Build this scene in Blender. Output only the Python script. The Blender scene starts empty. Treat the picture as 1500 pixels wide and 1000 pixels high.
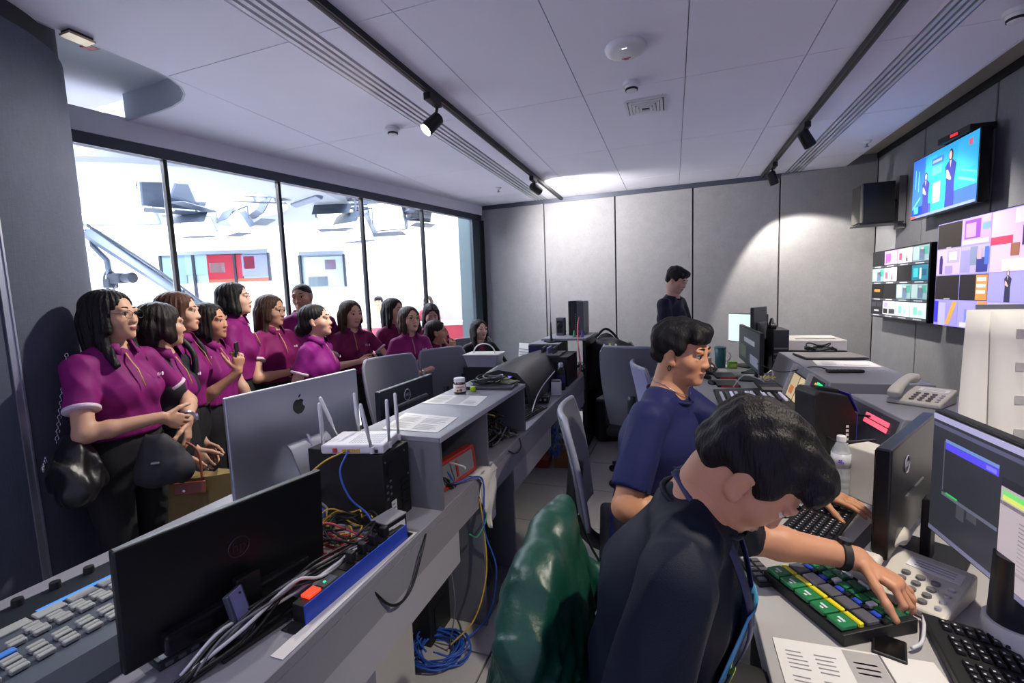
import bpy, bmesh, math, random
import numpy as np
from mathutils import Vector, Matrix
random.seed(7)
SC = bpy.context.scene
COL = SC.collection
R_ = math.radians

# ------------------------------------------------------------------ camera
cam = bpy.data.cameras.new('camera'); cam.sensor_width = 36.0; cam.lens = 16.008
cam.clip_start = 0.02; cam.clip_end = 100
cam_ob = bpy.data.objects.new('camera', cam); COL.objects.link(cam_ob)
CR = ((0.94265675, -0.00196797, -0.33375796), (0.33165143, -0.106803, 0.93733689), (-0.037491, -0.99427825, -0.10002589))
cam_ob.matrix_world = Matrix(((CR[0][0], -CR[0][1], -CR[0][2], 0), (CR[1][0], -CR[1][1], -CR[1][2], 0),
                              (CR[2][0], -CR[2][1], -CR[2][2], 1.55), (0, 0, 0, 1)))
SC.camera = cam_ob

# ------------------------------------------------------------------ world, exposure
w = bpy.data.worlds.new('world'); SC.world = w; w.use_nodes = True
w.node_tree.nodes['Background'].inputs[0].default_value = (0.56, 0.54, 0.84, 1)
w.node_tree.nodes['Background'].inputs[1].default_value = 0.34
SC.view_settings.view_transform = 'Standard'; SC.view_settings.look = 'None'
SC.view_settings.gamma = 1.0; SC.view_settings.use_curve_mapping = False
SC.view_settings.exposure = 1.42
SC.cycles.max_bounces = 8; SC.cycles.diffuse_bounces = 4; SC.cycles.glossy_bounces = 3
SC.cycles.transmission_bounces = 6; SC.cycles.transparent_max_bounces = 12
SC.cycles.caustics_reflective = False; SC.cycles.caustics_refractive = False
SC.cycles.sample_clamp_indirect = 4.0

def look_rot(d):
    return Vector(d).to_track_quat('-Z', 'Y').to_euler()
def area(name, loc, target, sx, sy, power, col=(1, 1, 1)):
    l = bpy.data.lights.new(name, 'AREA'); l.shape = 'RECTANGLE'; l.size = sx; l.size_y = sy
    l.energy = power; l.color = col
    o = bpy.data.objects.new(name, l); COL.objects.link(o); o.location = loc
    o.rotation_euler = look_rot(Vector(target) - Vector(loc)); return o
def spot(name, loc, target, power, ang, blend=0.4, rad=0.035, col=(1, .93, .84)):
    l = bpy.data.lights.new(name, 'SPOT'); l.energy = power; l.spot_size = R_(ang); l.spot_blend = blend
    l.shadow_soft_size = rad; l.color = col
    o = bpy.data.objects.new(name, l); COL.objects.link(o); o.location = loc
    o.rotation_euler = look_rot(Vector(target) - Vector(loc)); return o

# area lamps added to whiten the studio, standing in for its ceiling lights
area('studio_fill_light', (-6.6, 4.2, 4.3), (-7.6, 5.2, 0), 5.0, 4.0, 1150, (.88, .90, 1))
area('studio_fill_light', (-5.2, 8.4, 4.3), (-5.4, 9.4, 0), 3.4, 3.0, 640, (.90, .92, 1))
area('studio_wall_fill', (-6.3, 2.4, .35), (-9.2, 6.8, 2.9), 3.0, .6, 120, (.92, .94, 1))  # added low lamp that brightens the white backdrop; no such fixture is seen
# ------------------------------------------------------------------ materials
MATS = {}
def lin(c):
    return tuple(((v / 12.92) if v <= .04045 else ((v + .055) / 1.055) ** 2.4) for v in c)
def rgb(h):
    if isinstance(h, str):
        h = h.lstrip('#'); return lin(tuple(int(h[i:i + 2], 16) / 255 for i in (0, 2, 4)))
    return tuple(h)
def M(name, col='#808080', rough=.5, metal=0., var=.08, scale=25., bump=0., bscale=None, spec=.5, emit=0., stretch=None, alpha=1., trans=0., coat=0., sheen=0.):
    if name in MATS: return MATS[name]
    m = bpy.data.materials.new(name); m.use_nodes = True; nt = m.node_tree; N = nt.nodes; L = nt.links
    b = N['Principled BSDF']; c = rgb(col)
    b.inputs['Roughness'].default_value = rough; b.inputs['Metallic'].default_value = metal
    b.inputs['Specular IOR Level'].default_value = spec
    if coat: b.inputs['Coat Weight'].default_value = coat; b.inputs['Coat Roughness'].default_value = .1
    if sheen: b.inputs['Sheen Weight'].default_value = sheen
    if trans: b.inputs['Transmission Weight'].default_value = trans
    if alpha < 1: b.inputs['Alpha'].default_value = alpha
    tc = N.new('ShaderNodeTexCoord'); src = tc.outputs['Object']
    if stretch:
        mp = N.new('ShaderNodeMapping'); mp.inputs['Scale'].default_value = stretch
        L.new(src, mp.inputs['Vector']); src = mp.outputs['Vector']
    if var > 0:
        nz = N.new('ShaderNodeTexNoise'); nz.inputs['Scale'].default_value = scale; nz.inputs['Detail'].default_value = 4
        L.new(src, nz.inputs['Vector'])
        mx = N.new('ShaderNodeMix'); mx.data_type = 'RGBA'
        mx.inputs['A'].default_value = tuple(v * (1 - var) for v in c) + (1,)
        mx.inputs['B'].default_value = tuple(min(1, v * (1 + var)) for v in c) + (1,)
        L.new(nz.outputs['Fac'], mx.inputs['Factor']); L.new(mx.outputs['Result'], b.inputs['Base Color'])
    else: b.inputs['Base Color'].default_value = c + (1,)
    if bump:
        nb = N.new('ShaderNodeTexNoise'); nb.inputs['Scale'].default_value = bscale or scale * 4; nb.inputs['Detail'].default_value = 3
        L.new(src, nb.inputs['Vector'])
        bm = N.new('ShaderNodeBump'); bm.inputs['Strength'].default_value = bump; bm.inputs['Distance'].default_value = .004
        L.new(nb.outputs['Fac'], bm.inputs['Height']); L.new(bm.outputs['Normal'], b.inputs['Normal'])
    if emit:
        b.inputs['Emission Color'].default_value = c + (1,); b.inputs['Emission Strength'].default_value = emit
    MATS[name] = m; return m
def glass_mat(name, tint=(.93, .96, .97), refl=.06):
    if name in MATS: return MATS[name]
    m = bpy.data.materials.new(name); m.use_nodes = True; nt = m.node_tree; N = nt.nodes; L = nt.links
    for n in list(N): N.remove(n)
    out = N.new('ShaderNodeOutputMaterial'); t = N.new('ShaderNodeBsdfTransparent'); t.inputs[0].default_value = tint + (1,)
    g = N.new('ShaderNodeBsdfGlossy'); g.inputs['Roughness'].default_value = .02
    f = N.new('ShaderNodeFresnel'); f.inputs[0].default_value = 1.35
    ml = N.new('ShaderNodeMath'); ml.operation = 'MULTIPLY'; ml.inputs[1].default_value = refl * 10
    mx = N.new('ShaderNodeMixShader'); L.new(f.outputs[0], ml.inputs[0]); L.new(ml.outputs[0], mx.inputs[0])
    L.new(t.outputs[0], mx.inputs[1]); L.new(g.outputs[0], mx.inputs[2]); L.new(mx.outputs[0], out.inputs[0])
    MATS[name] = m; return m
def fabric_mat(name, col, var=.10, sx=1., warm=0):
    """woven wall cloth: fine crossed threads plus soft blotches"""
    if name in MATS: return MATS[name]
    m = M(name, col, rough=.85, var=var, scale=9, spec=.2); nt = m.node_tree; N = nt.nodes; L = nt.links; b = N['Principled BSDF']
    tc = N.new('ShaderNodeTexCoord'); hs = []
    for sc in ((260, 260, 18), (40, 40, 300)):
        mp = N.new('ShaderNodeMapping'); mp.inputs['Scale'].default_value = sc; L.new(tc.outputs['Object'], mp.inputs['Vector'])
        nz = N.new('ShaderNodeTexNoise'); nz.inputs['Scale'].default_value = 1.; nz.inputs['Detail'].default_value = 2
        L.new(mp.outputs['Vector'], nz.inputs['Vector']); hs.append(nz.outputs['Fac'])
    ad = N.new('ShaderNodeMath'); ad.operation = 'ADD'; L.new(hs[0], ad.inputs[0]); L.new(hs[1], ad.inputs[1])
    bm = N.new('ShaderNodeBump'); bm.inputs['Strength'].default_value = .35; bm.inputs['Distance'].default_value = .002
    L.new(ad.outputs[0], bm.inputs['Height']); L.new(bm.outputs['Normal'], b.inputs['Normal'])
    old = b.inputs['Base Color'].links[0].from_socket
    mx = N.new('ShaderNodeMix'); mx.data_type = 'RGBA'; mx.blend_type = 'MULTIPLY'; mx.inputs['Factor'].default_value = .45
    rp = N.new('ShaderNodeMapRange'); rp.inputs['From Min'].default_value = .6; rp.inputs['From Max'].default_value = 1.4
    rp.inputs['To Min'].default_value = .72; rp.inputs['To Max'].default_value = 1.15
    L.new(ad.outputs[0], rp.inputs['Value']); L.new(old, mx.inputs['A']); L.new(rp.outputs['Result'], mx.inputs['B'])
    L.new(mx.outputs['Result'], b.inputs['Base Color']); return m
def E(col, s=1.0):
    """lit screen / lamp colour"""
    if s < 2: s *= .40
    key = 'lit_%s_%.2f' % (col if isinstance(col, str) else '_'.join('%.2f' % v for v in col), s)
    return M(key, col, rough=.35, var=0, emit=s, spec=.3)

# ------------------------------------------------------------------ mesh building
def frame_of(d, up=(0, 0, 1)):
    d = Vector(d).normalized(); u = Vector(up)
    if abs(d.dot(u.normalized())) > .98: u = Vector((1, 0, 0))
    r = d.cross(u).normalized(); u = r.cross(d).normalized()
    return r, u, d
class MB:
    def __init__(s): s.v = []; s.f = []; s.m = []
    def add(s, vs, fs, mi=0, mtx=None):
        o = len(s.v)
        s.v += [tuple(mtx @ Vector(p)) if mtx else tuple(p) for p in vs]
        s.f += [tuple(i + o for i in f) for f in fs]; s.m += [mi] * len(fs); return s
    def box(s, c, d, mi=0, rot=None, mtx=None):
        x, y, z = d[0] / 2, d[1] / 2, d[2] / 2
        vs = [Vector(p) for p in ((-x, -y, -z), (x, -y, -z), (x, y, -z), (-x, y, -z), (-x, -y, z), (x, -y, z), (x, y, z), (-x, y, z))]
        if rot: vs = [rot @ p for p in vs]
        vs = [p + Vector(c) for p in vs]
        return s.add(vs, ((0, 3, 2, 1), (4, 5, 6, 7), (0, 1, 5, 4), (1, 2, 6, 5), (2, 3, 7, 6), (3, 0, 4, 7)), mi, mtx)
    def b2(s, lo, hi, mi=0, mtx=None):
        return s.box([(a + b) / 2 for a, b in zip(lo, hi)], [abs(b - a) for a, b in zip(lo, hi)], mi, None, mtx)
    def cyl(s, a, b, r0, r1=None, n=12, mi=0, caps=True, mtx=None):
        r1 = r0 if r1 is None else r1; a = Vector(a); b = Vector(b); r, u, d = frame_of(b - a); vs = []; fs = []
        for p, rr in ((a, r0), (b, r1)):
            for i in range(n):
                t = 2 * math.pi * i / n; vs.append(p + (r * math.cos(t) + u * math.sin(t)) * rr)
        for i in range(n): j = (i + 1) % n; fs.append((i, j, n + j, n + i))
        if caps: fs += [tuple(range(n - 1, -1, -1)), tuple(range(n, 2 * n))]
        return s.add(vs, fs, mi, mtx)
    def tube(s, pts, r, n=6, mi=0, closed=False, mtx=None):
        P = [Vector(p) for p in pts]; k = len(P); vs = []; fs = []; pr = None
        for i, p in enumerate(P):
            a = P[i - 1] if (i or closed) else P[0]; b = P[(i + 1) % k] if (i < k - 1 or closed) else P[-1]
            d = (b - a); d = d.normalized() if d.length > 1e-9 else Vector((0, 0, 1))
            if pr is None: rr, uu, _ = frame_of(d)
            else:
                rr = pr - d * pr.dot(d); rr = rr.normalized() if rr.length > 1e-6 else frame_of(d)[0]; uu = d.cross(rr)
            pr = rr; rad = r[i] if isinstance(r, (list, tuple)) else r
            for q in range(n):
                t = 2 * math.pi * q / n; vs.append(p + (rr * math.cos(t) + uu * math.sin(t)) * rad)
        for i in range(k if closed else k - 1):
            for q in range(n):
                a = i * n + q; b = i * n + (q + 1) % n; a2 = ((i + 1) % k) * n + q; b2 = ((i + 1) % k) * n + (q + 1) % n
                fs.append((a, b, b2, a2))
        if not closed: fs += [tuple(range(n - 1, -1, -1)), tuple(range((k - 1) * n, k * n))]
        return s.add(vs, fs, mi, mtx)
    def lathe(s, prof, c=(0, 0, 0), n=16, mi=0, mtx=None, axis=None):
        vs = []; fs = []; k = len(prof); c = Vector(c)
        q = Vector(axis).to_track_quat('Z', 'Y') if axis else None
        for r, z in prof:
            for i in range(n):
                t = 2 * math.pi * i / n; p = Vector((r * math.cos(t), r * math.sin(t), z)); vs.append((q @ p if q else p) + c)
        for j in range(k - 1):
            for i in range(n):
                i2 = (i + 1) % n; fs.append((j * n + i, j * n + i2, (j + 1) * n + i2, (j + 1) * n + i))
        fs += [tuple(range(n - 1, -1, -1)), tuple(range((k - 1) * n, k * n))]
        return s.add(vs, fs, mi, mtx)
    def prism(s, poly, z0, z1, mi=0, mtx=None):
        n = len(poly)
        if sum(poly[i][0] * poly[(i + 1) % n][1] - poly[(i + 1) % n][0] * poly[i][1] for i in range(n)) < 0: poly = list(reversed(poly))
        vs = [(p[0], p[1], z0) for p in poly] + [(p[0], p[1], z1) for p in poly]
        fs = [tuple(range(n - 1, -1, -1)), tuple(range(n, 2 * n))] + [(i, (i + 1) % n, n + (i + 1) % n, n + i) for i in range(n)]
        return s.add(vs, fs, mi, mtx)
    def ball(s, c, r, n=12, mi=0, mtx=None):
        r = (r, r, r) if not isinstance(r, (tuple, list)) else r; k = n // 2 + 1; vs = []; fs = []
        for j in range(k):
            ph = math.pi * j / (k - 1) - math.pi / 2
            for i in range(n):
                t = 2 * math.pi * i / n
                vs.append((c[0] + r[0] * math.cos(ph) * math.cos(t), c[1] + r[1] * math.cos(ph) * math.sin(t), c[2] + r[2] * math.sin(ph)))
        for j in range(k - 1):
            for i in range(n):
                i2 = (i + 1) % n; fs.append((j * n + i, j * n + i2, (j + 1) * n + i2, (j + 1) * n + i))
        return s.add(vs, fs, mi, mtx)
    def grid(s, pts, mi=0, thick=0, mtx=None):
        """pts[i][j] surface grid, optional thickness along averaged normals"""
        a = len(pts); b = len(pts[0]); P = [[Vector(p) for p in row] for row in pts]
        vs = [p for row in P for p in row]; fs = [(i * b + j, i * b + j + 1, (i + 1) * b + j + 1, (i + 1) * b + j) for i in range(a - 1) for j in range(b - 1)]
        if thick:
            nv = []
            for i in range(a):
                for j in range(b):
                    du = P[min(i + 1, a - 1)][j] - P[max(i - 1, 0)][j]; dv = P[i][min(j + 1, b - 1)] - P[i][max(j - 1, 0)]
                    n = dv.cross(du); n = n.normalized() if n.length > 1e-9 else Vector((0, 0, 1)); nv.append(P[i][j] + n * thick)
            o = len(vs); vs += nv; fs2 = [tuple(o + q for q in reversed(f)) for f in fs]
            rim = [i * b for i in range(a)] ; 
            per = [j for j in range(b)] + [i * b + b - 1 for i in range(1, a)] + [(a - 1) * b + j for j in range(b - 2, -1, -1)] + [i * b for i in range(a - 2, 0, -1)]
            fs = fs + fs2 + [(per[(q + 1) % len(per)], per[q], o + per[q], o + per[(q + 1) % len(per)]) for q in range(len(per))]
        return s.add(vs, fs, mi, mtx)
    def build(s, name, mats, parent=None, smooth=False, bevel=0, seg=2, loc=None, rz=0, autosm=None):
        me = bpy.data.meshes.new(name); me.from_pydata([tuple(p) for p in s.v], [], s.f)
        mats = mats if isinstance(mats, (list, tuple)) else [mats]
        for m in mats: me.materials.append(m)
        if len(mats) > 1: me.polygons.foreach_set('material_index', s.m)
        if bevel:
            bm = bmesh.new(); bm.from_mesh(me)
            es = [e for e in bm.edges if len(e.link_faces) == 2 and e.calc_face_angle(0) > .5]
            bmesh.ops.bevel(bm, geom=es, offset=bevel, segments=seg, profile=.5, affect='EDGES', clamp_overlap=True)
            bm.to_mesh(me); bm.free()
        if smooth:
            me.polygons.foreach_set('use_smooth', [True] * len(me.polygons))
            if autosm: me.set_sharp_from_angle(angle=R_(autosm))
        me.update()
        o = bpy.data.objects.new(name, me); COL.objects.link(o)
        if parent: o.parent = parent
        if loc: o.location = loc
        if rz: o.rotation_euler[2] = rz
        return o
def tag(o, label, cat, group=None, kind=None):
    if label: o['label'] = label
    if cat: o['category'] = cat
    if group: o['group'] = group
    if kind: o['kind'] = kind
    return o
def thing(name, label, cat, loc=(0, 0, 0), rz=0, group=None):
    o = bpy.data.objects.new(name, None); COL.objects.link(o); o.location = loc; o.rotation_euler[2] = rz
    o.empty_display_size = .05
    return tag(o, label, cat, group)
def struct(o, label=None):
    o['kind'] = 'structure'
    if label: o['label'] = label
    return o
def inst(mesh_ob, parent, loc, rot=None, name=None, scale=None):
    o = mesh_ob.copy(); COL.objects.link(o); o.parent = parent; o.location = loc
    if rot: o.rotation_euler = rot
    if scale: o.scale = scale
    if name: o.name = name
    return o
def copy_tree(root, loc, rz, label=None):
    r = root.copy(); COL.objects.link(r); r.location = loc; r.rotation_euler[2] = rz
    if label: r['label'] = label
    for ch in list(root.children):
        c = ch.copy(); COL.objects.link(c); c.parent = r
        for g in list(ch.children):
            d = g.copy(); COL.objects.link(d); d.parent = c
    return r
def text(name, body, size, mat, parent=None, mtx=None, extrude=.0004, align='CENTER'):
    cu = bpy.data.curves.new(name, 'FONT'); cu.body = body; cu.size = size; cu.extrude = extrude; cu.align_x = align; cu.align_y = 'CENTER'
    cu.resolution_u = 3
    t = bpy.data.objects.new(name, cu); COL.objects.link(t)
    dg = bpy.context.evaluated_depsgraph_get(); me = bpy.data.meshes.new_from_object(t.evaluated_get(dg))
    bpy.data.objects.remove(t); me.materials.clear(); me.materials.append(mat)
    o = bpy.data.objects.new(name, me); COL.objects.link(o)
    if parent: o.parent = parent
    if mtx: o.matrix_local = mtx
    return o
def plane_mtx(origin, right, up):
    r = Vector(right).normalized(); u = Vector(up); u = (u - r * u.dot(r)).normalized(); n = r.cross(u)
    return Matrix(((r.x, u.x, n.x, origin[0]), (r.y, u.y, n.y, origin[1]), (r.z, u.z, n.z, origin[2]), (0, 0, 0, 1)))
def spline(pts, n=8):
    """Catmull-Rom through pts"""
    P = [Vector(p) for p in pts]; P = [P[0] * 2 - P[1]] + P + [P[-1] * 2 - P[-2]]; out = []
    for i in range(1, len(P) - 2):
        a, b, c, d = P[i - 1:i + 3]
        for k in range(n):
            t = k / n
            out.append(.5 * ((2 * b) + (c - a) * t + (2 * a - 5 * b + 4 * c - d) * t * t + (3 * b - a - 3 * c + d) * t ** 3))
    out.append(P[-2]); return out
def cable(name, pts, r, mat, label=None, cat='cable', parent=None, group=None, n=8, sides=6):
    o = MB().tube(spline(pts, n), r, sides).build(name, mat, parent, smooth=True)
    if not parent: tag(o, label, cat, group)
    return o
# ------------------------------------------------------------------ room shell
CEIL = 2.80
gA = Vector((-2.53, 6.0)); gD = (Vector((-3.405, 2.35)) - gA).normalized()     # line of the glass wall, from the back corner towards the viewer
gN = Vector((gD.y, -gD.x));                                                        # horizontal normal
if gN.x < 0: gN = -gN                                                              # points into the control room
def gl(t, off=0.): p = gA + gD * t + gN * off; return (p.x, p.y)
M_tile = M('floor_tile_laminate', '#b9b7b4', rough=.45, var=.06, scale=60)
M_joint = M('floor_joint_dark', '#17181a', rough=.8, var=.1)
fl = struct(MB().b2((-3.7, -.6, -.06), (2.1, 6.05, -.012)).build('floor', M_joint), 'raised floor of pale square panels with dark joints')
TS = .595
t0 = MB().b2((-TS / 2 + .0045, -TS / 2 + .0045, -.012), (TS / 2 - .0045, TS / 2 - .0045, 0)).build('floor_tile', M_tile, fl)
first = True
for i in range(-5, 5):
    for j in range(-7, 4):
        x = -.755 + (i + .5) * TS; y = 3.46 + (j + .5) * TS
        if x > 2.0 or y > 5.95 or y < -.55 or x < -3.55: continue
        if first: t0.location = (x, y, 0); first = False
        else: inst(t0, fl, (x, y, 0))

# back wall
M_fab = fabric_mat('grey_wall_fabric', '#86868a')
M_fabR = fabric_mat('grey_wall_fabric_right', '#7f8086')
M_dark = M('dark_shadow_gap', '#1d1e22', rough=.7, var=.05)
M_head = M('dark_header_metal', '#3c4150', rough=.45, var=.04, metal=.3)
wb = struct(MB().b2((-2.56, 6.02, -.05), (2.12, 6.15, 3.0)).build('wall_back', M_dark), 'grey fabric panelled back wall')
xs = [-2.53, -1.615, -.688, .225, 1.139, 2.05]
for a, b in zip(xs[:-1], xs[1:]):
    MB().b2((a + .008, 5.985, .02), (b - .008, 6.03, 2.742 if b < 2 else 2.96)).build('wall_panel', M_fab, wb, bevel=.003, seg=1)
MB().b2((-2.53, 5.99, 2.744), (1.74, 6.04, 2.80)).build('top_strip', M_head, wb)
# right wall
wr = struct(MB().b2((2.06, -.6, -.05), (2.2, 6.15, 3.0)).build('wall_right', M_dark), 'grey fabric panelled wall behind the screens')
ys = [5.985, 5.03, 4.10, 3.17, 2.24, 1.31, .38, -.55]
for b, a in zip(ys[:-1], ys[1:]):
    MB().b2((2.045, a + .009, .02), (2.07, b - .009, 2.845)).build('wall_panel', M_fabR, wr, bevel=.003, seg=1)
# left curved wall
M_fabL = fabric_mat('grey_column_fabric', '#565b6a')
cc = Vector((-3.05, .95)); cr = .6
def arc(r, n=28, tail=True):
    pts = [(cc.x + r, -.6), (cc.x + r, .2), (cc.x + r, .6)] + [(cc.x + r * math.cos(t), cc.y + r * math.sin(t)) for t in [math.pi / 2 * i / n for i in range(n + 1)]]
    if tail: pts += [(-3.75, cc.y + r)]
    return pts
def wall_strip(r, z0, z1, th):
    outer = arc(r); inner = list(reversed(arc(r - th))); return MB().prism(outer + inner, z0, z1)
wl = struct(wall_strip(cr, 0, 2.715, .05).build('wall_left', M_fabL, smooth=True, autosm=40), 'curved grey fabric wall with rounded corner')
struct(wall_strip(cr - .012, 2.715, 2.98, .05).build('trim_1', M('column_top_band', '#23262e', rough=.7), smooth=True, autosm=40), 'dark band at top of the curved wall')
M_alu = M('brushed_trim', '#aeb2bd', rough=.35, metal=.7, var=.05)
a = R_(7.5); c0 = (cc.x + cr * math.cos(a), cc.y + cr * math.sin(a)); tx = Vector((-math.sin(a), math.cos(a), 0)); nx = Vector((math.cos(a), math.sin(a), 0))
rot = Matrix(((nx.x, tx.x, 0), (nx.y, tx.y, 0), (0, 0, 1))); m = MB()
for k in (-1, 1): m.box(Vector((c0[0], c0[1], .98)) + tx * .012 * k, (.012, .006, 1.96), 0, rot)
m.box(Vector((c0[0], c0[1], .98)), (.004, .02, 1.96), 0, rot)
struct(m.build('trim_2', M_alu), 'thin metal joint strip on the curved wall')
# ceiling
M_ceil = M('ceiling_paint', '#e4e3ef', rough=.75, var=.03, scale=3, spec=.25)
M_ceilb = M('ceiling_joint', '#b6b6c0', rough=.8, var=.05)
def clip(poly, n, d):
    out = []
    for i in range(len(poly)):
        a = poly[i]; b = poly[(i + 1) % len(poly)]; da = a[0] * n[0] + a[1] * n[1] - d; db = b[0] * n[0] + b[1] * n[1] - d
        if da >= 0: out.append(a)
        if da * db < 0: t = da / (da - db); out.append((a[0] + (b[0] - a[0]) * t, a[1] + (b[1] - a[1]) * t))
    return out
soff = .03
gd = gN.dot(gA) + soff
curve = [(-2.575, 1.80), (-2.59, 1.88), (-2.63, 1.96), (-2.70, 2.03), (-2.80, 2.085), (-2.93, 2.12), (-3.10, 2.14)]
cend = clip([(-3.9, 2.15), (-3.1, 2.15), (-3.1, 2.2), (-3.9, 2.2)], (gN.x, gN.y), gd)[0]
ce = struct(MB().prism(clip([(-3.9, 2.25), (1.74, 2.25), (1.74, 6.02), (-3.9, 6.02)], (gN.x, gN.y), gd), CEIL + .012, CEIL + .05).prism(
    [(-2.57, -.6), (1.74, -.6), (1.74, 2.25), (-2.57, 2.25)], CEIL + .012, CEIL + .05).build('ceiling', M_ceilb), 'white panelled ceiling with fine joints')
cx = [-2.575, -1.735, -1.565, -1.15, -.54, .07, .69, 1.185, 1.335, 1.742]
cy = [-.6, .645, 1.845, 3.04, 4.24, 5.44, 6.0]
g = .0025
for i in range(len(cx) - 1):
    if i in (1, 7): continue
    for j in range(len(cy) - 1):
        MB().prism([(cx[i] + g, cy[j] + g), (cx[i + 1] - g, cy[j] + g), (cx[i + 1] - g, cy[j + 1] - g), (cx[i] + g, cy[j + 1] - g)], CEIL, CEIL + .014).build('ceiling_panel', M_ceil, ce)
# panel beside the glass, with a rounded recess at its near end
pw = clip([(-3.9, 2.145), (-2.58, 2.145), (-2.58, 6.0), (-3.9, 6.0)], (gN.x, gN.y), gd)
pw1 = [p for p in clip([(-3.9, 3.04), (-2.58, 3.04), (-2.58, 6.0), (-3.9, 6.0)], (gN.x, gN.y), gd)]
MB().prism(pw1, CEIL, CEIL + .014).build('ceiling_panel', M_ceil, ce)
q = clip([(-3.9, 2.15), (-2.58, 2.15), (-2.58, 3.035), (-3.9, 3.035)], (gN.x, gN.y), gd)
near = sorted([p for p in q if abs(p[1] - 2.15) < 1e-6]); far_ = sorted([p for p in q if abs(p[1] - 3.035) < 1e-6])
MB().prism([near[0]] + list(reversed(curve)) + [far_[-1], far_[0]], CEIL, CEIL + .014).build('ceiling_panel', M_ceil, ce)
M_rec = M('recess_paint', '#b9c0c8', rough=.8, var=.03)
rim = [near[0]] + list(reversed(curve)) + [(-2.575, -.6)]
m = MB(); m.grid([[(p[0], p[1], CEIL - .0) for p in rim], [(p[0], p[1], 2.97) for p in rim]], thick=.012)
struct(m.build('trim_3', M_rec, smooth=True, autosm=30), 'rounded side of the ceiling recess above the glass')
struct(MB().prism([(-3.95, -.6), (-2.5, -.6), (-2.5, 2.2), (-3.95, 2.2)], 2.97, 3.0).build('ceiling_recess', M_rec), 'raised ceiling recess beside the curved wall')
struct(MB().b2((1.74, -.6, 2.90), (2.08, 6.02, 2.94)).build('ceiling_recess_right', M('recess_paint_right', '#a9a49c', rough=.8, var=.03)), 'raised ceiling strip along the screen wall')
m = MB(); m.b2((1.742, -.6, CEIL), (1.756, 6.0, 2.91)); struct(m.build('trim_4', M_ceil), 'edge of the lowered ceiling')
m = MB(); m.b2((2.03, -.6, 2.845), (2.07, 6.0, 2.90)); struct(m.build('trim_5', M_dark), 'black strip at the top of the screen wall')
# glass wall: soffit, header, mullions, panes
def glbox(t0, t1, o0, o1, z0, z1): return [gl(t0, o0), gl(t1, o0), gl(t1, o1), gl(t0, o1)], z0, z1
T1 = 6.2
ws = struct(MB().prism(*glbox(-.02, T1, -.10, soff, 2.675, 2.82)).build('trim_6', M('soffit_paint', '#dcdce6', rough=.7, var=.03)), 'painted soffit above the glass wall')
win = struct(MB().prism(*glbox(0, T1, -.05, .02, 2.60, 2.675)).build('window_1', M_head), 'tall glass wall of the control room with dark frame')
MB().prism(*glbox(0, T1, -.05, .02, .0, .06)).build('sill', M_head, win)
mts = [.0, 1.165, 2.045, 2.92, 3.755, 4.62, 5.45]
M_mul = M('mullion_black', '#15171d', rough=.4, metal=.4, var=.05)
for k, t in enumerate(mts):
    wd = .024 if k else .05
    MB().prism(*glbox(t - wd / 2 if k else -.01, t + wd / 2, -.035 if k else -.06, .012 if k else .05, .06, 2.60)).build('mullion', M_mul, win)
MB().prism(*glbox(.05, .20, -.05, .0, .06, 2.60)).build('side_frame', M('side_frame_teal', '#39464e', rough=.5), win)
M_gl = glass_mat('window_glass')
for a, b in zip(mts[:-1], mts[1:]):
    MB().prism(*glbox(a + .02, b - .02, -.022, -.012, .06, 2.60)).build('pane', M_gl, win)
# ------------------------------------------------------------------ ceiling fixtures
M_blk = M('black_metal', '#1a1b20', rough=.45, metal=.3, var=.05)
M_blk2 = M('black_plastic', '#141518', rough=.5, var=.06)
M_wht = M('white_plastic', '#d9d9dd', rough=.45, var=.03)
def track(name, x, label, y1=5.98):
    t = thing(name, label, 'track', (x, 0, 0))
    MB().b2((-.018, -.6, CEIL - .034), (.018, y1, CEIL)).build('rail', M_blk, t)
    MB().b2((-.006, -.6, CEIL - .036), (.006, y1, CEIL - .034)).build('slot', M_dark, t)
    return t
track('lighting_track', -1.372, 'black lighting track on the ceiling nearer the glass wall')
track('lighting_track', .955, 'black lighting track on the ceiling nearer the screen wall', 5.95)
def diffuser(x0, x1, label, y1):
    t = thing('slot_diffuser', label, 'air diffuser', (0, 0, 0)); w = x1 - x0
    MB().b2((x0, -.6, CEIL + .02), (x1, y1, CEIL + .045)).build('plenum', M_dark, t)
    k = 4
    for i in range(k):
        c = x0 + w * (i + .5) / k; hw = w / k * .27
        MB().b2((c - hw, -.6, CEIL - .004), (c + hw, y1, CEIL + .022)).build('blade', M('diffuser_white', '#c4c5cc', rough=.4, var=.02), t)
diffuser(-1.732, -1.568, 'long white slot diffuser beside the track nearer the glass', 6.0)
diffuser(1.188, 1.332, 'long white slot diffuser beside the track nearer the screens', 6.0)
SPOTS = []
def spotlight(x, y, aim, label, power, ang, off=(0, .06, -.12), blend=.5, lens=20, col=(1, .93, .84), rad=.03, ang_e=None):
    t = thing('track_spotlight', label, 'spotlight', (x, y, CEIL), 0, 'track spotlights')
    MB().b2((-.022, -.09, -.075), (.022, .06, -.034)).build('adapter', M_blk, t, bevel=.003)
    h = Vector(off); d = (Vector(aim) - (Vector((x, y, CEIL)) + h)).normalized()
    MB().cyl((0, .04, -.07), h - d * .02, .009, n=8).build('stem', M_blk, t, smooth=True)
    MB().lathe([(.03, -.06), (.04, -.05), (.043, .07), (.039, .075), (.036, .06), (.01, .05)], h, 20, axis=d).build('housing', M_blk, t, smooth=True, autosm=40)
    MB().cyl(h + d * .060, h + d * .066, .036, n=20).build('lens', E('#fff4e2', lens), t)
    p = Vector((x, y, CEIL)) + h + d * .085
    l = spot('spotlight_beam', p, Vector(aim), power, ang, blend, rad, col)
    SPOTS.append(l)
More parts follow.
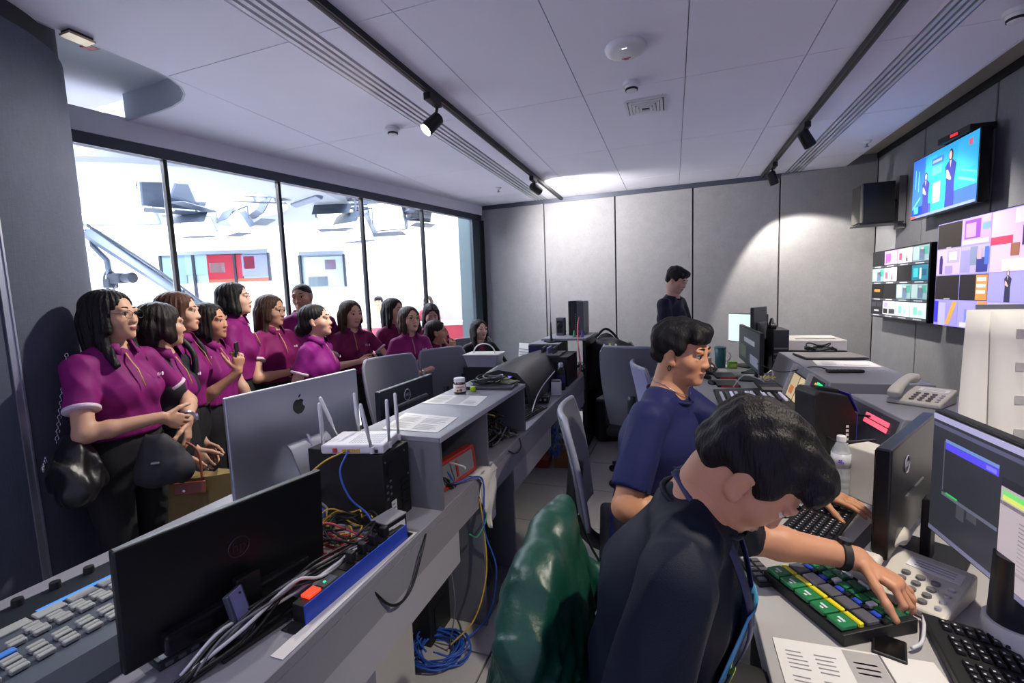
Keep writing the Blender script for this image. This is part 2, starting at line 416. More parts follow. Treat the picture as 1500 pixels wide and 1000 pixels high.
spotlight(-1.372, 2.60, (-2.35, 1.55, 1.25), 'lit black track spotlight shining towards the visitors', 66, 95, (-.05, .07, -.15), .6, 60)
spotlight(-1.372, 4.72, (-.75, 6.0, 2.15), 'black track spotlight near the back corner, turned to the back wall', 82, 130, (.0, .05, -.13), .7, 20, (1, .95, .9))
spotlight(.955, 4.20, (2.0, 4.65, 1.0), 'black track spotlight above the console, lens angled down', 46, 105, (0, -.04, -.14), .5, 2)
spotlight(.955, 5.36, (1.75, 6.05, .75), 'small black track spotlight at the far end of the right track', 58, 88, (0, .05, -.15), .2, 2, (1, .92, .80))
spotlight(.955, 1.05, (.50, 1.30, .75), 'track spotlight above the front operator, outside the picture', 54, 80, (0, .05, -.15), .6, 10, (1, .90, .76))
spotlight(.955, 2.05, (1.55, 2.7, 1.0), 'added track spotlight brightening the middle of the console, out of view', 26, 85, (0, .05, -.15), .6, 10, (1, .91, .78))  # unseen head added only to light the console
spotlight(-1.372, .55, (-1.0, 1.25, .8), 'track spotlight above the near desk, outside the picture', 14, 80, (0, .05, -.15), .6, 10, (.93, .93, 1))

def detector(x, y, label, s=1.):
    t = thing('smoke_detector', label, 'smoke detector', (x, y, CEIL))
    MB().lathe([(.052 * s, 0), (.052 * s, -.018 * s), (.05 * s, -.02 * s)][::-1], n=24).build('base', M_wht, t, smooth=True, autosm=40)
    MB().lathe([(.015 * s, -.055 * s), (.030 * s, -.052 * s), (.036 * s, -.040 * s), (.040 * s, -.02 * s)], n=24).build('sensor', M_wht, t, smooth=True, autosm=40)
    MB().lathe([(.0365 * s, -.047 * s), (.0375 * s, -.036 * s)], n=24).build('vent_ring', M_dark, t, smooth=True)
detector(-1.927, 2.99, 'white smoke detector on the ceiling beside the left diffuser')
detector(-.234, 2.98, 'white smoke detector between access point and square vent')
detector(1.534, 2.974, 'white smoke detector at the picture corner beside the right diffuser')
t = thing('access_point', 'round white ceiling access point with a small red mark', 'access point', (-.229, 2.546, CEIL), R_(180))
MB().lathe([(.02, -.038), (.075, -.036), (.098, -.024), (.104, -.008), (.100, 0)], n=36).build('dome', M_wht, t, smooth=True, autosm=50)
MB().b2((-.022, -.05, -.0385), (.022, -.043, -.0365)).build('red_mark', M('red_print', '#c03038', var=0), t)
MB().b2((-.012, -.062, -.0375), (.012, -.057, -.0355)).build('dark_mark', M_dark, t)
MB().b2((-.012, .055, -.0392), (.012, .061, -.0352)).build('status_light', E('#ffffff', 1.2), t)
t = thing('ceiling_vent', 'square white ceiling vent with stepped louvres', 'air vent', (-.172, 3.367, CEIL))
for k, (a, z) in enumerate(((.125, .004), (.100, .010), (.078, .014), (.056, .018), (.034, .022))):
    m = MB()
    for sx, sy, dx, dy in ((0, 1, a, .009), (0, -1, a, .009), (1, 0, .009, a), (-1, 0, .009, a)):
        m.b2((sx * a - dx, sy * a - dy, -z - .006), (sx * a + dx, sy * a + dy, -z + .004))
    m.build('louvre', M_wht, t)
MB().b2((-.12, -.12, -.004), (.12, .12, -.001)).build('backing', M('vent_dark', '#55565e', rough=.7), t)
for x, y, lb in ((-1.91, 5.09, 'small sprinkler head near the back left corner'), (1.634, 5.05, 'small sprinkler head at the ceiling edge above the screens')):
    t = thing('sprinkler', lb, 'sprinkler', (x, y, CEIL))
    MB().lathe([(.012, -.022), (.034, -.004), (.036, 0)], n=20).build('escutcheon', M_wht, t, smooth=True)
    MB().cyl((0, 0, -.02), (0, 0, -.045), .007).cyl((0, 0, -.045), (0, 0, -.049), .018, n=16).build('head', M_alu, t)
t = thing('ceiling_hatch_catch', 'small brass coloured bracket hanging open at the ceiling recess', 'bracket', (-2.545, 1.43, CEIL))
MB().b2((-.035, -.05, -.022), (.035, .05, -.012)).build('plate', M('brass_plate', '#b8a684', rough=.4, metal=.5), t)
MB().b2((-.03, -.045, -.012), (.03, .045, 0)).build('box', M_dark, t)
t = tag(MB().prism([(-3.0, 1.69), (-2.93, 1.70), (-2.925, 1.745), (-2.99, 1.735)], 2.962, 2.969).build('ceiling_sticker', M('red_sticker', '#b0504a', var=.1)), 'small red sticker on the raised ceiling recess', 'sticker')

# ------------------------------------------------------------------ studio beyond the glass
M_sw = M('studio_white', '#e9e9e9', rough=.8, var=.02, scale=2)
def sprism(name, poly, z0, z1, mat, label): return struct(MB().prism(poly, z0, z1).build(name, mat), label)
sprism('floor_studio', [(-15, -1), (-3.75, -1), (-2.55, 6.2), (-2.2, 12), (-15, 12)], -.06, 0, M('studio_floor', '#cfcfd4', rough=.35, var=.03), 'pale studio floor')
sprism('wall_studio_back', [(-13.5, 5.0), (-2.0, 9.4), (-2.05, 9.55), (-13.55, 5.15)], 0, 4.9, M_sw, 'white curved studio backdrop')
sprism('wall_studio_side', [(-13.4, -1), (-13.5, 5.1), (-13.6, 5.1), (-13.6, -1)], 0, 4.9, M_sw, 'white studio side wall')
sprism('wall_studio_end', [(-2.5, 6.17), (-2.0, 6.17), (-2.0, 9.5), (-2.1, 9.5), (-2.4, 6.17)], 0, 4.9, M_sw, 'white studio end wall')
sprism('ceiling_studio', [(-15, -1), (-3.85, -1), (-2.6, 6.2), (-2.0, 12), (-15, 12)], 4.9, 5.0, M('studio_ceiling', '#7f848a', rough=.8), 'high studio ceiling')
sprism('wall_studio_pillar', [(-3.02, 6.45), (-2.60, 6.62), (-2.62, 6.20), (-2.94, 6.20)], 0, 4.9, M('pillar_white', '#dfe4e2', rough=.6), 'white pillar outside the glass')
sprism('wall_studio_pillar_side', [(-2.935, 6.10), (-2.50, 6.10), (-2.50, 6.18), (-2.935, 6.18)], 0, 4.9, M('pillar_shaded_face', '#7f9499', rough=.5, var=.05, scale=3), 'shaded side of the pillar, its shade coloured grey-green')  # the pillar's shaded face, with the shade put into its colour
M_sr = M('studio_ring_grey', '#8f959c', rough=.7, var=.03)
def ring(cx, cy, r0, r1, z0, z1, n=48):
    m = MB(); V = []; 
    prof = [(r0, z0 + .02), (r0 + .05, z0), (r1 - .05, z0), (r1, z0 + .04), (r1, z1), (r0, z1)]
    vs = []; fs = []; k = len(prof)
    for i in range(n):
        t = 2 * math.pi * i / n
        for r, z in prof: vs.append((cx + r * math.cos(t), cy + r * math.sin(t), z))
    for i in range(n):
        for j in range(k):
            fs.append((i * k + j, i * k + (j + 1) % k, ((i + 1) % n) * k + (j + 1) % k, ((i + 1) % n) * k + j))
    return m.add(vs, fs)
struct(ring(-6.6, 4.9, 1.25, 2.15, 3.05, 3.30).build('ceiling_studio_ring', M_sr, smooth=True, autosm=30), 'round suspended ceiling ring of the studio')
struct(ring(-4.1, 7.6, 1.1, 1.9, 3.25, 3.45).build('ceiling_studio_ring', M_sr, smooth=True, autosm=30), 'second round ceiling ring of the studio further right')
M_soft = E('#ffffff', 3.0); M_panel = M('light_back_grey', '#6e7686', rough=.5, metal=.3); M_barn = M('barn_door', '#3d4756', rough=.5)
def softbox(c, yaw, pitch, w, h, label, lit=True, barn=False):
    w *= 1.3; h *= 1.3; t = thing('studio_light', label, 'studio light', c, 0, 'studio lights on the ceiling grid')
    rm = Matrix.Rotation(R_(yaw), 4, 'Z') @ Matrix.Rotation(R_(pitch), 4, 'X')
    MB().box((0, .05, 0), (w, .10, h), mtx=rm).build('housing', M_panel, t, bevel=.008, seg=1)
    MB().box((0, -.006, 0), (w * .92, .012, h * .9), mtx=rm).build('diffuser', M_soft if lit else M_barn, t)
    MB().tube([rm @ Vector((-w / 2 - .03, .05, 0)), rm @ Vector((-w / 2 - .03, .05, 0)) + Vector((0, 0, h * .7)), rm @ Vector((w / 2 + .03, .05, 0)) + Vector((0, 0, h * .7)), rm @ Vector((w / 2 + .03, .05, 0))], .012, 6).build('yoke', M_barn, t)
    MB().cyl((0, 0, h * .6), (0, 0, 4.9 - c[2]), .018, n=8).build('hanger', M_panel, t)
    if barn:
        for s in (-1, 1):
            MB().box((0, -.10, s * (h / 2 + .03)), (w * .95, .20, .01), rot=Matrix.Rotation(R_(s * 28), 3, 'X'), mtx=rm).build('barn_door', M_barn, t)
SB = [((-7.1, 4.15, 3.52), 20, -60, .8, .45, 'grey-backed panel light at the top left of the glass', False, False),
      ((-8.1, 4.75, 3.16), 30, 30, .85, .5, 'large glowing softbox at the far left of the studio', True, False),
      ((-7.2, 5.0, 3.30), 60, 20, .55, .36, 'dark-sided panel light hanging in the ring, leftmost', False, True),
      ((-6.75, 5.05, 3.36), 110, 25, .60, .40, 'tilted panel light right of the leftmost one in the ring', False, True),
      ((-6.05, 4.9, 3.28), 30, 40, .62, .45, 'glowing softbox in the middle of the ring', True, False),
      ((-5.45, 5.0, 3.30), 40, 35, .55, .42, 'glowing softbox just right of the ring centre', True, True),
      ((-6.0, 5.6, 3.10), 150, 30, .50, .34, 'dark panel light at the right side of the ring', False, True),
      ((-5.0, 5.55, 3.20), 160, 20, .60, .34, 'grey panel light beside the second mullion', False, False),
      ((-7.15, 5.35, 2.86), 20, 30, .40, .20, 'small barn-door light below the ring on the left', True, True),
      ((-6.35, 5.40, 2.84), -20, 30, .40, .20, 'small barn-door light below the ring near the middle', True, True),
      ((-4.95, 5.95, 2.86), 20, 25, .46, .20, 'barn-door light at the left of the lighting truss', True, True),
      ((-4.65, 6.05, 2.70), -10, 30, .42, .26, 'lowest barn-door light under the lighting truss', True, True),
      ((-4.2, 6.2, 2.86), 10, 20, .44, .36, 'bright square light in the middle of the truss', True, True),
      ((-3.95, 6.45, 3.02), 150, 20, .42, .24, 'blue-grey panel light at the right of the truss', False, True),
      ((-3.75, 6.5, 2.92), 60, 20, .30, .24, 'rightmost light of the studio truss', False, True)]
for a in SB: softbox(*a)
t = thing('lighting_truss', 'grey pipe lighting truss under the studio ceiling', 'truss', (0, 0, 0))
for y in (6.0, 6.35, 6.7):
    MB().tube([(-5.5, y - .25, 3.12), (-3.2, y + .6, 3.12)], .025, 8).build('pipe', M_panel, t)
for x in (-5.3, -4.75, -4.2, -3.65):
    yy = 6.0 + (x + 5.5) * .37 - .3
    MB().tube([(x, yy, 3.16), (x - .28, yy + .85, 3.16)], .02, 8).build('cross_pipe', M_panel, t)
    MB().tube([(x, yy, 3.12), (x + .5, yy + .5, 3.4)], .014, 6).build('brace', M_panel, t)
    MB().cyl((x, yy, 3.1), (x, yy, 4.9), .016, n=6).build('hanger', M_panel, t)
# camera crane
t = thing('camera_crane', 'grey camera crane with remote head hanging beside the curved wall', 'camera crane', (-6.3, 3.98, 0))
M_cr = M('crane_aluminium', '#4d5868', rough=.45, metal=.2); M_crd = M('crane_dark', '#2b303a', rough=.5)
A = Vector((-.93, -.07, 2.57)); B = Vector((2.1, .9, -.10 + .35))
MB().tube([A, B], .085, 4).build('boom', M_cr, t)
MB().tube([A + Vector((0, 0, .10)), B + Vector((0, 0, .10))], .018, 8).build('tension_rod', M_cr, t)
for k in range(12):
    p = A.lerp(B, (k + .5) / 12); MB().cyl(p, p + Vector((0, 0, .10)), .008, n=6).build('boom_strut', M_cr, t)
MB().tube(spline([A + Vector((0, 0, .12)), A.lerp(B, .3) + Vector((0, -.05, .16)), A.lerp(B, .6) + Vector((0, -.06, .10)), B + Vector((0, -.05, .1))], 8), .014, 6).build('cable_run', M_crd, t)
MB().tube([A + Vector((-.02, 0, .05)), A + Vector((.02, .02, -.16)), A + Vector((.20, .06, -.36)), A + Vector((.21, .06, -.66))], .035, 8).build('head_arm', M_cr, t, smooth=True)
MB().box(A + Vector((.21, .06, -.66)), (.12, .12, .12)).build('head_motor', M_crd, t, bevel=.01)
MB().tube([A + Vector((.21 + .13 * math.cos(q * .5), .06, -.62 + .13 * math.sin(q * .5))) for q in range(13)], .014, 6).build('cable_loop', M_crd, t, smooth=True)
MB().box(A + Vector((.33, .08, -.60)), (.22, .12, .13)).build('camera_body', M_crd, t, bevel=.01)
MB().cyl(A + Vector((.43, .09, -.60)), A + Vector((.58, .11, -.60)), .055, .07, n=16).build('camera_lens', M_crd, t, smooth=True, autosm=40)
MB().tube([B, Vector((2.1, .9, 0))], .05, 8).build('pedestal', M_crd, t)
# far gallery window with red and white set pieces
def far_window(label, P0, P1, z0, z1, pieces, posts):
    t = thing('studio_gallery_window', label, 'window', (P0[0], P0[1], z0)); P0 = Vector((P0[0], P0[1], 0)); P1 = Vector((P1[0], P1[1], 0)); L = (P1 - P0).length
    t.rotation_euler[2] = math.atan2(P1.y - P0.y, P1.x - P0.x); h = z1 - z0
    MB().b2((0, .02, 0), (L, .05, h)).build('backing', M('gallery_back', '#b9c4cf', rough=.6), t)
    for a, b, c, d, col in pieces: MB().b2((a * L, -.01, c * h), (b * L, .03, d * h)).build('set_piece', M('set_' + col.strip('#'), col, rough=.5, var=.05), t)
    for x in posts: MB().b2((x * L - .02, -.05, -.9 if 0 < x < 1 else 0), (x * L + .02, 0, h)).build('post', M_crd, t)
    MB().b2((0, -.06, h), (L, .03, h + .07)).build('head_rail', M('gallery_rail', '#7d8794', rough=.5), t)
    MB().b2((0, -.012, 0), (L, -.008, h)).build('pane', glass_mat('gallery_glass'), t)
far_window('red and blue set behind a low gallery window of the studio', (-9.3, 6.15), (-7.45, 6.95), 2.02, 2.56,
           [(.0, .22, 0, 1, '#8fa6b8'), (.22, .42, .3, 1, '#9fb8c6'), (.42, .74, .1, .98, '#b02a3c'), (.44, .58, .35, .7, '#e4d6de'), (.74, .98, .2, .95, '#8f8fa8'), (.76, .86, .45, .9, '#c23048'), (.42, 1, 0, .12, '#b4664e')], (0, .30, .68, 1))
far_window('small control room window in the white studio backdrop', (-6.72, 6.98), (-5.95, 7.30), 1.84, 2.46,
           [(.1, .95, .05, .95, '#c8d2dc'), (.55, .8, .55, .85, '#c8a0c0'), (.15, .6, .05, .35, '#7d93a5')], (0, 1))
d = thing('studio_desk', 'red and white curved presenter desk far behind the glass', 'desk', (-5.15, 6.95, 0))
MB().prism([(-1.1, -.35), (1.6, .55), (1.45, .95), (-1.2, .05)], .0, 1.06).build('front', M('studio_red', '#c8344c', rough=.4), d)
MB().prism([(-1.2, -.4), (1.7, .55), (1.5, 1.05), (-1.3, .1)], 1.06, 1.12).build('top', M_sw, d)
# ------------------------------------------------------------------ shared builders
M_grey = M('desk_laminate', '#8b8b93', rough=.45, var=.04, scale=14)
M_greyd = M('desk_laminate_dark', '#6d6f76', rough=.5, var=.05, scale=14)
M_edge = M('desk_edge_band', '#a9a9b2', rough=.4, var=.03)
M_paper = M('paper', '#dcdad6', rough=.8, var=.02)
M_print = M('print_grey', '#8b8b8e', rough=.8, var=.1)
M_alum = M('aluminium_back', '#b4b6c0', rough=.36, metal=.75, var=.02, scale=8)
M_gloss = M('gloss_black', '#0a0a0c', rough=.22, var=.02)
M_scr_off = M('screen_off', '#0b0c10', rough=.18, var=.02)
M_lbl = M('label_white', '#dcdce2', rough=.6, var=.02)
def loc_frame(az): return az - math.pi / 2
def monitor(name, label, base, az, w, h, z0, mats, th=.03, stand=True, tilt=0., logo=None, screen=None, chin=0., bulge=True, base_r=.12, hx=0., nw=.06):
    """base: floor point on the desk; az: azimuth the screen faces; z0: height of the panel's lower edge above base"""
    t = thing(name, label, 'monitor', base, loc_frame(az))
    mt = Matrix.Translation((hx, 0, z0)) @ Matrix.Rotation(R_(tilt), 4, 'X')
    body, scr, std = mats
    MB().box((0, -th / 2, h / 2), (w, th, h), mtx=mt).build('panel', body, t, bevel=.005)
    MB().box((0, .0012, h / 2 + chin / 2), (w - .014, .0024, h - .018 - chin), mtx=mt).build('screen', scr, t)
    if bulge: MB().box((0, -th - .014, h * .45), (w * .62, .028, h * .5), mtx=mt).build('rear_housing', body, t, bevel=.012)
    if stand:
        MB().box((0, -th - .035, z0 * .5 + h * .18), (nw, .024, z0 + h * .36)).build('neck', std, t, bevel=.004)
        MB().prism([(-base_r * 1.1, -th - .12), (base_r * 1.1, -th - .12), (base_r, .09), (-base_r, .09)], 0, .012).build('foot', std, t, bevel=.004)
    return t, mt
def ringlogo(t, mt, word, x, y, z, r, mat, back=True, flip=True):
    rr = r * 1.0; m = MB(); n = 28
    m.tube([(x + rr * math.cos(2 * math.pi * i / n), y, z + rr * math.sin(2 * math.pi * i / n)) for i in range(n)], r * .07, 4, closed=True, mtx=mt)
    m.build('logo_ring', mat, t)
    text('logo_word', word, r * .72, mat, t, mt @ plane_mtx((x, y - .0006, z), (-1 if flip else 1, 0, 0) if False else (1, 0, 0) if y < -.9 else (1, 0, 0), (0, 0, 1)))
def keyboard(name, label, loc, rz, L=.44, W=.135, keys='parts', mat=None, kmat=None, kc=None):
    t = thing(name, label, 'keyboard', loc, rz); mat = mat or M_blk2; kmat = kmat or M('key_black', '#1b1c20', rough=.4, var=.05)
    MB().add([(-L / 2, -W / 2, 0), (L / 2, -W / 2, 0), (L / 2, W / 2, 0), (-L / 2, W / 2, 0), (-L / 2, -W / 2, .010), (L / 2, -W / 2, .010), (L / 2, W / 2, .024), (-L / 2, W / 2, .024)],
             ((0, 3, 2, 1), (4, 5, 6, 7), (0, 1, 5, 4), (1, 2, 6, 5), (2, 3, 7, 6), (3, 0, 4, 7))).build('body', mat, t, bevel=.003)
    p = .0188; k0 = None; rot = (math.atan2(.014, W), 0, 0); leg = MB()
    M_leg = M('key_legend', '#c9cad2', rough=.5, var=0)
    for r in range(6):
        y = -W / 2 + .014 + r * .0205; z = .012 + (y + W / 2) / W * .014
        n = int((L - .02) / p); i = 0
        while i < n:
            ww = 1
            if r == 0 and 3 <= i < 9: ww = 6
            elif (i in (0, 13)) and 0 < r < 4: ww = 1
            if n > 18 and i in (15, 19): i += 1; continue
            x = -L / 2 + .010 + (i + ww / 2) * p
            if k0 is None:
                k0 = MB().add([(-.0080, -.0080, 0), (.0080, -.0080, 0), (.0080, .0080, 0), (-.0080, .0080, 0), (-.0066, -.0060, .006), (.0066, -.0060, .006), (.0066, .0068, .006), (-.0066, .0068, .006)],
                              ((4, 5, 6, 7), (0, 1, 5, 4), (1, 2, 6, 5), (2, 3, 7, 6), (3, 0, 4, 7))).build('key', kmat, t); k0.location = (x, y, z); k0.rotation_euler = rot
            else: inst(k0, t, (x, y, z), rot, 'key', (ww if ww > 1 else 1, 1, 1) if ww > 1 else None)
            if ww == 1: leg.box((x - .002, y + .002, z + .0063), (.004, .004, .0004))
            i += ww
    lo = leg.build('key_legends', M_leg, t); lo['kind'] = 'stuff'
    return t
M_chair = M('chair_mesh_grey', '#70727c', rough=.8, var=.08, scale=200, bump=.15, bscale=500)
M_chfr = M('chair_frame', '#24252a', rough=.45, var=.05)
M_chedge = M('chair_shell_edge', '#8e90a0', rough=.4, var=.03)
def chair(label, loc, az, top=1.08, seat_z=.47, fab=None, w=.46, arms=True, group=None, seatm=None):
    t = thing('office_chair', label, 'chair', loc, loc_frame(az), group); fab = fab or M_chair
    sm = seatm or M('chair_seat_dark', '#26282e', rough=.85, var=.08, scale=90)
    MB().prism([(-.24, -.20), (.24, -.20), (.25, .18), (.20, .25), (-.20, .25), (-.25, .18)], seat_z - .07, seat_z).build('seat', sm, t, bevel=.025, seg=3, smooth=True, autosm=60)
    rows = []; n = 14; zb = seat_z + .06
    for i in range(n + 1):
        f = i / n; z = zb + (top - zb) * f; hw = w / 2 * (0.80 + .24 * math.sin(math.pi * min(1, f * 1.15) * .62)) if f < .88 else w / 2 * (1.02 - (f - .88) ** 2 * 9)
        yb = -.235 - .05 * math.sin(f * math.pi * .9 + .3) + .055 * math.sin(f * math.pi) * 1 - .10 * f
        rows.append([(hw * (j / 6 - 1), yb + .035 * (1 - (j / 6 - 1) ** 2) * -1 + .02, z) for j in range(13)])
    MB().grid(rows, thick=.028).build('backrest', fab, t, smooth=True, autosm=60)
    edge = [r[0] for r in rows] + rows[-1][1:-1] + [r[-1] for r in reversed(rows)]
    MB().tube([Vector(p) + Vector((0, -.012, 0)) for p in edge], .013, 6).build('back_frame', M_chedge, t, smooth=True)
    MB().tube(spline([(0, -.05, seat_z - .09), (0, -.22, seat_z - .08), (0, -.31, seat_z + .06), (0, -.30, seat_z + .30)], 6), [.035] * 19, 8).build('back_support', M_chfr, t, smooth=True)
    if arms:
        for s in (-1, 1):
            MB().tube([(s * .25, .0, seat_z - .06), (s * .30, .0, seat_z - .02), (s * .30, -.02, seat_z + .19)], .016, 8).build('arm_post', M_chfr, t, smooth=True)
            MB().b2((s * .30 - .04, -.14, seat_z + .19), (s * .30 + .04, .14, seat_z + .22)).build('armrest', M_chfr, t, bevel=.012)
    MB().cyl((0, 0, .10), (0, 0, seat_z - .07), .028, .022, n=14).build('gas_column', M_chfr, t, smooth=True, autosm=40)
    for k in range(5):
        a = 2 * math.pi * k / 5 + .3; d = Vector((math.cos(a), math.sin(a), 0))
        MB().tube([d * .02 + Vector((0, 0, .115)), d * .16 + Vector((0, 0, .10)), d * .29 + Vector((0, 0, .075))], [.03, .024, .016], 6).build('base_leg', M_chfr, t, smooth=True)
        p = d * .29; n2 = Vector((-d.y, d.x, 0))
        MB().cyl(p - n2 * .022 + Vector((0, 0, .028)), p + n2 * .022 + Vector((0, 0, .028)), .028, n=14).build('caster', M_blk2, t, smooth=True, autosm=40)
    return t
def sheet(name, label, corners, z, lines, cat='paper', curl=.0):
    """paper sheet, corners in order; lines = list of (u0,u1,v0,v1,mat) printed blocks"""
    a, b, c, d = [Vector((p[0], p[1], 0)) for p in corners]
    def at(u, v): return (a.lerp(b, u)).lerp(d.lerp(c, u), v)
    t = thing(name, label, cat, (0, 0, z))
    rows = [[tuple(at(u / 6, v / 4) + Vector((0, 0, .002 + curl * (abs(u / 6 - .5) * 2) ** 3))) for u in range(7)] for v in range(5)]
    MB().grid(rows, thick=-.0012 if (b - a).cross(d - a).z > 0 else .0012).build('sheet', M_paper, t)
    for k, (u0, u1, v0, v1, mt) in enumerate(lines):
        zz = .0022 + .0003
        MB().grid([[tuple(at(u, v) + Vector((0, 0, zz + curl * (abs(u - .5) * 2) ** 3))) for u in (u0, (u0 + u1) / 2, u1)] for v in (v0, v1)]).build('print', mt, t)
    return t
def textlines(u0, u1, v0, v1, n, mat=None, ragged=.3, rnd=random):
    mat = mat or M_print; out = []
    n = int(n * 2.2)
    for i in range(n):
        if i % 7 == 6: continue
        v = v0 + (v1 - v0) * (i + .2) / n; out.append((u0, u1 - (u1 - u0) * ragged * rnd.random(), v, v + (v1 - v0) / n * .30, mat))
    return out

# ------------------------------------------------------------------ left desk
dk = thing('long_desk', 'long grey laminate desk running along the glass wall side', 'desk', (0, 0, 0))
MB().b2((-1.80, -.4, .717), (-.83, 4.75, .745)).build('worktop', M_grey, dk, bevel=.002, seg=1)
MB().b2((-.85, -.4, .603), (-.828, 4.75, .7165)).build('fascia', M_grey, dk)
for a, b in ((-.4, 1.60), (2.29, 3.10), (3.48, 4.75)): MB().b2((-.852, a, .463), (-.833, b, .601)).build('lower_panel', M_edge, dk)
MB().b2((-1.79, -.4, .25), (-1.77, 4.75, .717)).build('rear_panel', M_greyd, dk)
for y0, y1 in ((1.835, 2.285),):
    MB().b2((-1.45, y0, .0), (-.833, y0 + .018, .601)).build('support_side', M_greyd, dk)
    MB().b2((-1.45, y1 - .018, .0), (-.833, y1, .601)).build('support_side', M_greyd, dk)
    MB().b2((-1.45, y0 + .018, .012), (-.838, y1 - .018, .03)).build('support_floor', M_greyd, dk)
    MB().b2((-1.45, y0 + .018, .03), (-1.432, y1 - .018, .601)).build('support_back', M_greyd, dk)
    MB().b2((-1.45, y0 + .018, .585), (-.838, y1 - .018, .601)).build('support_top', M_greyd, dk)
MB().b2((-1.45, 1.17, 0), (-.95, 1.40, .46)).build('pedestal', M('pedestal_white', '#b9b7b4', rough=.5, var=.03), dk)
for y in (4.0, 4.66):
    MB().b2((-.90, y, 0), (-.84, y + .05, .603)).build('leg', M_greyd, dk); MB().b2((-1.74, y, 0), (-1.68, y + .05, .717)).build('leg', M_greyd, dk)
    MB().b2((-1.68, y, .06), (-.90, y + .05, .11)).build('leg_rail', M_greyd, dk)
for y in (-.3, .6): MB().b2((-1.74, y, 0), (-1.68, y + .05, .717)).build('leg', M_greyd, dk)
rs = thing('desk_riser', 'open grey shelf box standing on the long desk', 'shelf', (0, 0, .745))
MB().b2((-1.20, 1.47, .265), (-.825, 2.52, .285)).build('top_board', M_grey, rs, bevel=.0015, seg=1)
for y in (1.47, 1.925, 2.502): MB().b2((-1.20, y, 0), (-.83, y + .018, .265)).build('side_board', M_greyd, rs)
MB().b2((-1.20, 1.488, 0), (-1.185, 2.502, .265)).build('back_board', M_greyd, rs)
MB().b2((-.8295, 1.47, .265), (-.8245, 2.52, .285)).build('edge_band', M_edge, rs)

# sound / lighting console
t = thing('lighting_console', 'dark lighting console with white faders at the near end of the desk', 'console', (-1.40, .62, .745), R_(-4))
MB().add([(-.24, -.40, 0), (.24, -.40, 0), (.24, .42, 0), (-.24, .42, 0), (-.24, -.40, .045), (.21, -.40, .075), (.24, -.37, .03), (-.24, .42, .045), (.21, .42, .075), (.24, .42, .03)],
         ((0, 3, 2, 1), (4, 5, 8, 7), (5, 6, 9, 8), (0, 1, 6, 5, 4), (1, 2, 9, 6), (2, 3, 7, 8, 9), (3, 0, 4, 7))).build('chassis', M('console_grey', '#4b525c', rough=.5, var=.05), t)
def cz(x): return .045 + (x + .24) / .45 * .03
M_cd = M('console_inlay', '#1d2128', rough=.45)
MB().add([(-.235, -.36, cz(-.235) + .001), (-.10, -.36, cz(-.10) + .001), (-.10, .41, cz(-.10) + .001), (-.235, .41, cz(-.235) + .001)], ((0, 1, 2, 3),)).build('control_inlay', M_cd, t)
MB().add([(-.128, -.02, cz(-.128) + .003), (-.108, -.02, cz(-.108) + .003), (-.108, .40, cz(-.108) + .003), (-.128, .40, cz(-.128) + .003)], ((0, 1, 2, 3),)).build('display_strip', E('#3b7fe0', .8), t)
MB().add([(-.215, -.34, cz(-.21) + .003), (-.175, -.34, cz(-.17) + .003), (-.175, -.29, cz(-.17) + .003), (-.215, -.29, cz(-.21) + .003)], ((0, 1, 2, 3),)).build('badge', M_lbl, t)
M_cap = M('fader_cap', '#9fa19c', rough=.45, var=.03)
for r, x in enumerate((-.205, -.155)):
    for k in range(8):
        y = -.26 + k * .022; MB().box((x, y, cz(x) + .006), (.022, .012, .012)).build('small_fader', M_cap, t, bevel=.002, seg=1)
for k in range(6):
    y = -.02 + k * .075; MB().cyl((-.218, y, cz(-.218)), (-.218, y, cz(-.218) + .02), .014, .012, n=14).build('knob', M_blk2, t, smooth=True, autosm=40)
for k in range(8):
    y = -.14 + k * .066; MB().box((-.085, y, cz(-.085) + .004), (.036, .058, .008)).build('flash_button', M_cap, t, bevel=.002, seg=1)
for r, (x, o) in enumerate(((-.035, -.06), (.0, -.10), (.075, -.26), (.12, -.18))):
    for k in range(15):
        y = o + k * .042
        MB().box((x, y, cz(x) + .010), (.012, .030, .010)).box((x + .013, y, cz(x) + .008), (.014, .030, .010)).build('fader', M_cap, t, bevel=.002, seg=1)
for k in range(2): MB().box((.052, -.20 + k * .06, cz(.05) + .012), (.02, .05, .012)).build('blue_fader', M('fader_blue', '#4a86d8', rough=.4), t, bevel=.002, seg=1)

# monitors on the left desk, seen from behind
M_hp = M('hp_back_black', '#131316', rough=.42, var=.04, scale=60)
t, mt = monitor('flat_monitor', 'black monitor seen from behind at the front of the desk', (-1.075, .805, .745), R_(168.7), .494, .285, .03, (M_hp, M_scr_off, M_hp), th=.022, tilt=4, base_r=.10, bulge=False)
n = 30; MB().tube([(0 + .026 * math.cos(2 * math.pi * i / n), -.0235, .17 + .026 * math.sin(2 * math.pi * i / n)) for i in range(n)], .0012, 4, closed=True, mtx=mt).build('logo_ring', M('logo_dim', '#2b2b30', rough=.3), t)
text('logo', 'hp', .036, M('logo_dim', '#2b2b30'), t, mt @ plane_mtx((0, -.0232, .17), (1, 0, 0), (0, 0, 1)))
MB().box((0, -.034, .03), (.36, .03, .05), mtx=mt).build('lower_bar', M('hp_gloss', '#1c1c20', rough=.2), t, bevel=.006)
t, mt = monitor('desktop_computer', 'silver all-in-one computer seen from behind with dark fruit emblem', (-1.452, 1.442, .745), R_(176), .64, .405, .085, (M_alum, M_scr_off, M_alum), th=.018, stand=False, bulge=False, chin=.06)
t['category'] = 'computer'
logo = []
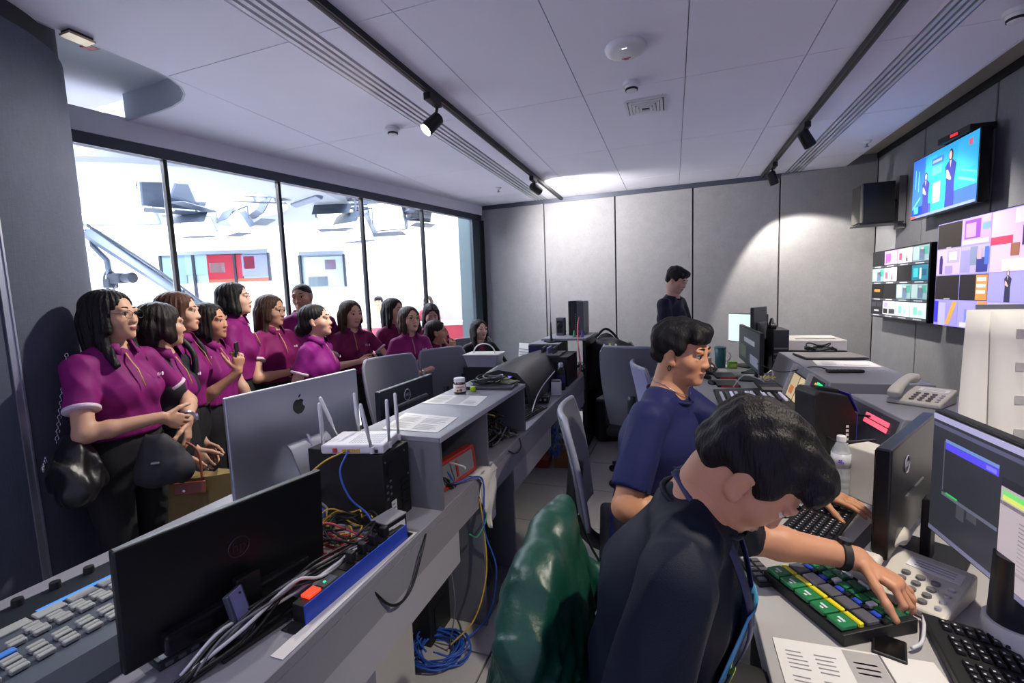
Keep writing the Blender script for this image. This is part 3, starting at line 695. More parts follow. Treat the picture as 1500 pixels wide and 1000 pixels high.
for i in range(60):
    a = 2 * math.pi * i / 60; x = .030 * math.cos(a) * (1.0); z = .032 * math.sin(a)
    if abs(x) < .012: z -= .005 * (1 - abs(x) / .012) * (1 if z > 0 else -.7)
    if z < 0: x *= 1 - .28 * (z / -.032) ** 2
    if x > .014 and -.006 < z < .024: x = min(x, .030 - .012 * math.cos((z - .009) / .015 * 1.4))  # bite
    logo.append((x, z))
ml = Matrix(((1, 0, 0, 0), (0, 0, 1, 0), (0, 1, 0, 0), (0, 0, 0, 1)))
MB().prism(logo, -.0192, -.0180, mtx=mt @ Matrix.Translation((-.02, 0, .305)) @ ml).build('emblem', M_gloss, t)
MB().prism([(-.001, .036), (.004, .046), (.012, .050), (.009, .040)], -.0192, -.0180, mtx=mt @ Matrix.Translation((-.02, 0, .305)) @ ml).build('emblem_leaf', M_gloss, t)
MB().tube(spline([(0, -.03, .185 + .085), (0, -.06, .18 + .03), (0, -.115, .10), (0, -.16, .02), (0, -.165, .007)], 6), .006, 4).build('stand_edge', M_alum, t)
m = MB(); prof = [(-.028, .255), (-.05, .235), (-.085, .16), (-.125, .07), (-.155, .012), (-.15, .004), (-.02, .002), (.06, .002)]
m.grid([[(-.10, y, z), (0, y - .0, z), (.10, y, z)] for y, z in prof], thick=.008); m.build('stand', M_alum, t, smooth=True, autosm=40)
MB().box((0, -.03, .21), (.11, .03, .035)).build('hinge', M_alum, t, bevel=.012, seg=3)
MB().cyl((-.01, -.128, .085), (-.01, -.136, .088), .014, n=16).build('cable_hole', M_blk2, t)
for k in range(4): MB().box((.20 - .02 * k, -.019, .05), (.012, .004, .006), mtx=mt).build('port', M_blk2, t)
M_dell = M('dell_back', '#20222e', rough=.4, var=.03)
t, mt = monitor('flat_monitor', 'dark blue-black monitor behind the silver computer, seen from behind', (-1.40, 2.13, .745), R_(180), .53, .31, .045, (M_dell, M_scr_off, M_dell), th=.03, base_r=.1)
def badge(t, mt, x, y, z, r, mat, word='DELL'):
    n = 28; MB().tube([(x + r * math.cos(2 * math.pi * i / n), y, z + r * math.sin(2 * math.pi * i / n)) for i in range(n)], r * .07, 4, closed=True, mtx=mt).build('logo_ring', mat, t)
    text('logo', word, r * .68, mat, t, mt @ plane_mtx((x, y - .0006, z), (1, 0, 0), (0, 0, 1)))
M_lg = M('logo_silver', '#c3c4d0', rough=.3, metal=.5, var=0)
badge(t, mt, -.02, -.031, .245, .030, M_lg)

# tower computer, wireless router
t = thing('tower_computer', 'black tower computer carrying the white router', 'computer', (-1.117, 1.372, .745))
MB().b2((-.163, -.082, .0), (.163, .082, .27)).build('case', M('tower_black', '#101013', rough=.5, var=.05), t, bevel=.003)
M_gm = M('port_grey', '#6e7078', rough=.4, metal=.5)
MB().cyl((.163, -.03, .20), (.166, -.03, .20), .03, n=20).build('fan_grille', M_blk, t)
for k in range(5): MB().b2((.163, .02, .03 + k * .024), (.166, .068, .046 + k * .024)).build('slot_cover', M_blk, t)
for k in range(6): MB().b2((.163, -.07 + (k % 2) * .02, .10 + k * .012), (.1665, -.06 + (k % 2) * .02, .108 + k * .012)).build('port', M_gm, t)
for k, (y, z) in enumerate(((-.07, .24), (.05, .245), (.068, .15), (-.072, .05))): MB().cyl((.163, y, z), (.1665, y, z), .004, n=8).build('screw', M_gm, t)
MB().b2((.163, -.045, .045), (.1645, -.015, .085)).build('sticker', M_lbl, t)
MB().b2((.1645, -.04, .055), (.1650, -.02, .06)).b2((.1645, -.04, .07), (.1650, -.025, .075)).build('sticker_print', M_print, t)
t = thing('wireless_router', 'white wireless router with six raised antennas on the black tower', 'router', (-1.085, 1.355, 1.016), R_(14))
M_rt = M('router_white', '#d4d3d8', rough=.4, var=.02)
MB().b2((-.115, -.085, .0), (.115, .085, .034)).build('body', M_rt, t, bevel=.007)
for k in range(14):
    for j in range(6): pass
m = MB()
for j in range(9):
    for k in range(12): m.box((-.02 + k * .010, -.055 + j * .012, .0343), (.006, .003, .0006))
o = m.build('vent_slots', M('vent_shade', '#8c8c94', rough=.7), t); o['kind'] = 'stuff'
for k in range(4): MB().box((-.03 + k * .017, -.086, .014), (.013, .003, .012)).build('ethernet_port', M('port_yellow', '#c79a3c', rough=.5), t)
MB().box((-.062, -.087, .016), (.014, .008, .014)).build('red_plug', M('red_plug', '#b8323c', rough=.4), t)
MB().box((.088, -.087, .012), (.012, .008, .010)).build('power_plug', M_blk2, t)
for x, y, tx, ty in ((-.112, -.07, -.004, 0), (.075, -.09, -.03, .0), (.115, -.03, .0, .0), (.118, .06, -.012, .02), (-.05, .09, -.01, 0), (-.115, .05, -.05, -.02)):
    a = Vector((x, y, .012)); b = a + Vector((tx, ty, .165))
    MB().cyl(a - Vector((0, 0, .006)), a + Vector((0, 0, .016)), .009, n=10).build('antenna_hinge', M_rt, t, smooth=True, autosm=40)
    MB().tube([a, a.lerp(b, .5), b, b + (b - a).normalized() * .006], [.0068, .0078, .0062, .003], 8).build('antenna', M_rt, t, smooth=True)

# things on the riser
sheet('document', 'printed sheet lying on the near end of the riser', [(-1.12, 1.525), (-.865, 1.525), (-.885, 1.745), (-1.165, 1.77)], 1.03, textlines(.08, .42, .1, .9, 7) + textlines(.5, .92, .1, .9, 7))
sheet('document', 'printed sheets lying beside the chocolate spread jar', [(-1.19, 1.96), (-.888, 1.95), (-.915, 2.16), (-1.19, 2.15)], 1.03, textlines(.06, .36, .1, .9, 8) + [(.4, .66, .06, .94, M('shaded_print', '#b4b3b4', rough=.8))] + textlines(.72, .95, .15, .5, 4))
t = thing('spread_jar', 'white lidded jar of chocolate spread on the riser', 'jar', (-1.102, 2.215, 1.03))
MB().lathe([(.030, 0), (.034, .004), (.034, .02), (.032, .055), (.028, .062), (.026, .064)], n=24).build('jar', M('choc_spread', '#4a2b20', rough=.2, coat=.6), t, smooth=True, autosm=50)
MB().lathe([(.0345, .012), (.0345, .050), (.0335, .051)], n=24).build('label', M('jar_label', '#e6ddd4', rough=.5), t, smooth=True, autosm=50)
MB().lathe([(.030, .064), (.031, .066), (.031, .082), (.029, .085), (.002, .086)], n=24).build('lid', M('jar_lid', '#dcdcdc', rough=.45), t, smooth=True, autosm=50)
vd = Vector((1.102, -2.215, 0)).normalized(); rt = Vector((0, 0, 1)).cross(vd)
text('brand_word', 'nutella', .0165, M('nut_red', '#b3232c', var=0), t, plane_mtx(vd * .0352 + Vector((0, 0, .040)), rt, (0, 0, 1)))
MB().ball(vd * .031 + rt * .004 + Vector((0, 0, .022)), .009, 10).ball(vd * .030 - rt * .012 + Vector((0, 0, .02)), .007, 10).build('label_nut', M('nut_brown', '#8c4a2a', var=.1), t, smooth=True)
t = thing('bottle_cap', 'small lime green cap beside the spread jar', 'cap', (-1.045, 2.262, 1.03))
MB().lathe([(.013, 0), (.015, .002), (.015, .026), (.013, .029), (.002, .03)], n=18).build('cap', M('lime_plastic', '#a9d21c', rough=.35, var=.03), t, smooth=True, autosm=50)
MB().lathe([(.0152, .003), (.0156, .004), (.0156, .008), (.0152, .009)], n=18).build('grip_ring', M('lime_dark', '#7fa516', rough=.5), t)
t = thing('laptop', 'closed dark laptop under the cable heap on the riser', 'laptop', (-1.0, 2.40, 1.03), R_(8))
MB().b2((-.15, -.09, 0), (.15, .09, .010)).build('base', M('lap_grey', '#3a3b42', rough=.4), t, bevel=.003)
MB().b2((-.15, -.09, .011), (.15, .09, .018)).build('lid', M('lap_grey2', '#4c4d56', rough=.35, metal=.4), t, bevel=.003)
t = thing('cable_heap', 'coil of dark cables heaped on the closed laptop', 'cable', (-1.02, 2.40, 1.05))
for k in range(7):
    rr = .05 + .012 * (k % 3); cxp = -.03 + .012 * k
    MB().tube([(cxp + rr * 1.2 * math.cos(q * .42 + k), rr * math.sin(q * .42 + k) * .9, .006 + .006 * k + .006 * math.sin(q + k)) for q in range(16)], .0042, 6).build('cable', M('cable_grey' if k % 3 == 0 else 'cable_black', '#6a6b72' if k % 3 == 0 else '#15161a', rough=.5), t, smooth=True)
t = thing('plastic_pouch', 'olive printed snack pouch lying at the far end of the riser', 'pouch', (-.93, 2.46, 1.055), R_(-20))
rows = [[(-.075 + .15 * u / 8, -.05 + .10 * v / 6, .012 * math.sin(math.pi * u / 8) * math.sin(math.pi * v / 6) + .003 * math.sin(u * 2.1 + v)) for u in range(9)] for v in range(7)]
MB().grid(rows, thick=-.004).build('pouch', M('pouch_olive', '#7c8060', rough=.35, var=.25, scale=40), t, smooth=True)
MB().box((0, 0, .018), (.06, .03, .001)).build('print', M('pouch_print', '#a8ab86', rough=.4), t)

# inside the riser
t = thing('framed_box', 'flat transparent case with red edges leaning inside the riser', 'case', (-.90, 1.72, .748), R_(0))
mt = Matrix.Rotation(R_(84), 4, 'Z') @ Matrix.Rotation(R_(-6), 4, 'X')
M_red = M('red_edge', '#a8322e', rough=.4, var=.1)
MB().box((0, 0, .062), (.30, .035, .115), mtx=mt).build('shell', M('clear_plastic_dim', '#85868c', rough=.15, var=.1, alpha=1.), t, bevel=.006)
for z in (.011, .115): MB().box((0, 0, z), (.31, .042, .016), mtx=mt).build('red_edge', M_red, t, bevel=.004)
for x in (-.147, .147): MB().box((x, 0, .062), (.018, .042, .10), mtx=mt).build('red_edge', M_red, t, bevel=.004)
MB().box((0.0, -.02, .062), (.014, .004, .07), mtx=mt).build('red_bar', M_red, t)
MB().tube(spline([(-.06, -.03, .10), (.02, -.05, .105), (.07, -.05, .095), (.075, -.05, .085)], 6), .004, 6).build('white_hook', M_wht, t, smooth=True)
def bundle(name, label, start, end, n, sag, r, mats, spread=.05, seed=3, wob=.03):
    rd = random.Random(seed); t = thing(name, label, 'cables', start); S = Vector((0, 0, 0)); D = Vector(end) - Vector(start)
    for k in range(n):
        pts = []
        for q in range(5):
            f = q / 4; p = D * f + Vector((rd.uniform(-1, 1), rd.uniform(-1, 1), rd.uniform(-.6, .6))) * (spread if 0 < q < 4 else spread * .5); p.z += sag * math.sin(math.pi * f) * rd.uniform(.6, 1.2)
            pts.append(p)
        MB().tube(spline(pts, 6), r * rd.uniform(.8, 1.2), 5).build('cable', mats[k % len(mats)], t, smooth=True)
    return t
CB = M('cable_black', '#15161a', rough=.5); CG = M('cable_grey', '#6a6b72', rough=.5)
CBL = M('cable_blue', '#2a56b0', rough=.45, var=.05); CY = M('cable_yellow', '#c9a53a', rough=.45, var=.05); CRD = M('cable_red', '#b23a4c', rough=.45, var=.05); CGN = M('cable_green', '#2f8f68', rough=.45, var=.05); CW = M('cable_white', '#c8c8ce', rough=.45)
bundle('cable_bundle', 'tangle of black, blue and yellow cables in the far riser bay', (-1.0, 2.05, .93), (-.92, 2.34, .76), 22, .05, .0042, [CB, CB, CBL, CB, CY, CB, CG, CB], .085, 5)
bundle('cable_bundle', 'green, blue and black cables in the near riser bay', (-1.05, 1.56, .86), (-.88, 1.66, .757), 9, .03, .0038, [CGN, CB, CBL, CB, CGN, CB], .035, 8)
bundle('cable_bundle', 'loops of black cable spilling from the far riser bay', (-.93, 2.20, .76), (-.87, 2.42, .765), 8, .045, .0045, [CB, CB, CG], .045, 11)

# desk clutter between the front monitor and the tower
ps = thing('power_strip', 'long blue and black rack power strip with glowing red switch', 'power strip', (-.875, 1.04, .7455), R_(-3))
MB().b2((-.028, -.215, 0), (.012, .215, .05)).build('housing', M_blk2, ps, bevel=.002)
MB().b2((.0125, -.215, 0), (.0165, .215, .052)).build('blue_cover', M('strip_blue', '#2748b8', rough=.4, var=.04), ps)
MB().b2((-.024, -.19, .05), (.006, -.15, .058)).build('switch', E('#ff3a24', 1.6), ps, bevel=.002)
MB().b2((-.024, -.14, .05), (.006, -.09, .053)).build('meter', M('strip_meter', '#555a60', rough=.3), ps)
MB().b2((-.014, -.125, .053), (-.008, -.119, .0545)).build('green_light', E('#40ff90', 1.5), ps)
for k in range(5): MB().b2((-.025, -.06 + k * .05, .05), (.008, -.025 + k * .05, .0525)).build('socket', M_blk, ps)
for k in range(4): MB().b2((-.022, -.04 + k * .05 + .008, .0525), (.004, -.012 + k * .05, .085)).build('plug', M_blk2, ps, bevel=.004)
for s in (-1, 1): MB().b2((-.03, s * .215, 0), (.016, s * .25, .003)).build('bracket', M_blk, ps)
t = thing('adapter_box', 'small black box with white label beside the tower', 'box', (-.905, 1.235, .7455), R_(-10))
MB().b2((-.04, -.04, .0), (.03, .055, .075)).build('case', M_blk2, t, bevel=.003)
MB().b2((-.041, -.041, .075), (.031, .056, .079)).build('lid', M('box_top_grey', '#8a8a90', rough=.5), t)
MB().b2((.03, -.03, .012), (.0312, .045, .06)).build('label', M_lbl, t)
for k in range(3): MB().b2((.0313, -.02, .02 + k * .012), (.0316, .03 - k * .01, .025 + k * .012)).build('label_print', M_print, t)
t = thing('usb_hub', 'pale lavender metal slab standing on edge on the desk', 'device', (-.985, .755, .7455), R_(10))
mt = Matrix.Rotation(R_(-12), 4, 'Y') @ Matrix.Rotation(R_(3), 4, 'X')
MB().box((0, 0, .062), (.016, .05, .12), mtx=mt).build('body', M('hub_steel', '#5d6070', rough=.4, metal=.5), t, bevel=.003)
MB().box((.009, 0, .062), (.003, .036, .122), mtx=mt).build('face', M('hub_face', '#8d8ec8', rough=.35, metal=.2), t)
MB().cyl(mt @ Vector((.0105, .008, .11)), mt @ Vector((.012, .008, .11)), .003, n=10).build('button', M_blk2, t)
MB().box((0, 0, .006), (.04, .06, .012)).build('foot', M_blk2, t, bevel=.002)
for k, (x, y, L, W, H, lb) in enumerate(((-1.06, .955, .15, .085, .030, 'flat black switch box with white labels behind the front monitor'), (-1.115, .70, .16, .11, .018, 'flat dark box lying in front of the front monitor'))):
    t = thing('network_switch', lb, 'network switch', (x, y, .7455), R_(78))
    MB().b2((-L / 2, -W / 2, 0), (L / 2, W / 2, H)).build('case', M('switch_dark', '#25262e', rough=.45), t, bevel=.003)
    for j in range(3): MB().b2((-L / 2 + .01 + j * .045, -W / 2 + .012, H), (-L / 2 + .04 + j * .045, -W / 2 + .03, H + .0006)).build('label', M_lbl, t)
    for j in range(5): MB().b2((-L / 2 + .012 + j * .026, -W / 2 - .001, H * .3), (-L / 2 + .028 + j * .026, -W / 2 + .004, H * .75)).build('port', M_gm, t)
sheet('paper_strip', 'long white paper strip under the power strip', [(-.875, .72), (-.838, .72), (-.838, 1.30), (-.868, 1.30)], .7455, [])
sheet('document', 'white papers under the cable tangle near the tower', [(-1.20, 1.02), (-.96, 1.0), (-.94, 1.22), (-1.18, 1.25)], .7455, textlines(.1, .9, .1, .9, 6))
rd = random.Random(21)
def tangle(name, label, mat, n, c, rx, ry, z, r, seed, turns=.9, zr=.03):
    rd = random.Random(seed); t = thing(name, label, 'cables', (c[0], c[1], z))
    for k in range(n):
        a0 = rd.uniform(0, 6.28); sx = rx * rd.uniform(.7, 1.15); sy = ry * rd.uniform(.7, 1.15); h = rd.uniform(0, zr); ox = rd.uniform(-.02, .02); oy = rd.uniform(-.02, .02)
        pts = [(ox + sx * math.cos(a0 + q * turns * 6.28 / 8), oy + sy * math.sin(a0 + q * turns * 6.28 / 8), .006 + h + .012 * math.sin(q * 1.7 + k)) for q in range(9)]
        MB().tube(spline(pts, 5), r, 5).build('cable', mat, t, smooth=True)
    return t
tangle('cable_coil', 'loose coil of red network cables on the desk', CRD, 9, (-1.02, 1.10), .085, .06, .749, .0036, 31)
tangle('cable_coil', 'tangled yellow network cables on the desk', CY, 5, (-1.06, 1.17), .10, .075, .775, .003, 32, .6, .05)
tangle('cable_coil', 'tangled black power cables on the desk', CB, 9, (-1.0, 1.16), .10, .08, .77, .0042, 33, .6, .06)
bundle('cable_bundle', 'bundle of black and grey cables running along the desk front', (-.93, 1.10, .80), (-.99, .60, .756), 12, .03, .0042, [CB, CB, CG, CB, CW], .035, 14)
bundle('cable_bundle', 'blue and white cables hanging beside the silver computer foot', (-1.25, 1.30, .86), (-1.15, 1.15, .77), 7, .0, .004, [CW, CBL, CW, CY], .03, 15)
cable('network_cable', [(-1.075, 1.265, 1.03), (-1.06, 1.20, .98), (-1.02, 1.19, .90), (-.97, 1.21, .84), (-.93, 1.20, .79)], .0038, CBL, 'blue network cable arching from the router')
cable('network_cable', [(-1.09, 1.262, 1.028), (-1.14, 1.20, 1.0), (-1.19, 1.14, .93), (-1.18, 1.10, .84), (-1.10, 1.10, .79)], .0034, CY, 'yellow network cable arching from the router')
cable('network_cable', [(-1.12, 1.05, .78), (-1.04, 1.08, .86), (-.98, 1.12, .83), (-.93, 1.15, .79)], .0034, CRD, 'red cable arching over the desk tangle')
cable('power_cable', [(-.84, 1.02, .735), (-.815, 1.10, .62), (-.815, 1.20, .60), (-.812, 1.28, .69), (-.83, 1.34, .72)], .0045, CB, 'black cable drooping over the desk front edge')
cable('power_cable', [(-.825, 2.38, .745), (-.81, 2.36, .70), (-.815, 2.28, .69), (-.825, 2.2, .73)], .004, CB, 'short black cable drooping below the riser')

# beyond the riser
t = thing('curved_monitor', 'large black curved monitor tipped back on the desk', 'monitor', (-1.05, 3.55, .745), R_(0))
rows = []
for i in range(13):
    f = i / 12; y = -.62 + 1.24 * f; bow = .05 * (1 - (2 * f - 1) ** 2)
    rows.append([(-.20 + .04 * 0 - bow + .0, y, .235), (-.10 - bow, y, .262), (.02 - bow * .6, y, .245), (.09 - bow * .4, y, .17), (.11 - bow * .3, y, .06), (.10 - bow * .3, y, .04)])
MB().grid(rows, thick=.03).build('shell', M('curved_black', '#26272b', rough=.42, var=.05), t, smooth=True, autosm=50)
for y in (-.35, .35): MB().b2((-.15, y - .05, 0), (.06, y + .05, .05)).build('foot', M_blk2, t)
MB().box((-.06, 0, .12), (.12, 1.10, .14)).build('inner_body', M_blk2, t, bevel=.01)
MB().box((.088, .1, .13), (.006, .22, .012), rot=Matrix.Rotation(R_(-10), 3, 'Y')).build('brand_strip', M('strip_grey', '#55565e', rough=.4), t)
t = thing('equipment_case', 'black equipment box carrying the clear plastic tub', 'case', (-1.58, 3.78, .745), R_(4))
MB().b2((-.20, -.13, .0), (.20, .13, .19)).build('case', M('case_black', '#1a1b22', rough=.6, var=.06), t, bevel=.006)
MB().b2((.20, -.10, .03), (.26, .06, .17)).build('front_unit', M('case_navy', '#14162a', rough=.4), t, bevel=.004)
MB().cyl((.23, -.101, .11), (.23, -.108, .11), .022, n=18).build('dial', E('#8f86ff', .8), t)
MB().cyl((-.24, -.05, .10), (-.20, -.05, .10), .02, n=14).build('knob', M_blk, t)
t = thing('plastic_tub', 'clear plastic tub with lid and white handle', 'tub', (-1.60, 3.74, .936), R_(4))
MB().add([(-.13, -.09, 0), (.13, -.09, 0), (.13, .09, 0), (-.13, .09, 0), (-.155, -.11, .10), (.155, -.11, .10), (.155, .11, .10), (-.155, .11, .10)], ((0, 3, 2, 1), (0, 1, 5, 4), (1, 2, 6, 5), (2, 3, 7, 6), (3, 0, 4, 7))).build('tub', M('clear_plastic', '#c3c6d6', rough=.25, alpha=.6, var=.04), t)
MB().b2((-.165, -.12, .10), (.165, .12, .112)).build('lid', M('tub_lid', '#c9c5bd', rough=.4), t, bevel=.004)
MB().tube([(.10 * math.cos(a), 0, .112 + .085 * math.sin(a)) for a in [math.pi * k / 12 for k in range(13)]], .006, 6).build('handle', M_wht, t, smooth=True)
for k in range(6): MB().ball((-.09 + .036 * k, .02 * (-1) ** k, .035), .028, 8).build('content', M(('tub_a', 'tub_b')[k % 2], ('#6d7fa0', '#a59cc0')[k % 2], rough=.5), t, smooth=True)
t = thing('sheet_holder', 'white printed board standing behind the curved monitor', 'board', (-1.42, 4.45, .745), R_(-28))
MB().box((0, 0, .16), (.26, .012, .30), rot=Matrix.Rotation(R_(-6), 3, 'X')).build('board', M_paper, t)
MB().box((-.02, -.009, .09), (.16, .002, .05), rot=Matrix.Rotation(R_(-6), 3, 'X')).build('pink_print', M('pink_print', '#d58aa8', rough=.6), t)
for k in range(4): MB().box((-.02, -.012, .16 + .03 * k), (.18, .002, .008), rot=Matrix.Rotation(R_(-6), 3, 'X')).build('print', M_print, t)
t = thing('computer_case', 'black computer case behind the curved monitor, one side coloured as lit blue', 'computer', (-1.18, 4.42, .745), R_(0))
MB().b2((-.15, -.22, 0), (.15, .20, .32)).build('case', M_blk2, t, bevel=.005)
MB().b2((-.14, -.224, .03), (.10, -.2195, .30)).build('front_panel', M('blue_lit_panel', '#1b1d5a', rough=.4), t)  # navy colour stands in for the blue light on this side
MB().b2((-.151, -.20, .322), (.151, .20, .33)).build('top_plate', M('case_top', '#8b8b96', rough=.5), t)
t = thing('antenna_mast', 'thin black antenna mast on a magnetic base', 'antenna', (-1.14, 4.36, 1.075))
MB().lathe([(.05, 0), (.048, .012), (.02, .02), (.012, .05)], n=18).build('base', M_blk, t, smooth=True, autosm=40)
MB().cyl((0, 0, .04), (0, 0, .20), .012, .006, n=8).build('coil', M_blk, t); MB().cyl((0, 0, .2), (0, 0, .62), .0035, .002, n=6).build('whip', M_blk, t)
t = thing('computer_case', 'black computer lying near the desk edge with cables at its back', 'computer', (-.99, 4.02, .745), R_(0))
MB().b2((-.15, -.20, 0), (.13, .22, .26)).build('case', M('case_black2', '#17181d', rough=.45), t, bevel=.005)
MB().b2((-.16, -.20, .262), (.05, .12, .275)).build('tray', M('case_top2', '#3e3f46', rough=.5), t)
for k in range(3): MB().b2((-.13 + k * .05, -.10, .275), (-.115 + k * .05, .05, .33)).build('fin', M(('fin_a', 'fin_b')[k % 2], ('#33343c', '#8d8fb8')[k % 2], rough=.4), t)
bundle('cable_bundle', 'yellow and grey cables behind the dark bottle', (-1.05, 3.80, .93), (-1.0, 3.74, .80), 8, .03, .004, [CY, CG, CB], .03, 41)
t = thing('drink_bottle', 'black drink bottle with pale cap at the desk edge', 'bottle', (-.89, 3.70, .745))
MB().lathe([(.032, 0), (.035, .004), (.035, .15), (.028, .18), (.018, .195)], n=20).build('body', M_blk2, t, smooth=True, autosm=50)
MB().lathe([(.020, .195), (.020, .225), (.016, .23)], n=16).build('cap', M('pale_cap', '#9da3b0', rough=.4), t, smooth=True, autosm=50)
MB().lathe([(.0355, .06), (.0355, .13)], n=20).build('label', M('bottle_navy', '#2a2f66', rough=.4), t)
t = thing('power_adapter', 'white power adapter standing at the desk edge', 'adapter', (-.885, 3.50, .7455), R_(10))
MB().b2((-.04, -.035, 0), (.04, .035, .11)).build('body', M_wht, t, bevel=.006)
MB().b2((-.034, -.03, .11), (.034, .03, .122)).build('plug_face', M_gm, t, bevel=.002)
t = thing('audio_mixer', 'tiny black audio mixer with knobs at the desk edge', 'mixer', (-.935, 3.235, .7455), R_(8))
MB().b2((-.06, -.05, .01), (.06, .05, .05)).build('body', M_blk2, t, bevel=.004)
for k in range(6): MB().cyl((-.04 + .04 * (k % 3), -.02 + .04 * (k // 3), .05), (-.04 + .04 * (k % 3), -.02 + .04 * (k // 3), .066), .009, n=10).build('knob', M_gm, t)
for k in range(3): MB().cyl((-.035 + .035 * k, -.05, .03), (-.035 + .035 * k, -.056, .03), .009, n=10).build('jack', M_lg, t)
keyboard('keyboard', 'black keyboard between the riser and the curved monitor', (-.935, 2.88, .7455), R_(82), L=.40, W=.12)
cable('cable', [(-.86, 2.75, .80), (-.90, 3.0, .84), (-.93, 3.3, .87), (-.92, 3.6, .92)], .0045, CW, 'pale cable lying along the curved monitor')
sh = thing('far_shelf', 'small raised shelf at the far end of the long desk', 'shelf', (0, 0, .745))
MB().b2((-1.25, 4.38, .345), (-.80, 5.15, .365)).build('board', M_grey, sh)
for x in (-1.23, -.84): MB().b2((x, 4.42, -.745), (x + .03, 5.12, .345)).build('side', M_blk2, sh)
t = thing('tower_computer', 'tall narrow black computer on the far shelf', 'computer', (-.955, 4.90, 1.11))
MB().b2((-.09, -.16, 0), (.0, .16, .36)).build('case', M_blk2, t, bevel=.004); MB().b2((.0, -.16, 0), (.07, .16, .355)).build('side_panel', M('tower_grey', '#4a4b52', rough=.45), t, bevel=.004)
MB().b2((-.065, -.163, .05), (-.03, -.159, .33)).build('front_strip', M_gloss, t)
for k in range(8): MB().b2((-.018, -.163, .06 + k * .022), (-.008, -.159, .072 + k * .022)).build('drive_slot', M_gm, t)
t = thing('speaker', 'small grey desk speaker on the far shelf', 'speaker', (-1.13, 4.75, 1.11))
MB().b2((-.045, -.05, 0), (.045, .05, .19)).build('cabinet', M('spk_grey', '#5f606a', rough=.5), t, bevel=.01); MB().lathe([(.03, 0), (.028, .006), (.004, .002)], (0, -.05, .11), 16, axis=(0, -1, 0)).build('cone', M_blk2, t, smooth=True)
MB().b2((-.03, -.054, .03), (.03, -.05, .16)).build('grille', M_blk, t, bevel=.002)
for k, (x, c) in enumerate(((-.90, '#b03048'), (-.86, '#6f56c0'), (-.94, '#3b9a6a'))):
    t = thing('figurine', ('small red figurine on the far shelf', 'small violet figurine on the far shelf', 'small green figurine on the far shelf')[k], 'figurine', (x, 4.52, 1.11))
    MB().lathe([(.014, 0), (.016, .006), (.009, .03), (.011, .045), (.004, .055)], n=12).build('body', M('fig' + c.strip('#'), c, rough=.4), t, smooth=True); MB().ball((0, 0, .06), .010, 10).build('head', M('fig' + c.strip('#'), c), t, smooth=True)
cable('cable', [(-.93, 4.73, 1.30), (-.90, 4.5, 1.22), (-.86, 4.3, 1.05), (-.83, 4.25, .85), (-.85, 4.2, .76)], .006, M('cable_pink', '#d05a70', rough=.4), 'pink and red cable hanging from the tall far computer')
bundle('cable_bundle', 'green and grey cables at the far desk end', (-.84, 4.28, .86), (-.85, 4.5, .76), 8, .03, .0045, [CGN, CG, CGN, CB], .04, 44)

# floor and desk front
t = thing('cardboard_box', 'small brown cardboard box on the floor by the desk', 'box', (-.90, 4.02, 0), R_(6))
MB().b2((-.13, -.17, 0), (.13, .17, .16)).build('carton', M('cardboard', '#8f6238', rough=.8, var=.08), t); MB().b2((-.131, -.02, .03), (.131, .02, .161)).build('tape', M('carton_tape', '#a87d50', rough=.4), t)
MB().b2((-.03, -.02, .161), (.0, -.015, .1615)).build('mark', M_blk2, t)
t = thing('red_box', 'flat red box on the floor beside the cardboard box', 'box', (-1.18, 3.92, 0), R_(6))
MB().b2((-.11, -.12, 0), (.11, .12, .06)).build('base', M('red_card', '#a33428', rough=.6), t); MB().b2((-.113, -.123, .045), (.113, .123, .075)).build('lid', M('red_card2', '#b43c2e', rough=.6), t)
bundle('cable_bundle', 'blue cables hanging through the desk cut-out', (-.86, 3.28, .60), (-.86, 3.33, .30), 14, .0, .0036, [CBL, CBL, CG], .05, 51)
tangle('cable_coil', 'blue cable coil lying on the floor under the desk', CBL, 14, (-.97, 1.62), .115, .10, .004, .0042, 52, .95, .05)
tangle('cable_coil', 'green cable loops resting on the dark junction box', CGN, 9, (-1.10, 1.73), .065, .05, .223, .0035, 53, .95, .05)
t = thing('cable_junction', 'dark junction box under the desk behind the cable coil', 'box', (-1.12, 1.74, 0))
MB().b2((-.10, -.10, .0), (.10, .09, .22)).build('box', M_blk2, t, bevel=.004); MB().b2((.10, -.06, .05), (.104, .05, .16)).build('face', M_blk, t)
cable('network_cable', [(-.826, 1.80, .66), (-.81, 1.80, .5), (-.80, 1.78, .30), (-.84, 1.72, .12), (-.93, 1.64, .03)], .0038, CY, 'yellow cable hanging down in front of the desk support')
cable('network_cable', [(-.90, 1.66, .755), (-.82, 1.76, .765), (-.81, 1.82, .70), (-.808, 1.80, .5), (-.77, 1.83, .3), (-.80, 1.78, .1), (-.90, 1.66, .02)], .0042, CBL, 'blue cable running over the desk edge to the floor')
cable('network_cable', [(-.826, 1.85, .60), (-.81, 1.83, .54), (-.815, 1.74, .50), (-.826, 1.68, .54)], .004, CGN, 'green cable loop tied below the desk edge')
cable('network_cable', [(-.90, 1.62, .48), (-.88, 1.62, .25), (-.93, 1.64, .02)], .003, CG, 'thin grey cable hanging to the floor coil')
t = thing('hanging_paper', 'crumpled white paper taped over the desk edge', 'paper', (-.825, 1.90, .745))
rows = []
for v in range(11):
    f = v / 10; z = .003 if v == 0 else .004 - (f - .1) * .30; x = -.055 if v == 0 else (-.01 if v == 1 else .008 + .006 * math.sin(v * 1.3)); w0 = .095 * (1 - .55 * max(0, f - .55) / .45 * 1.0)
    rows.append([(x + .006 * math.sin(u * 1.9 + v), (-w0 + 2 * w0 * u / 6) + .02 * (f - .3), z - .02 * math.sin(u * .8) * (f > .2)) for u in range(7)])
MB().grid(rows, thick=.001).build('sheet', M_paper, t, smooth=True)
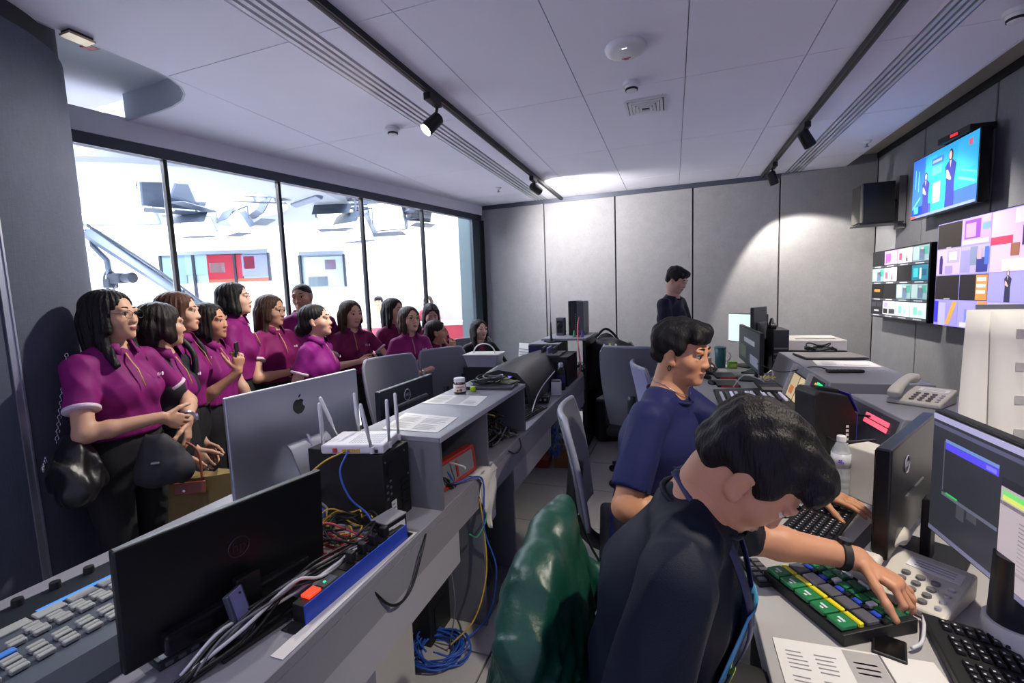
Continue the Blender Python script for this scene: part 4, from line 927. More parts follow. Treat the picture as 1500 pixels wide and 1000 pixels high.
MB().box((-.02, .03, .006), (.03, .02, .001)).build('ink_mark', M_print, t)
t = thing('waste_bag', 'dark plastic bag standing inside the desk support', 'bag', (-.95, 2.03, .031))
MB().ball((0, 0, .11), (.07, .06, .11), 12).build('bag', M('bag_dark', '#2b2c31', rough=.5, var=.1), t, smooth=True); MB().cyl((0, 0, .2), (0, 0, .26), .02, .05, n=10).build('bag_neck', M('bag_dark', '#2b2c31'), t)
# chairs
chair('grey office chair with plain back behind the silver computer', (-1.72, 2.80, 0), R_(-20), 1.12)
chair('grey office chair pushed up behind the riser near the seated visitors', (-1.66, 3.42, 0), R_(-30), 1.10)
chair('wide grey office chair standing behind the seated operator', (-.24, 3.75, 0), R_(80), 1.14, w=.45)
chair('lavender-backed office chair beside the wide grey one', (.10, 3.20, 0), R_(15), 1.06, fab=M('chair_lavender', '#8f90b4', rough=.5, var=.03))
chair('grey mesh office chair of the seated operator, seen side-on', (-.12, 2.02, 0), R_(8), 1.04, .50, arms=False)
chair('grey office chair of the woman in the blazer', (-2.10, 4.80, 0), R_(-50), 1.05, .46, arms=False)
chair('low grey chair of the woman resting her chin', (-2.20, 3.90, 0), R_(-12), .95, .50, arms=False)
jc = chair('black office chair with dark jacket at the far end of the desk', (-.40, 4.85, 0), R_(60), 1.06, fab=M_chfr)
# ------------------------------------------------------------------ right desk and console
rk = thing('console_desk', 'grey operator desk along the screen side of the room', 'desk', (0, 0, 0))
MB().b2((.19, -.3, .715), (1.50, 5.25, .74)).build('worktop', M('desk_top_warm', '#a9a7a6', rough=.45, var=.04, scale=14), rk, bevel=.003)
MB().b2((.188, -.3, .69), (.20, 5.25, .7145)).build('edge_band', M_edge, rk)
MB().b2((.55, -.3, .05), (.57, 5.25, .715)).build('modesty_panel', M_greyd, rk)
for y in (.25, 2.3, 5.1): MB().b2((.25, y, 0), (1.46, y + .04, .715)).build('support_side', M_greyd, rk)
M_cons = M('console_shell', '#7f8088', rough=.45, var=.03)
cs = thing('console_housing', 'grey console housing with sloping instrument front', 'console', (0, 0, .74))
MB().add([(.745, 2.95, 0), (1.30, 2.95, 0), (1.30, 4.30, 0), (.745, 4.30, 0), (.83, 2.95, .26), (1.30, 2.95, .26), (1.30, 4.30, .26), (.83, 4.30, .26)],
         ((0, 3, 2, 1), (4, 5, 6, 7), (0, 1, 5, 4), (1, 2, 6, 5), (2, 3, 7, 6), (3, 0, 4, 7))).build('shell', M_cons, cs, bevel=.004)
fm = plane_mtx((.788 - .002, 3.62, .13), (0, -1, 0), (.31, 0, .95))   # sloping front, local x = towards viewer, z = out
def on_front(name, x0, x1, z0, z1, mat, d0=.0, d1=.006, bev=0): return MB().b2((x0, z0, d0), (x1, z1, d1), mtx=fm).build(name, mat, cs, bevel=bev)
on_front('bezel', .02, .64, -.125, .125, M_cons, 0, .012)
on_front('divider', .38, .41, -.13, .13, M_edge, 0, .035); on_front('divider', -.02, .01, -.13, .13, M_edge, 0, .035)
for k, (x, c1, c2) in enumerate(((.03, '#c9b38c', '#c0703c'), (.21, '#d8c49a', '#5faa6a'))):
    on_front('display_frame', x - .006, x + .166, -.10, .085, M_blk2, .012, .016)
    on_front('display', x, x + .16, -.09, .075, E(c1, .55), .016, .018)
    on_front('display_picture', x + .03 + .05 * k, x + .12, -.06, -.005, E(c2, .6), .018, .019)
on_front('meter_panel', .42, .64, -.12, .12, M('meter_black', '#23252a', rough=.4), .012, .016)
for r in range(2):
    for k in range(7): on_front('meter_light', .53 + .014 * k, .541 + .014 * k, .06 + .026 * r, .08 + .026 * r, E('#2fe070', 1.3), .016, .018)
on_front('amber_light', .50, .515, .075, .095, E('#ff9040', 1.4), .016, .018)
for k in range(6): on_front('button', .44 + .028 * (k % 3), .455 + .028 * (k % 3), -.02 - .035 * (k // 3), -.005 - .035 * (k // 3), M_lbl, .016, .02)
# things on the console
t = thing('laptop', 'closed silver laptop lying on top of the console housing', 'laptop', (1.10, 3.98, 1.001), R_(6))
MB().b2((-.20, -.14, .002), (.20, .14, .012)).build('base', M('lap_dark', '#2c2d33', rough=.4), t, bevel=.003); MB().b2((-.20, -.14, .013), (.20, .14, .021)).build('lid', M('lap_taupe', '#99948e', rough=.35, metal=.5), t, bevel=.003)
MB().b2((-.05, -.02, .021), (.05, -.012, .0215)).build('lid_mark', M_lbl, t)
sheet('document', 'white sheet with brown print on the console in front of the laptop', [(.92, 3.55), (1.27, 3.52), (1.29, 3.78), (.95, 3.80)], 1.001, [(.45, .85, .2, .3, M('brown_print', '#a08a78', rough=.8))] + textlines(.1, .4, .2, .8, 5))
t = thing('remote_control', 'black remote control on the console top', 'remote', (1.00, 3.30, 1.001), R_(8))
MB().b2((-.10, -.022, 0), (.10, .022, .018)).build('body', M_blk2, t, bevel=.006)
for k in range(14): MB().box((-.08 + .022 * (k % 7), -.008 + .016 * (k // 7), .019), (.012, .008, .003)).build('button', M_gm, t)
cable('cable', [(.62, 3.95, .95), (.74, 3.7, .93), (.86, 3.45, 1.01), (.93, 3.36, 1.008)], .004, CB, 'black cable lying over the console edge')
t = thing('printer', 'white printer box at the far end of the console', 'printer', (1.14, 4.72, .74))
MB().b2((-.22, -.20, .0), (.24, .22, .24)).build('pedestal', M('dark_rack', '#1f2126', rough=.5), t)
MB().b2((-.22, -.20, .241), (.24, .22, .335)).build('body', M('printer_cream', '#cfcac2', rough=.45), t, bevel=.008); MB().b2((-.12, -.12, .335), (.18, -.08, .337)).build('paper_slot', M_dark, t)
for r in range(3):
    for k in range(8): MB().b2((-.224, -.19 + .022 * k, .18 + .016 * r), (-.2195, -.172 + .022 * k, .192 + .016 * r)).build('green_light', E('#28d070', 1.1), t)
MB().b2((-.224, -.06, .11), (-.2195, -.045, .125)).build('red_light', E('#ff4030', 1.5), t)
tangle('cable_coil', 'black cable coiled in front of the printer', CB, 6, (1.10, 4.21, 0), .10, .04, 1.023, .006, 61, .8, .04)
# video switcher panel
vs = thing('video_switcher', 'wide video switcher panel covered in small lit buttons', 'video switcher', (.535, 3.28, .7405), R_(-90 + 90))
MB().add([(-.24, -.56, 0), (.20, -.56, 0), (.20, .56, 0), (-.24, .56, 0), (-.24, -.56, .02), (.20, -.56, .05), (.20, .56, .05), (-.24, .56, .02)], ((0, 3, 2, 1), (4, 5, 6, 7), (0, 1, 5, 4), (1, 2, 6, 5), (2, 3, 7, 6), (3, 0, 4, 7))).build('chassis', M('switcher_black', '#1c1d21', rough=.45), vs, bevel=.003)
def vz(x): return .02 + (x + .24) / .44 * .03
VB = [M('btn_white', '#b9b6c0', rough=.4), E('#cfcbe0', .35), M('btn_grey', '#55565e', rough=.4), E('#e0b46a', .5), M('btn_black', '#26272c', rough=.4), E('#b9bcff', .35), M_lbl]
rd = random.Random(77); proto = {}
def vbtn(x, y, mi, s=(.018, .018)):
    key = (mi, s)
    if key not in proto: proto[key] = MB().box((0, 0, .004), (s[0], s[1], .010)).build('button', VB[mi], vs); proto[key].location = (x, y, vz(x)); return
    inst(proto[key], vs, (x, y, vz(x)), None, 'button')
for r in range(7):
    for k in range(22):
        x = -.215 + .028 * r; y = -.53 + k * .027
        if (r + k) % 11 == 5: continue
        vbtn(x, y, rd.choice([0, 0, 1, 2, 2, 4, 3 if rd.random() < .25 else 1, 5]))
for r in range(4):
    for k in range(8): vbtn(.03 + .036 * r, -.50 + k * .034, rd.choice([0, 1, 6, 6]), (.026, .012))
for k in range(12):
    x = -.20 + .034 * k
    if x > .18: break
    MB().box((x, .26, vz(x) + .006), (.016, .30, .012)).build('fader_bank', VB[(6, 4, 1)[k % 3]], vs)
MB().box((-.06, .06, .075), (.012, .20, .05), rot=Matrix.Rotation(R_(25), 3, 'Y')).build('label_plate', M_lbl, vs)
for k in range(3): MB().box((-.067, .02 + k * .04, .08), (.002, .02, .012), rot=Matrix.Rotation(R_(25), 3, 'Y')).build('label_print', M_print, vs)
t = thing('touch_panel', 'small dark touch panel with tan screen at the back of the switcher', 'touch panel', (.69, 3.82, .7905), R_(0))
MB().b2((-.09, -.20, 0), (.06, .17, .02)).build('case', M_blk2, t, bevel=.004)
for a, b, m_ in ((-.19, -.08, M('panel_tan', '#9a918c', rough=.35)), (-.07, .04, M('panel_slate', '#4b4c55', rough=.3)), (.05, .16, M('panel_slate', '#4b4c55'))): MB().b2((-.08, a, .0205), (.05, b, .0215)).build('screen', m_, t)
# far monitors
t, mt = monitor('flat_monitor', 'black monitor edge-on at the middle of the operator desk', (.62, 4.42, .74), R_(181), 1.02, .33, .12, (M_blk2, E('#3a3f4a', .22), M_blk2), th=.03, base_r=.12)
for k, (a, b, c, d, col) in enumerate(((-.45, -.1, .04, .12, '#8a8fa0'), (-.3, .2, .2, .24, '#a9adba'), (.1, .4, .05, .16, '#5a6a5c'))): MB().b2((a, .0024, c), (b, .0034, d), mtx=mt).build('window_picture', E(col, .3), t)
t, mt = monitor('flat_monitor', 'farthest monitor with pale lit screen at the end of the desk', (.70, 5.15, .74), R_(215), .50, .30, .24, (M_blk2, E('#bfd6cc', .7), M_blk2), th=.03)
t, mt = monitor('flat_monitor', 'dark upright monitor standing in front of the far pale screen', (.74, 4.78, .74), R_(150), .30, .46, .16, (M('mon_grey', '#2d2f35', rough=.4), M_scr_off, M_blk2), th=.03)
t = thing('computer_case', 'black computer case between the far monitors and the printer', 'computer', (.87, 4.62, .74))
MB().b2((-.05, -.16, 0), (.07, .16, .43)).build('case', M('pc_char', '#26272c', rough=.45), t, bevel=.005); MB().b2((-.055, -.15, .02), (-.05, .15, .40)).build('vent_face', M_blk, t)
for k in range(5): MB().b2((-.045, -.163, .06 + .05 * k), (.06, -.159, .075 + .05 * k)).build('rear_slot', M_gm, t)
t = thing('headset', 'black headset hanging on top of the black computer case', 'headset', (.83, 4.60, 1.17))
MB().tube([(0, .07 * math.cos(a), .07 * math.sin(a) + .02) for a in [math.pi * k / 10 for k in range(11)]], .008, 6).build('headband', M_blk2, t, smooth=True)
for s in (-1, 1): MB().cyl((-.02, s * .07, .025), (.02, s * .07, .025), .028, n=14).build('ear_cup', M_blk2, t, smooth=True, autosm=40)
bundle('cable_bundle', 'pale cables tangled behind the switcher panel', (.70, 4.05, .78), (.78, 4.25, .77), 9, .05, .005, [CW, CY, CW, CG], .07, 71)
cable('cable', [(.45, 3.95, .76), (.52, 3.92, .86), (.62, 3.90, .84), (.68, 3.93, .80)], .005, CW, 'white cable arching over the back of the switcher')
for k, (x, y, rz_, lb) in enumerate(((.44, 4.52, 6, 'far red-edged black notebook on the operator desk'), (.42, 4.14, 4, 'near red-edged black notebook on the operator desk'))):
    t = thing('notebook', lb, 'notebook', (x, y, .7405), R_(rz_))
    MB().b2((-.085, -.12, 0), (.085, .12, .018)).build('cover', M('nb_black', '#1d1d22', rough=.5), t, bevel=.002); MB().b2((-.06, -.122, .003), (.075, -.119, .016)).build('red_edge', M('nb_red', '#d03040', rough=.4, emit=.0), t)
for x, y, lb in ((.29, 4.40, 'far black computer mouse on the operator desk'), (.31, 4.15, 'near black computer mouse on the operator desk')):
    t = thing('computer_mouse', lb, 'mouse', (x, y, .7405), R_(20)); MB().ball((0, 0, .010), (.03, .055, .026), 14).build('shell', M_blk2, t, smooth=True); MB().box((0, .03, .036), (.006, .014, .006)).build('wheel', M_gm, t)
keyboard('keyboard', 'small black keyboard near the far end of the operator desk', (.33, 4.78, .7405), R_(80), .36, .12)
t = thing('tumbler', 'dark teal tumbler with metal handle at the far desk end', 'cup', (.45, 5.02, .7405))
MB().lathe([(.045, 0), (.048, .006), (.055, .20), (.05, .205), (.045, .19)], n=24).build('body', M('teal_cup', '#1f4a52', rough=.4), t, smooth=True, autosm=50); MB().lathe([(.057, .2), (.057, .215), (.02, .222)], n=24).build('lid', M('teal_lid', '#2d5c62', rough=.4), t, smooth=True, autosm=50)
MB().tube([(.058 + .035 * math.sin(a), 0, .12 + .05 * math.cos(a)) for a in [math.pi * k / 8 for k in range(9)]], .005, 6).build('handle', M_lg, t, smooth=True)
t = thing('tissue_cup', 'white paper cup left of the teal tumbler', 'cup', (.33, 5.02, .7405)); MB().lathe([(.032, 0), (.040, .10), (.042, .104), (.038, .098), (.03, .01)], n=20).build('cup', M_wht, t, smooth=True, autosm=50); MB().lathe([(.041, .1), (.044, .103), (.041, .106)], n=20).build('rim', M_wht, t, smooth=True)
t = thing('snack_box', 'lime green snack box at the far desk end', 'box', (.56, 5.0, .7405), R_(10)); MB().b2((-.04, -.03, 0), (.04, .03, .07)).build('carton', M('lime_card', '#8fc832', rough=.5), t); MB().b2((-.03, -.032, .02), (.03, -.0302, .05)).build('label', M('lime_label', '#d8e6a0', rough=.5), t)
sheet('document', 'loose white papers behind the seated operator on the desk', [(.25, 4.88), (.40, 4.90), (.40, 5.18), (.24, 5.16)], .7405, textlines(.1, .9, .1, .9, 6))

# middle of the right desk
t = thing('speaker_box', 'tall black and violet sided box with cables beside the switcher', 'device', (.70, 2.56, .7405), R_(14))
M_vio = M('violet_shell', '#3d36a0', rough=.35, var=.04)
MB().prism([(-.10, 0), (.07, 0), (.09, .02), (.09, .20), (.05, .285), (-.08, .31), (-.10, .29)], -.09, .09, mtx=Matrix(((1, 0, 0, 0), (0, 0, 1, 0), (0, 1, 0, 0), (0, 0, 0, 1)))).build('shell', M_blk2, t, bevel=.006)
MB().box((.078, .0, .252), (.006, .178, .10), rot=Matrix.Rotation(R_(-26), 3, 'Y')).build('violet_slope', M_vio, t, bevel=.002); MB().box((.093, 0, .11), (.005, .176, .18)).build('violet_side', M_vio, t, bevel=.002)
MB().box((-.005, 0, .305), (.10, .05, .012), rot=Matrix.Rotation(R_(10), 3, 'Y')).build('handle_slot', M_dark, t)
for k in range(5): MB().box((.05, -.0905, .06 + .02 * k), (.012, .002, .012)).build('side_letter', M_lbl, t)
for k in range(6): MB().box((.097, -.06 + .02 * (k % 2), .05 + .03 * k), (.006, .008, .012)).build('terminal', M_lg, t)
t = thing('rack_unit', 'grey sloped rack unit with glowing red display under the telephone', 'rack unit', (1.08, 2.55, .74), R_(4))
MB().add([(-.26, -.25, 0), (.26, -.25, 0), (.26, .25, 0), (-.26, .25, 0), (-.19, -.25, .235), (.26, -.25, .235), (.26, .25, .235), (-.19, .25, .235)], ((0, 3, 2, 1), (4, 5, 6, 7), (0, 1, 5, 4), (1, 2, 6, 5), (2, 3, 7, 6), (3, 0, 4, 7))).build('shell', M_cons, t, bevel=.004)
fm2 = plane_mtx((-.2265, 0, .118), (0, -1, 0), (.29, 0, .957))
for nm, a, b, c, d, mt_, e in (('front_panel', -.23, .23, -.105, .105, M('rack_front', '#3a3d46', rough=.4), .006), ('blue_panel', -.22, -.05, -.095, .0, M('rack_blue', '#2c3768', rough=.4), .009)): MB().b2((a, c, 0), (b, d, e), mtx=fm2).build(nm, mt_, t)
for r in range(2):
    for k in range(8): MB().b2((-.02 + .026 * k, .035 + .026 * r, .006), (.0 + .026 * k, .055 + .026 * r, .010), mtx=fm2).build('red_segment', E('#ff5468', 1.5), t)
for k in range(4): MB().b2((.12 + .024 * k, -.06 + .014 * (k % 2), .006), (.138 + .024 * k, -.045 + .014 * (k % 2), .010), mtx=fm2).build('amber_segment', E('#ff8040', 1.5), t)
for k in range(6): MB().b2((-.20 + .03 * (k % 3), -.08 + .035 * (k // 3), .009), (-.185 + .03 * (k % 3), -.06 + .035 * (k // 3), .013), mtx=fm2).build('button', M_lbl, t)
MB().cyl(fm2 @ Vector((-.18, .06, .006)), fm2 @ Vector((-.18, .06, .02)), .016, n=16).build('dial', M_blk2, t)
M_ph = M('phone_cream', '#c9c5bb', rough=.45, var=.03)
def phone(label, loc, rz, tone=None):
    m0 = tone or M_ph; t = thing('telephone', label, 'telephone', loc, rz)
    MB().add([(-.10, -.10, 0), (.10, -.10, 0), (.10, .10, 0), (-.10, .10, 0), (-.10, -.10, .022), (.10, -.10, .022), (.10, .10, .065), (-.10, .10, .065)], ((0, 3, 2, 1), (4, 5, 6, 7), (0, 1, 5, 4), (1, 2, 6, 5), (2, 3, 7, 6), (3, 0, 4, 7))).build('base', m0, t, bevel=.008, seg=3)
    rt = Matrix.Rotation(math.atan2(.043, .2), 3, 'X')
    def pz(y): return .022 + (y + .1) / .2 * .043
    m = MB(); prof = [(-.118, .020, .034, .040), (-.112, .026, .014, .052), (-.085, .027, .012, .058), (-.060, .024, .030, .060), (0, .021, .040, .066), (.060, .024, .030, .060), (.085, .027, .012, .058), (.112, .026, .014, .052), (.118, .020, .034, .040)]
    m2 = []
    for y, hw, lo_, hi_ in prof:
        z0 = pz(y); r_ = []
        for q in range(12):
            a_ = 2 * math.pi * q / 12; cx_ = math.copysign(abs(math.cos(a_)) ** .6, math.cos(a_)); sz_ = math.copysign(abs(math.sin(a_)) ** .6, math.sin(a_)); r_.append((-.067 + hw * cx_, y, z0 + (lo_ + hi_) / 2 + (hi_ - lo_) / 2 * sz_))
        m2.append(r_ + [r_[0]])
    m.grid(m2); m.add([p for p in m2[0][:-1]], [tuple(range(12))]); m.add([p for p in m2[-1][:-1]], [tuple(range(11, -1, -1))])
    m.build('handset', m0, t, smooth=True, autosm=50)
    kp = M('key_grey', '#6d6c70', rough=.4)
    for r in range(4):
        for c in range(3):
            x = -.012 + c * .030; y = -.075 + r * .026
            MB().cyl((x, y, pz(y)), (x, y, pz(y) + .006), .0095, n=12).build('key', kp, t)
    for k in range(4): MB().cyl((.078, -.075 + k * .026, pz(-.075 + k * .026)), (.078, -.075 + k * .026, pz(-.075 + k * .026) + .005), .007, n=10).build('function_key', M_lg, t)
    MB().box((.03, .055, pz(.055) + .001), (.11, .04, .002), rot=rt).build('label_card', M_lbl, t)
    for k in range(3): MB().box((.03, .045 + k * .01, pz(.045 + k * .01) + .0026), (.08, .002, .0006), rot=rt).build('label_line', M_print, t)
    return t
phone('cream desk telephone under the reaching hand', (.585, 1.395, .7405), R_(-41))
phone('cream telephone with many keys standing on the grey rack unit', (1.10, 2.62, .9755), R_(-40), M('phone_grey', '#bdb9b4', rough=.45))
t = thing('water_bottle', 'clear plastic water bottle with white cap and printed label', 'bottle', (.603, 2.00, .7405))
M_pet = M('pet_clear', '#cdd3d8', rough=.08, alpha=.42, var=.05, scale=90, spec=.8)
MB().lathe([(.026, 0), (.032, .008), (.032, .03), (.0305, .034), (.032, .038), (.032, .055), (.0305, .059), (.032, .063), (.032, .085), (.0305, .089), (.032, .093), (.032, .165), (.030, .178), (.018, .205), (.0135, .212), (.0135, .222)], n=24).build('bottle', M_pet, t, smooth=True, autosm=60)
MB().lathe([(.024, .004), (.0298, .010), (.0298, .085), (.0296, .112), (.002, .113)], n=20).build('water', M('water_in', '#8b939b', rough=.05, alpha=.55, var=.3, scale=120), t, smooth=True)
MB().lathe([(.0325, .115), (.0325, .168)], n=24).build('label', M('bottle_label', '#c9cdd8', rough=.4, alpha=.9), t, smooth=True)
MB().lathe([(.0155, .213), (.0155, .232), (.013, .234), (.002, .235)], n=20).build('cap', M_wht, t, smooth=True, autosm=50)
vd = Vector((-.603, -2.0, 0)).normalized(); rt_ = Vector((0, 0, 1)).cross(vd)
for k in range(5): MB().box(vd * .0325 + rt_ * (.006 * (k % 3) - .004) + Vector((0, 0, .138 + .008 * (k // 3))), (.004, .004, .005)).build('label_mark', M('label_violet', '#5a50c0', var=0), t)
t = thing('white_box', 'white rounded plastic box standing beside the water bottle', 'device', (.695, 1.985, .7405), R_(35))
MB().prism([(-.05, -.06), (.03, -.06), (.06, -.03), (.06, .06), (-.05, .06)], 0, .20).build('body', M_ph, t, bevel=.008, seg=3); MB().box((.03, -.061, .14), (.012, .003, .008)).build('port', M_blk2, t); MB().box((.03, -.061, .115), (.008, .003, .006)).build('port', M_blk2, t)
t, mt = monitor('flat_monitor', 'black monitor seen from behind next to the water bottle', (.635, 1.615, .74), R_(147.3), .51, .30, .08, (M('dell_black', '#0f0f12', rough=.3, var=.03), M_scr_off, M_blk2), th=.035, bulge=False, base_r=.11)
badge(t, mt, -.10, -.0365, .225, .024, M_lg)
MB().box((0, -.037, .13), (.20, .006, .004), mtx=mt).build('seam', M_gm, t)
keyboard('keyboard', 'black keyboard under the operator hand beside the black monitor', (.445, 1.69, .7405), R_(60.7), .44, .14)
keyboard('keyboard', 'black keyboard at the right front corner of the desk', (.60, 1.045, .7405), R_(82), .44, .15)
bundle('cable_bundle', 'black cables behind the black monitor', (.78, 1.75, .78), (.88, 2.15, .76), 9, .05, .005, [CB, CB, CG], .05, 81)
for k, (a, lb) in enumerate((([(.80, 3.05, .80), (.74, 2.86, .86), (.82, 2.66, .90), (.86, 2.5, .93)], 'upper black cable running to the rack unit'), ([(.68, 3.0, .80), (.66, 2.78, .82), (.70, 2.42, .83), (.84, 2.36, .86)], 'lower black cable running to the rack unit'))): cable('cable', a, .007, CB, lb)
# front monitor
t, mt = monitor('flat_monitor', 'large lit monitor at the right edge with dark software screen', (.69, 1.25, .74), R_(183), .57, .345, .115, (M_blk2, E('#42434c', .50), M('stand_navy', '#141a26', rough=.35)), th=.03, hx=0, base_r=.10, stand=False)
def ui(a, b, c, d, col, s=.55): MB().b2((a, .0024, c), (b, .0034, d), mtx=mt).build('window_pane', E(col, s), t)
# local +x is towards the far edge of the screen
W2 = .278
def UI(u0, u1, v0, v1, col, s=.55): ui(-W2 + (1 - u1) * 2 * W2, -W2 + (1 - u0) * 2 * W2, .008 + v0 * .327, .008 + v1 * .327, col, s)
UI(0, 1, .955, 1, '#b9b7dc', .6); UI(0, 1, .90, .93, '#6a6a86', .5); UI(.0, 1, 0, .035, '#8a8aa8', .5)
UI(.10, .44, .80, .825, '#7f9fe0', .6); UI(.10, .44, .745, .795, '#5a4ff0', .8); UI(.37, .43, .755, .785, '#8a86f8', .8)
UI(.09, .45, .36, .385, '#7a7f90', .5); UI(.12, .2, .375, .395, '#40d060', .8); UI(.2, .25, .25, .36, '#5c5d66', .5); UI(.27, .33, .3, .36, '#5c5d66', .5)
UI(.46, 1, .04, .70, '#c9bcc0', .62); UI(.46, 1, .70, .76, '#3a3a44', .5); UI(.47, 1, .645, .68, '#3cd048', .8); UI(.47, 1, .61, .645, '#c8d838', .8); UI(.46, 1, .575, .60, '#5a5560', .5)
for k in range(12): UI(.56, .72 + .02 * ((k * 7) % 5), .20 + k * .028, .208 + k * .028, '#8f868c', .5)
UI(.46, 1, .155, .18, '#5a5560', .5); UI(.09, .095, .4, .8, '#6a6b78', .5)
MB().lathe([(.06, 0), (.062, .01), (.058, .05)], (0, -.03, 0), 24).build('stand_base', M_wht, t, smooth=True, autosm=40); MB().lathe([(.050, .05), (.046, .20)], (0, -.03, 0), 24).build('stand_column', M('stand_navy', '#141a26'), t, smooth=True, autosm=40)
# keypad switcher
t = thing('control_keypad', 'black control keypad with green, yellow and blue keys', 'control panel', (.383, 1.285, .7405), math.atan2(-.87, .49))
MB().add([(-.125, -.10, 0), (.125, -.10, 0), (.125, .10, 0), (-.125, .10, 0), (-.125, -.10, .028), (.125, -.10, .028), (.125, .10, .034), (-.125, .10, .034)], ((0, 3, 2, 1), (4, 5, 6, 7), (0, 1, 5, 4), (1, 2, 6, 5), (2, 3, 7, 6), (3, 0, 4, 7))).build('case', M_blk2, t, bevel=.002)
KG = M('key_green', '#1f7a48', rough=.4, var=.04); KD = M('key_deep_green', '#245a40', rough=.4); KY = M('key_yellow', '#e0d428', rough=.4); KB = M('key_blue', '#2a48c0', rough=.4); KGY = M('key_slate', '#55565e', rough=.4)
def kk(x, y, w_, h_, m_, nm='key'): return MB().box((x, y, .036), (w_, h_, .012)).build(nm, m_, t, bevel=.0025, seg=1)
for i in range(5):
    x = -.097 + i * .048
    k_ = kk(x, -.075, .043, .042, KG)
    MB().box((0, 0, 0), (.018, .006, .0006)).build('legend', M_lbl, k_).location = (x, -.076, .0424)
    MB().box((0, 0, 0), (.008, .005, .0006)).build('legend', M_lbl, k_).location = (x + .004, -.086, .0424)
    kk(x, -.044, .044, .014, KY)
    kk(x, -.012, .043, .034, KGY if i != 1 else M('key_pale', '#9a9aa0', rough=.4))
    kk(x, .017, .020, .014, KB); kk(x + .022, .017, .012, .014, M_blk)
    kk(x - .008, .040, .024, .022, KG); kk(x + .017, .040, .016, .022, M_lbl if i % 2 else KD)
    kk(x, .068, .040, .024, KD); kk(x, .090, .030, .010, M_lbl if i < 3 else KG)
MB().lathe([(.010, 0), (.010, .006), (.006, .014), (.0005, .016)], (.10, .05, .040), 14).build('joystick', M_lbl, t, smooth=True)
# papers, phone
sheet('document', 'printed running order sheets at the desk front', [(.215, .83), (.535, .80), (.52, 1.13), (.215, 1.115)], .7405, textlines(.06, .20, .12, .9, 9) + textlines(.24, .38, .12, .9, 9) + [(.44, .66, .02, .98, M('shaded_print2', '#a9a6a4', rough=.8))] + textlines(.48, .62, .1, .9, 8, M('print_dark', '#6a686a', rough=.8)) + [(.665, .68, 0, 1, M('print_dark', '#6a686a'))] + textlines(.75, .92, .2, .8, 5) + [(.78, .9, .3, .36, M_dark)])
t = thing('mobile_phone', 'dark mobile phone lying behind the running order sheets', 'phone', (.45, 1.15, .7405), R_(70)); MB().b2((-.037, -.03, 0), (.037, .03, .008)).build('body', M_blk2, t, bevel=.003); MB().b2((-.033, -.026, .008), (.033, .026, .0086)).build('screen', M_gloss, t)
cable('cable', [(.56, 1.27, .76), (.54, 1.22, .755), (.515, 1.17, .756), (.49, 1.15, .752)], .004, CW, 'white telephone cord at the desk front')
t = thing('data_tablet', 'black ridged keypad at the desk edge beside the operator arm', 'keypad', (.225, 1.37, .7405), R_(20)); MB().b2((-.03, -.06, 0), (.03, .06, .012)).build('body', M_blk2, t, bevel=.002)
for k in range(10): MB().box((-.014 + .028 * (k % 2), -.045 + .022 * (k // 2), .014), (.02, .014, .006)).build('key', M_gm, t)
# document stand, blue file
t = thing('document_stand', 'upright stand holding large printed charts', 'document stand', (1.13, 1.95, .74), R_(-16))
MB().box((0, .03, .40), (.30, .006, .64), rot=Matrix.Rotation(R_(-8), 3, 'X')).build('backboard', M_grey, t); MB().b2((-.12, -.02, 0), (.12, .14, .02)).build('foot', M_greyd, t); MB().box((0, .08, .35), (.03, .02, .68), rot=Matrix.Rotation(R_(-8), 3, 'X')).build('prop', M_greyd, t)
rows = [[(x * (1.06 - .22 * (z - .07)), .018 + (z - .40) * .14 - .006 * math.sin(x * 20), z) for x in [-.19 + .05 * q for q in range(8)]] for z in [.07 + .09 * q for q in range(8)]]
MB().grid(rows, thick=.002).build('chart', M_paper, t, smooth=True)
rows = [[(x, .006 + (z - .40) * .14 - .004 * math.sin(x * 22 + 1), z) for x in [-.115 + .045 * q for q in range(7)]] for z in [.05 + .092 * q for q in range(8)]]
MB().grid(rows, thick=.002).build('front_chart', M('paper_front', '#e2e0da', rough=.8, var=.02), t, smooth=True)
for k in range(9):
    z = .62 - k * .055; MB().box((-.02 + .05 * (k % 2), .0035 + (z - .40) * .14 - .004 * math.sin((-.02 + .05 * (k % 2)) * 22 + 1), z), (.07, .003, .03)).build('chart_print', M('chart_print', '#bcbab8', rough=.8), t)
MB().box((.03, -.005 + .045, .735), (.05, .03, .05)).build('clip', M('clip_steel', '#8d8fa8', rough=.3, metal=.6), t)
t = thing('file_holder', 'blue file holder at the right edge behind the lit monitor', 'file holder', (1.13, 1.70, .74), R_(-20))
MB().b2((-.035, -.10, 0), (.045, .13, .02)).build('bottom', M('file_blue', '#1f5aa8', rough=.4), t)
MB().add([(-.04, -.10, 0), (-.04, .13, 0), (-.04, .13, .46), (-.04, -.02, .46), (-.04, -.10, .26), (-.035, -.10, 0), (-.035, .13, 0), (-.035, .13, .46), (-.035, -.02, .46), (-.035, -.10, .26)], ((0, 1, 2, 3, 4), (9, 8, 7, 6, 5), (0, 5, 6, 1), (1, 6, 7, 2), (2, 7, 8, 3), (3, 8, 9, 4), (4, 9, 5, 0))).build('side', M('file_blue', '#1f5aa8'), t); MB().b2((-.035, .125, 0), (.045, .13, .46)).build('spine', M('file_blue', '#1f5aa8'), t)
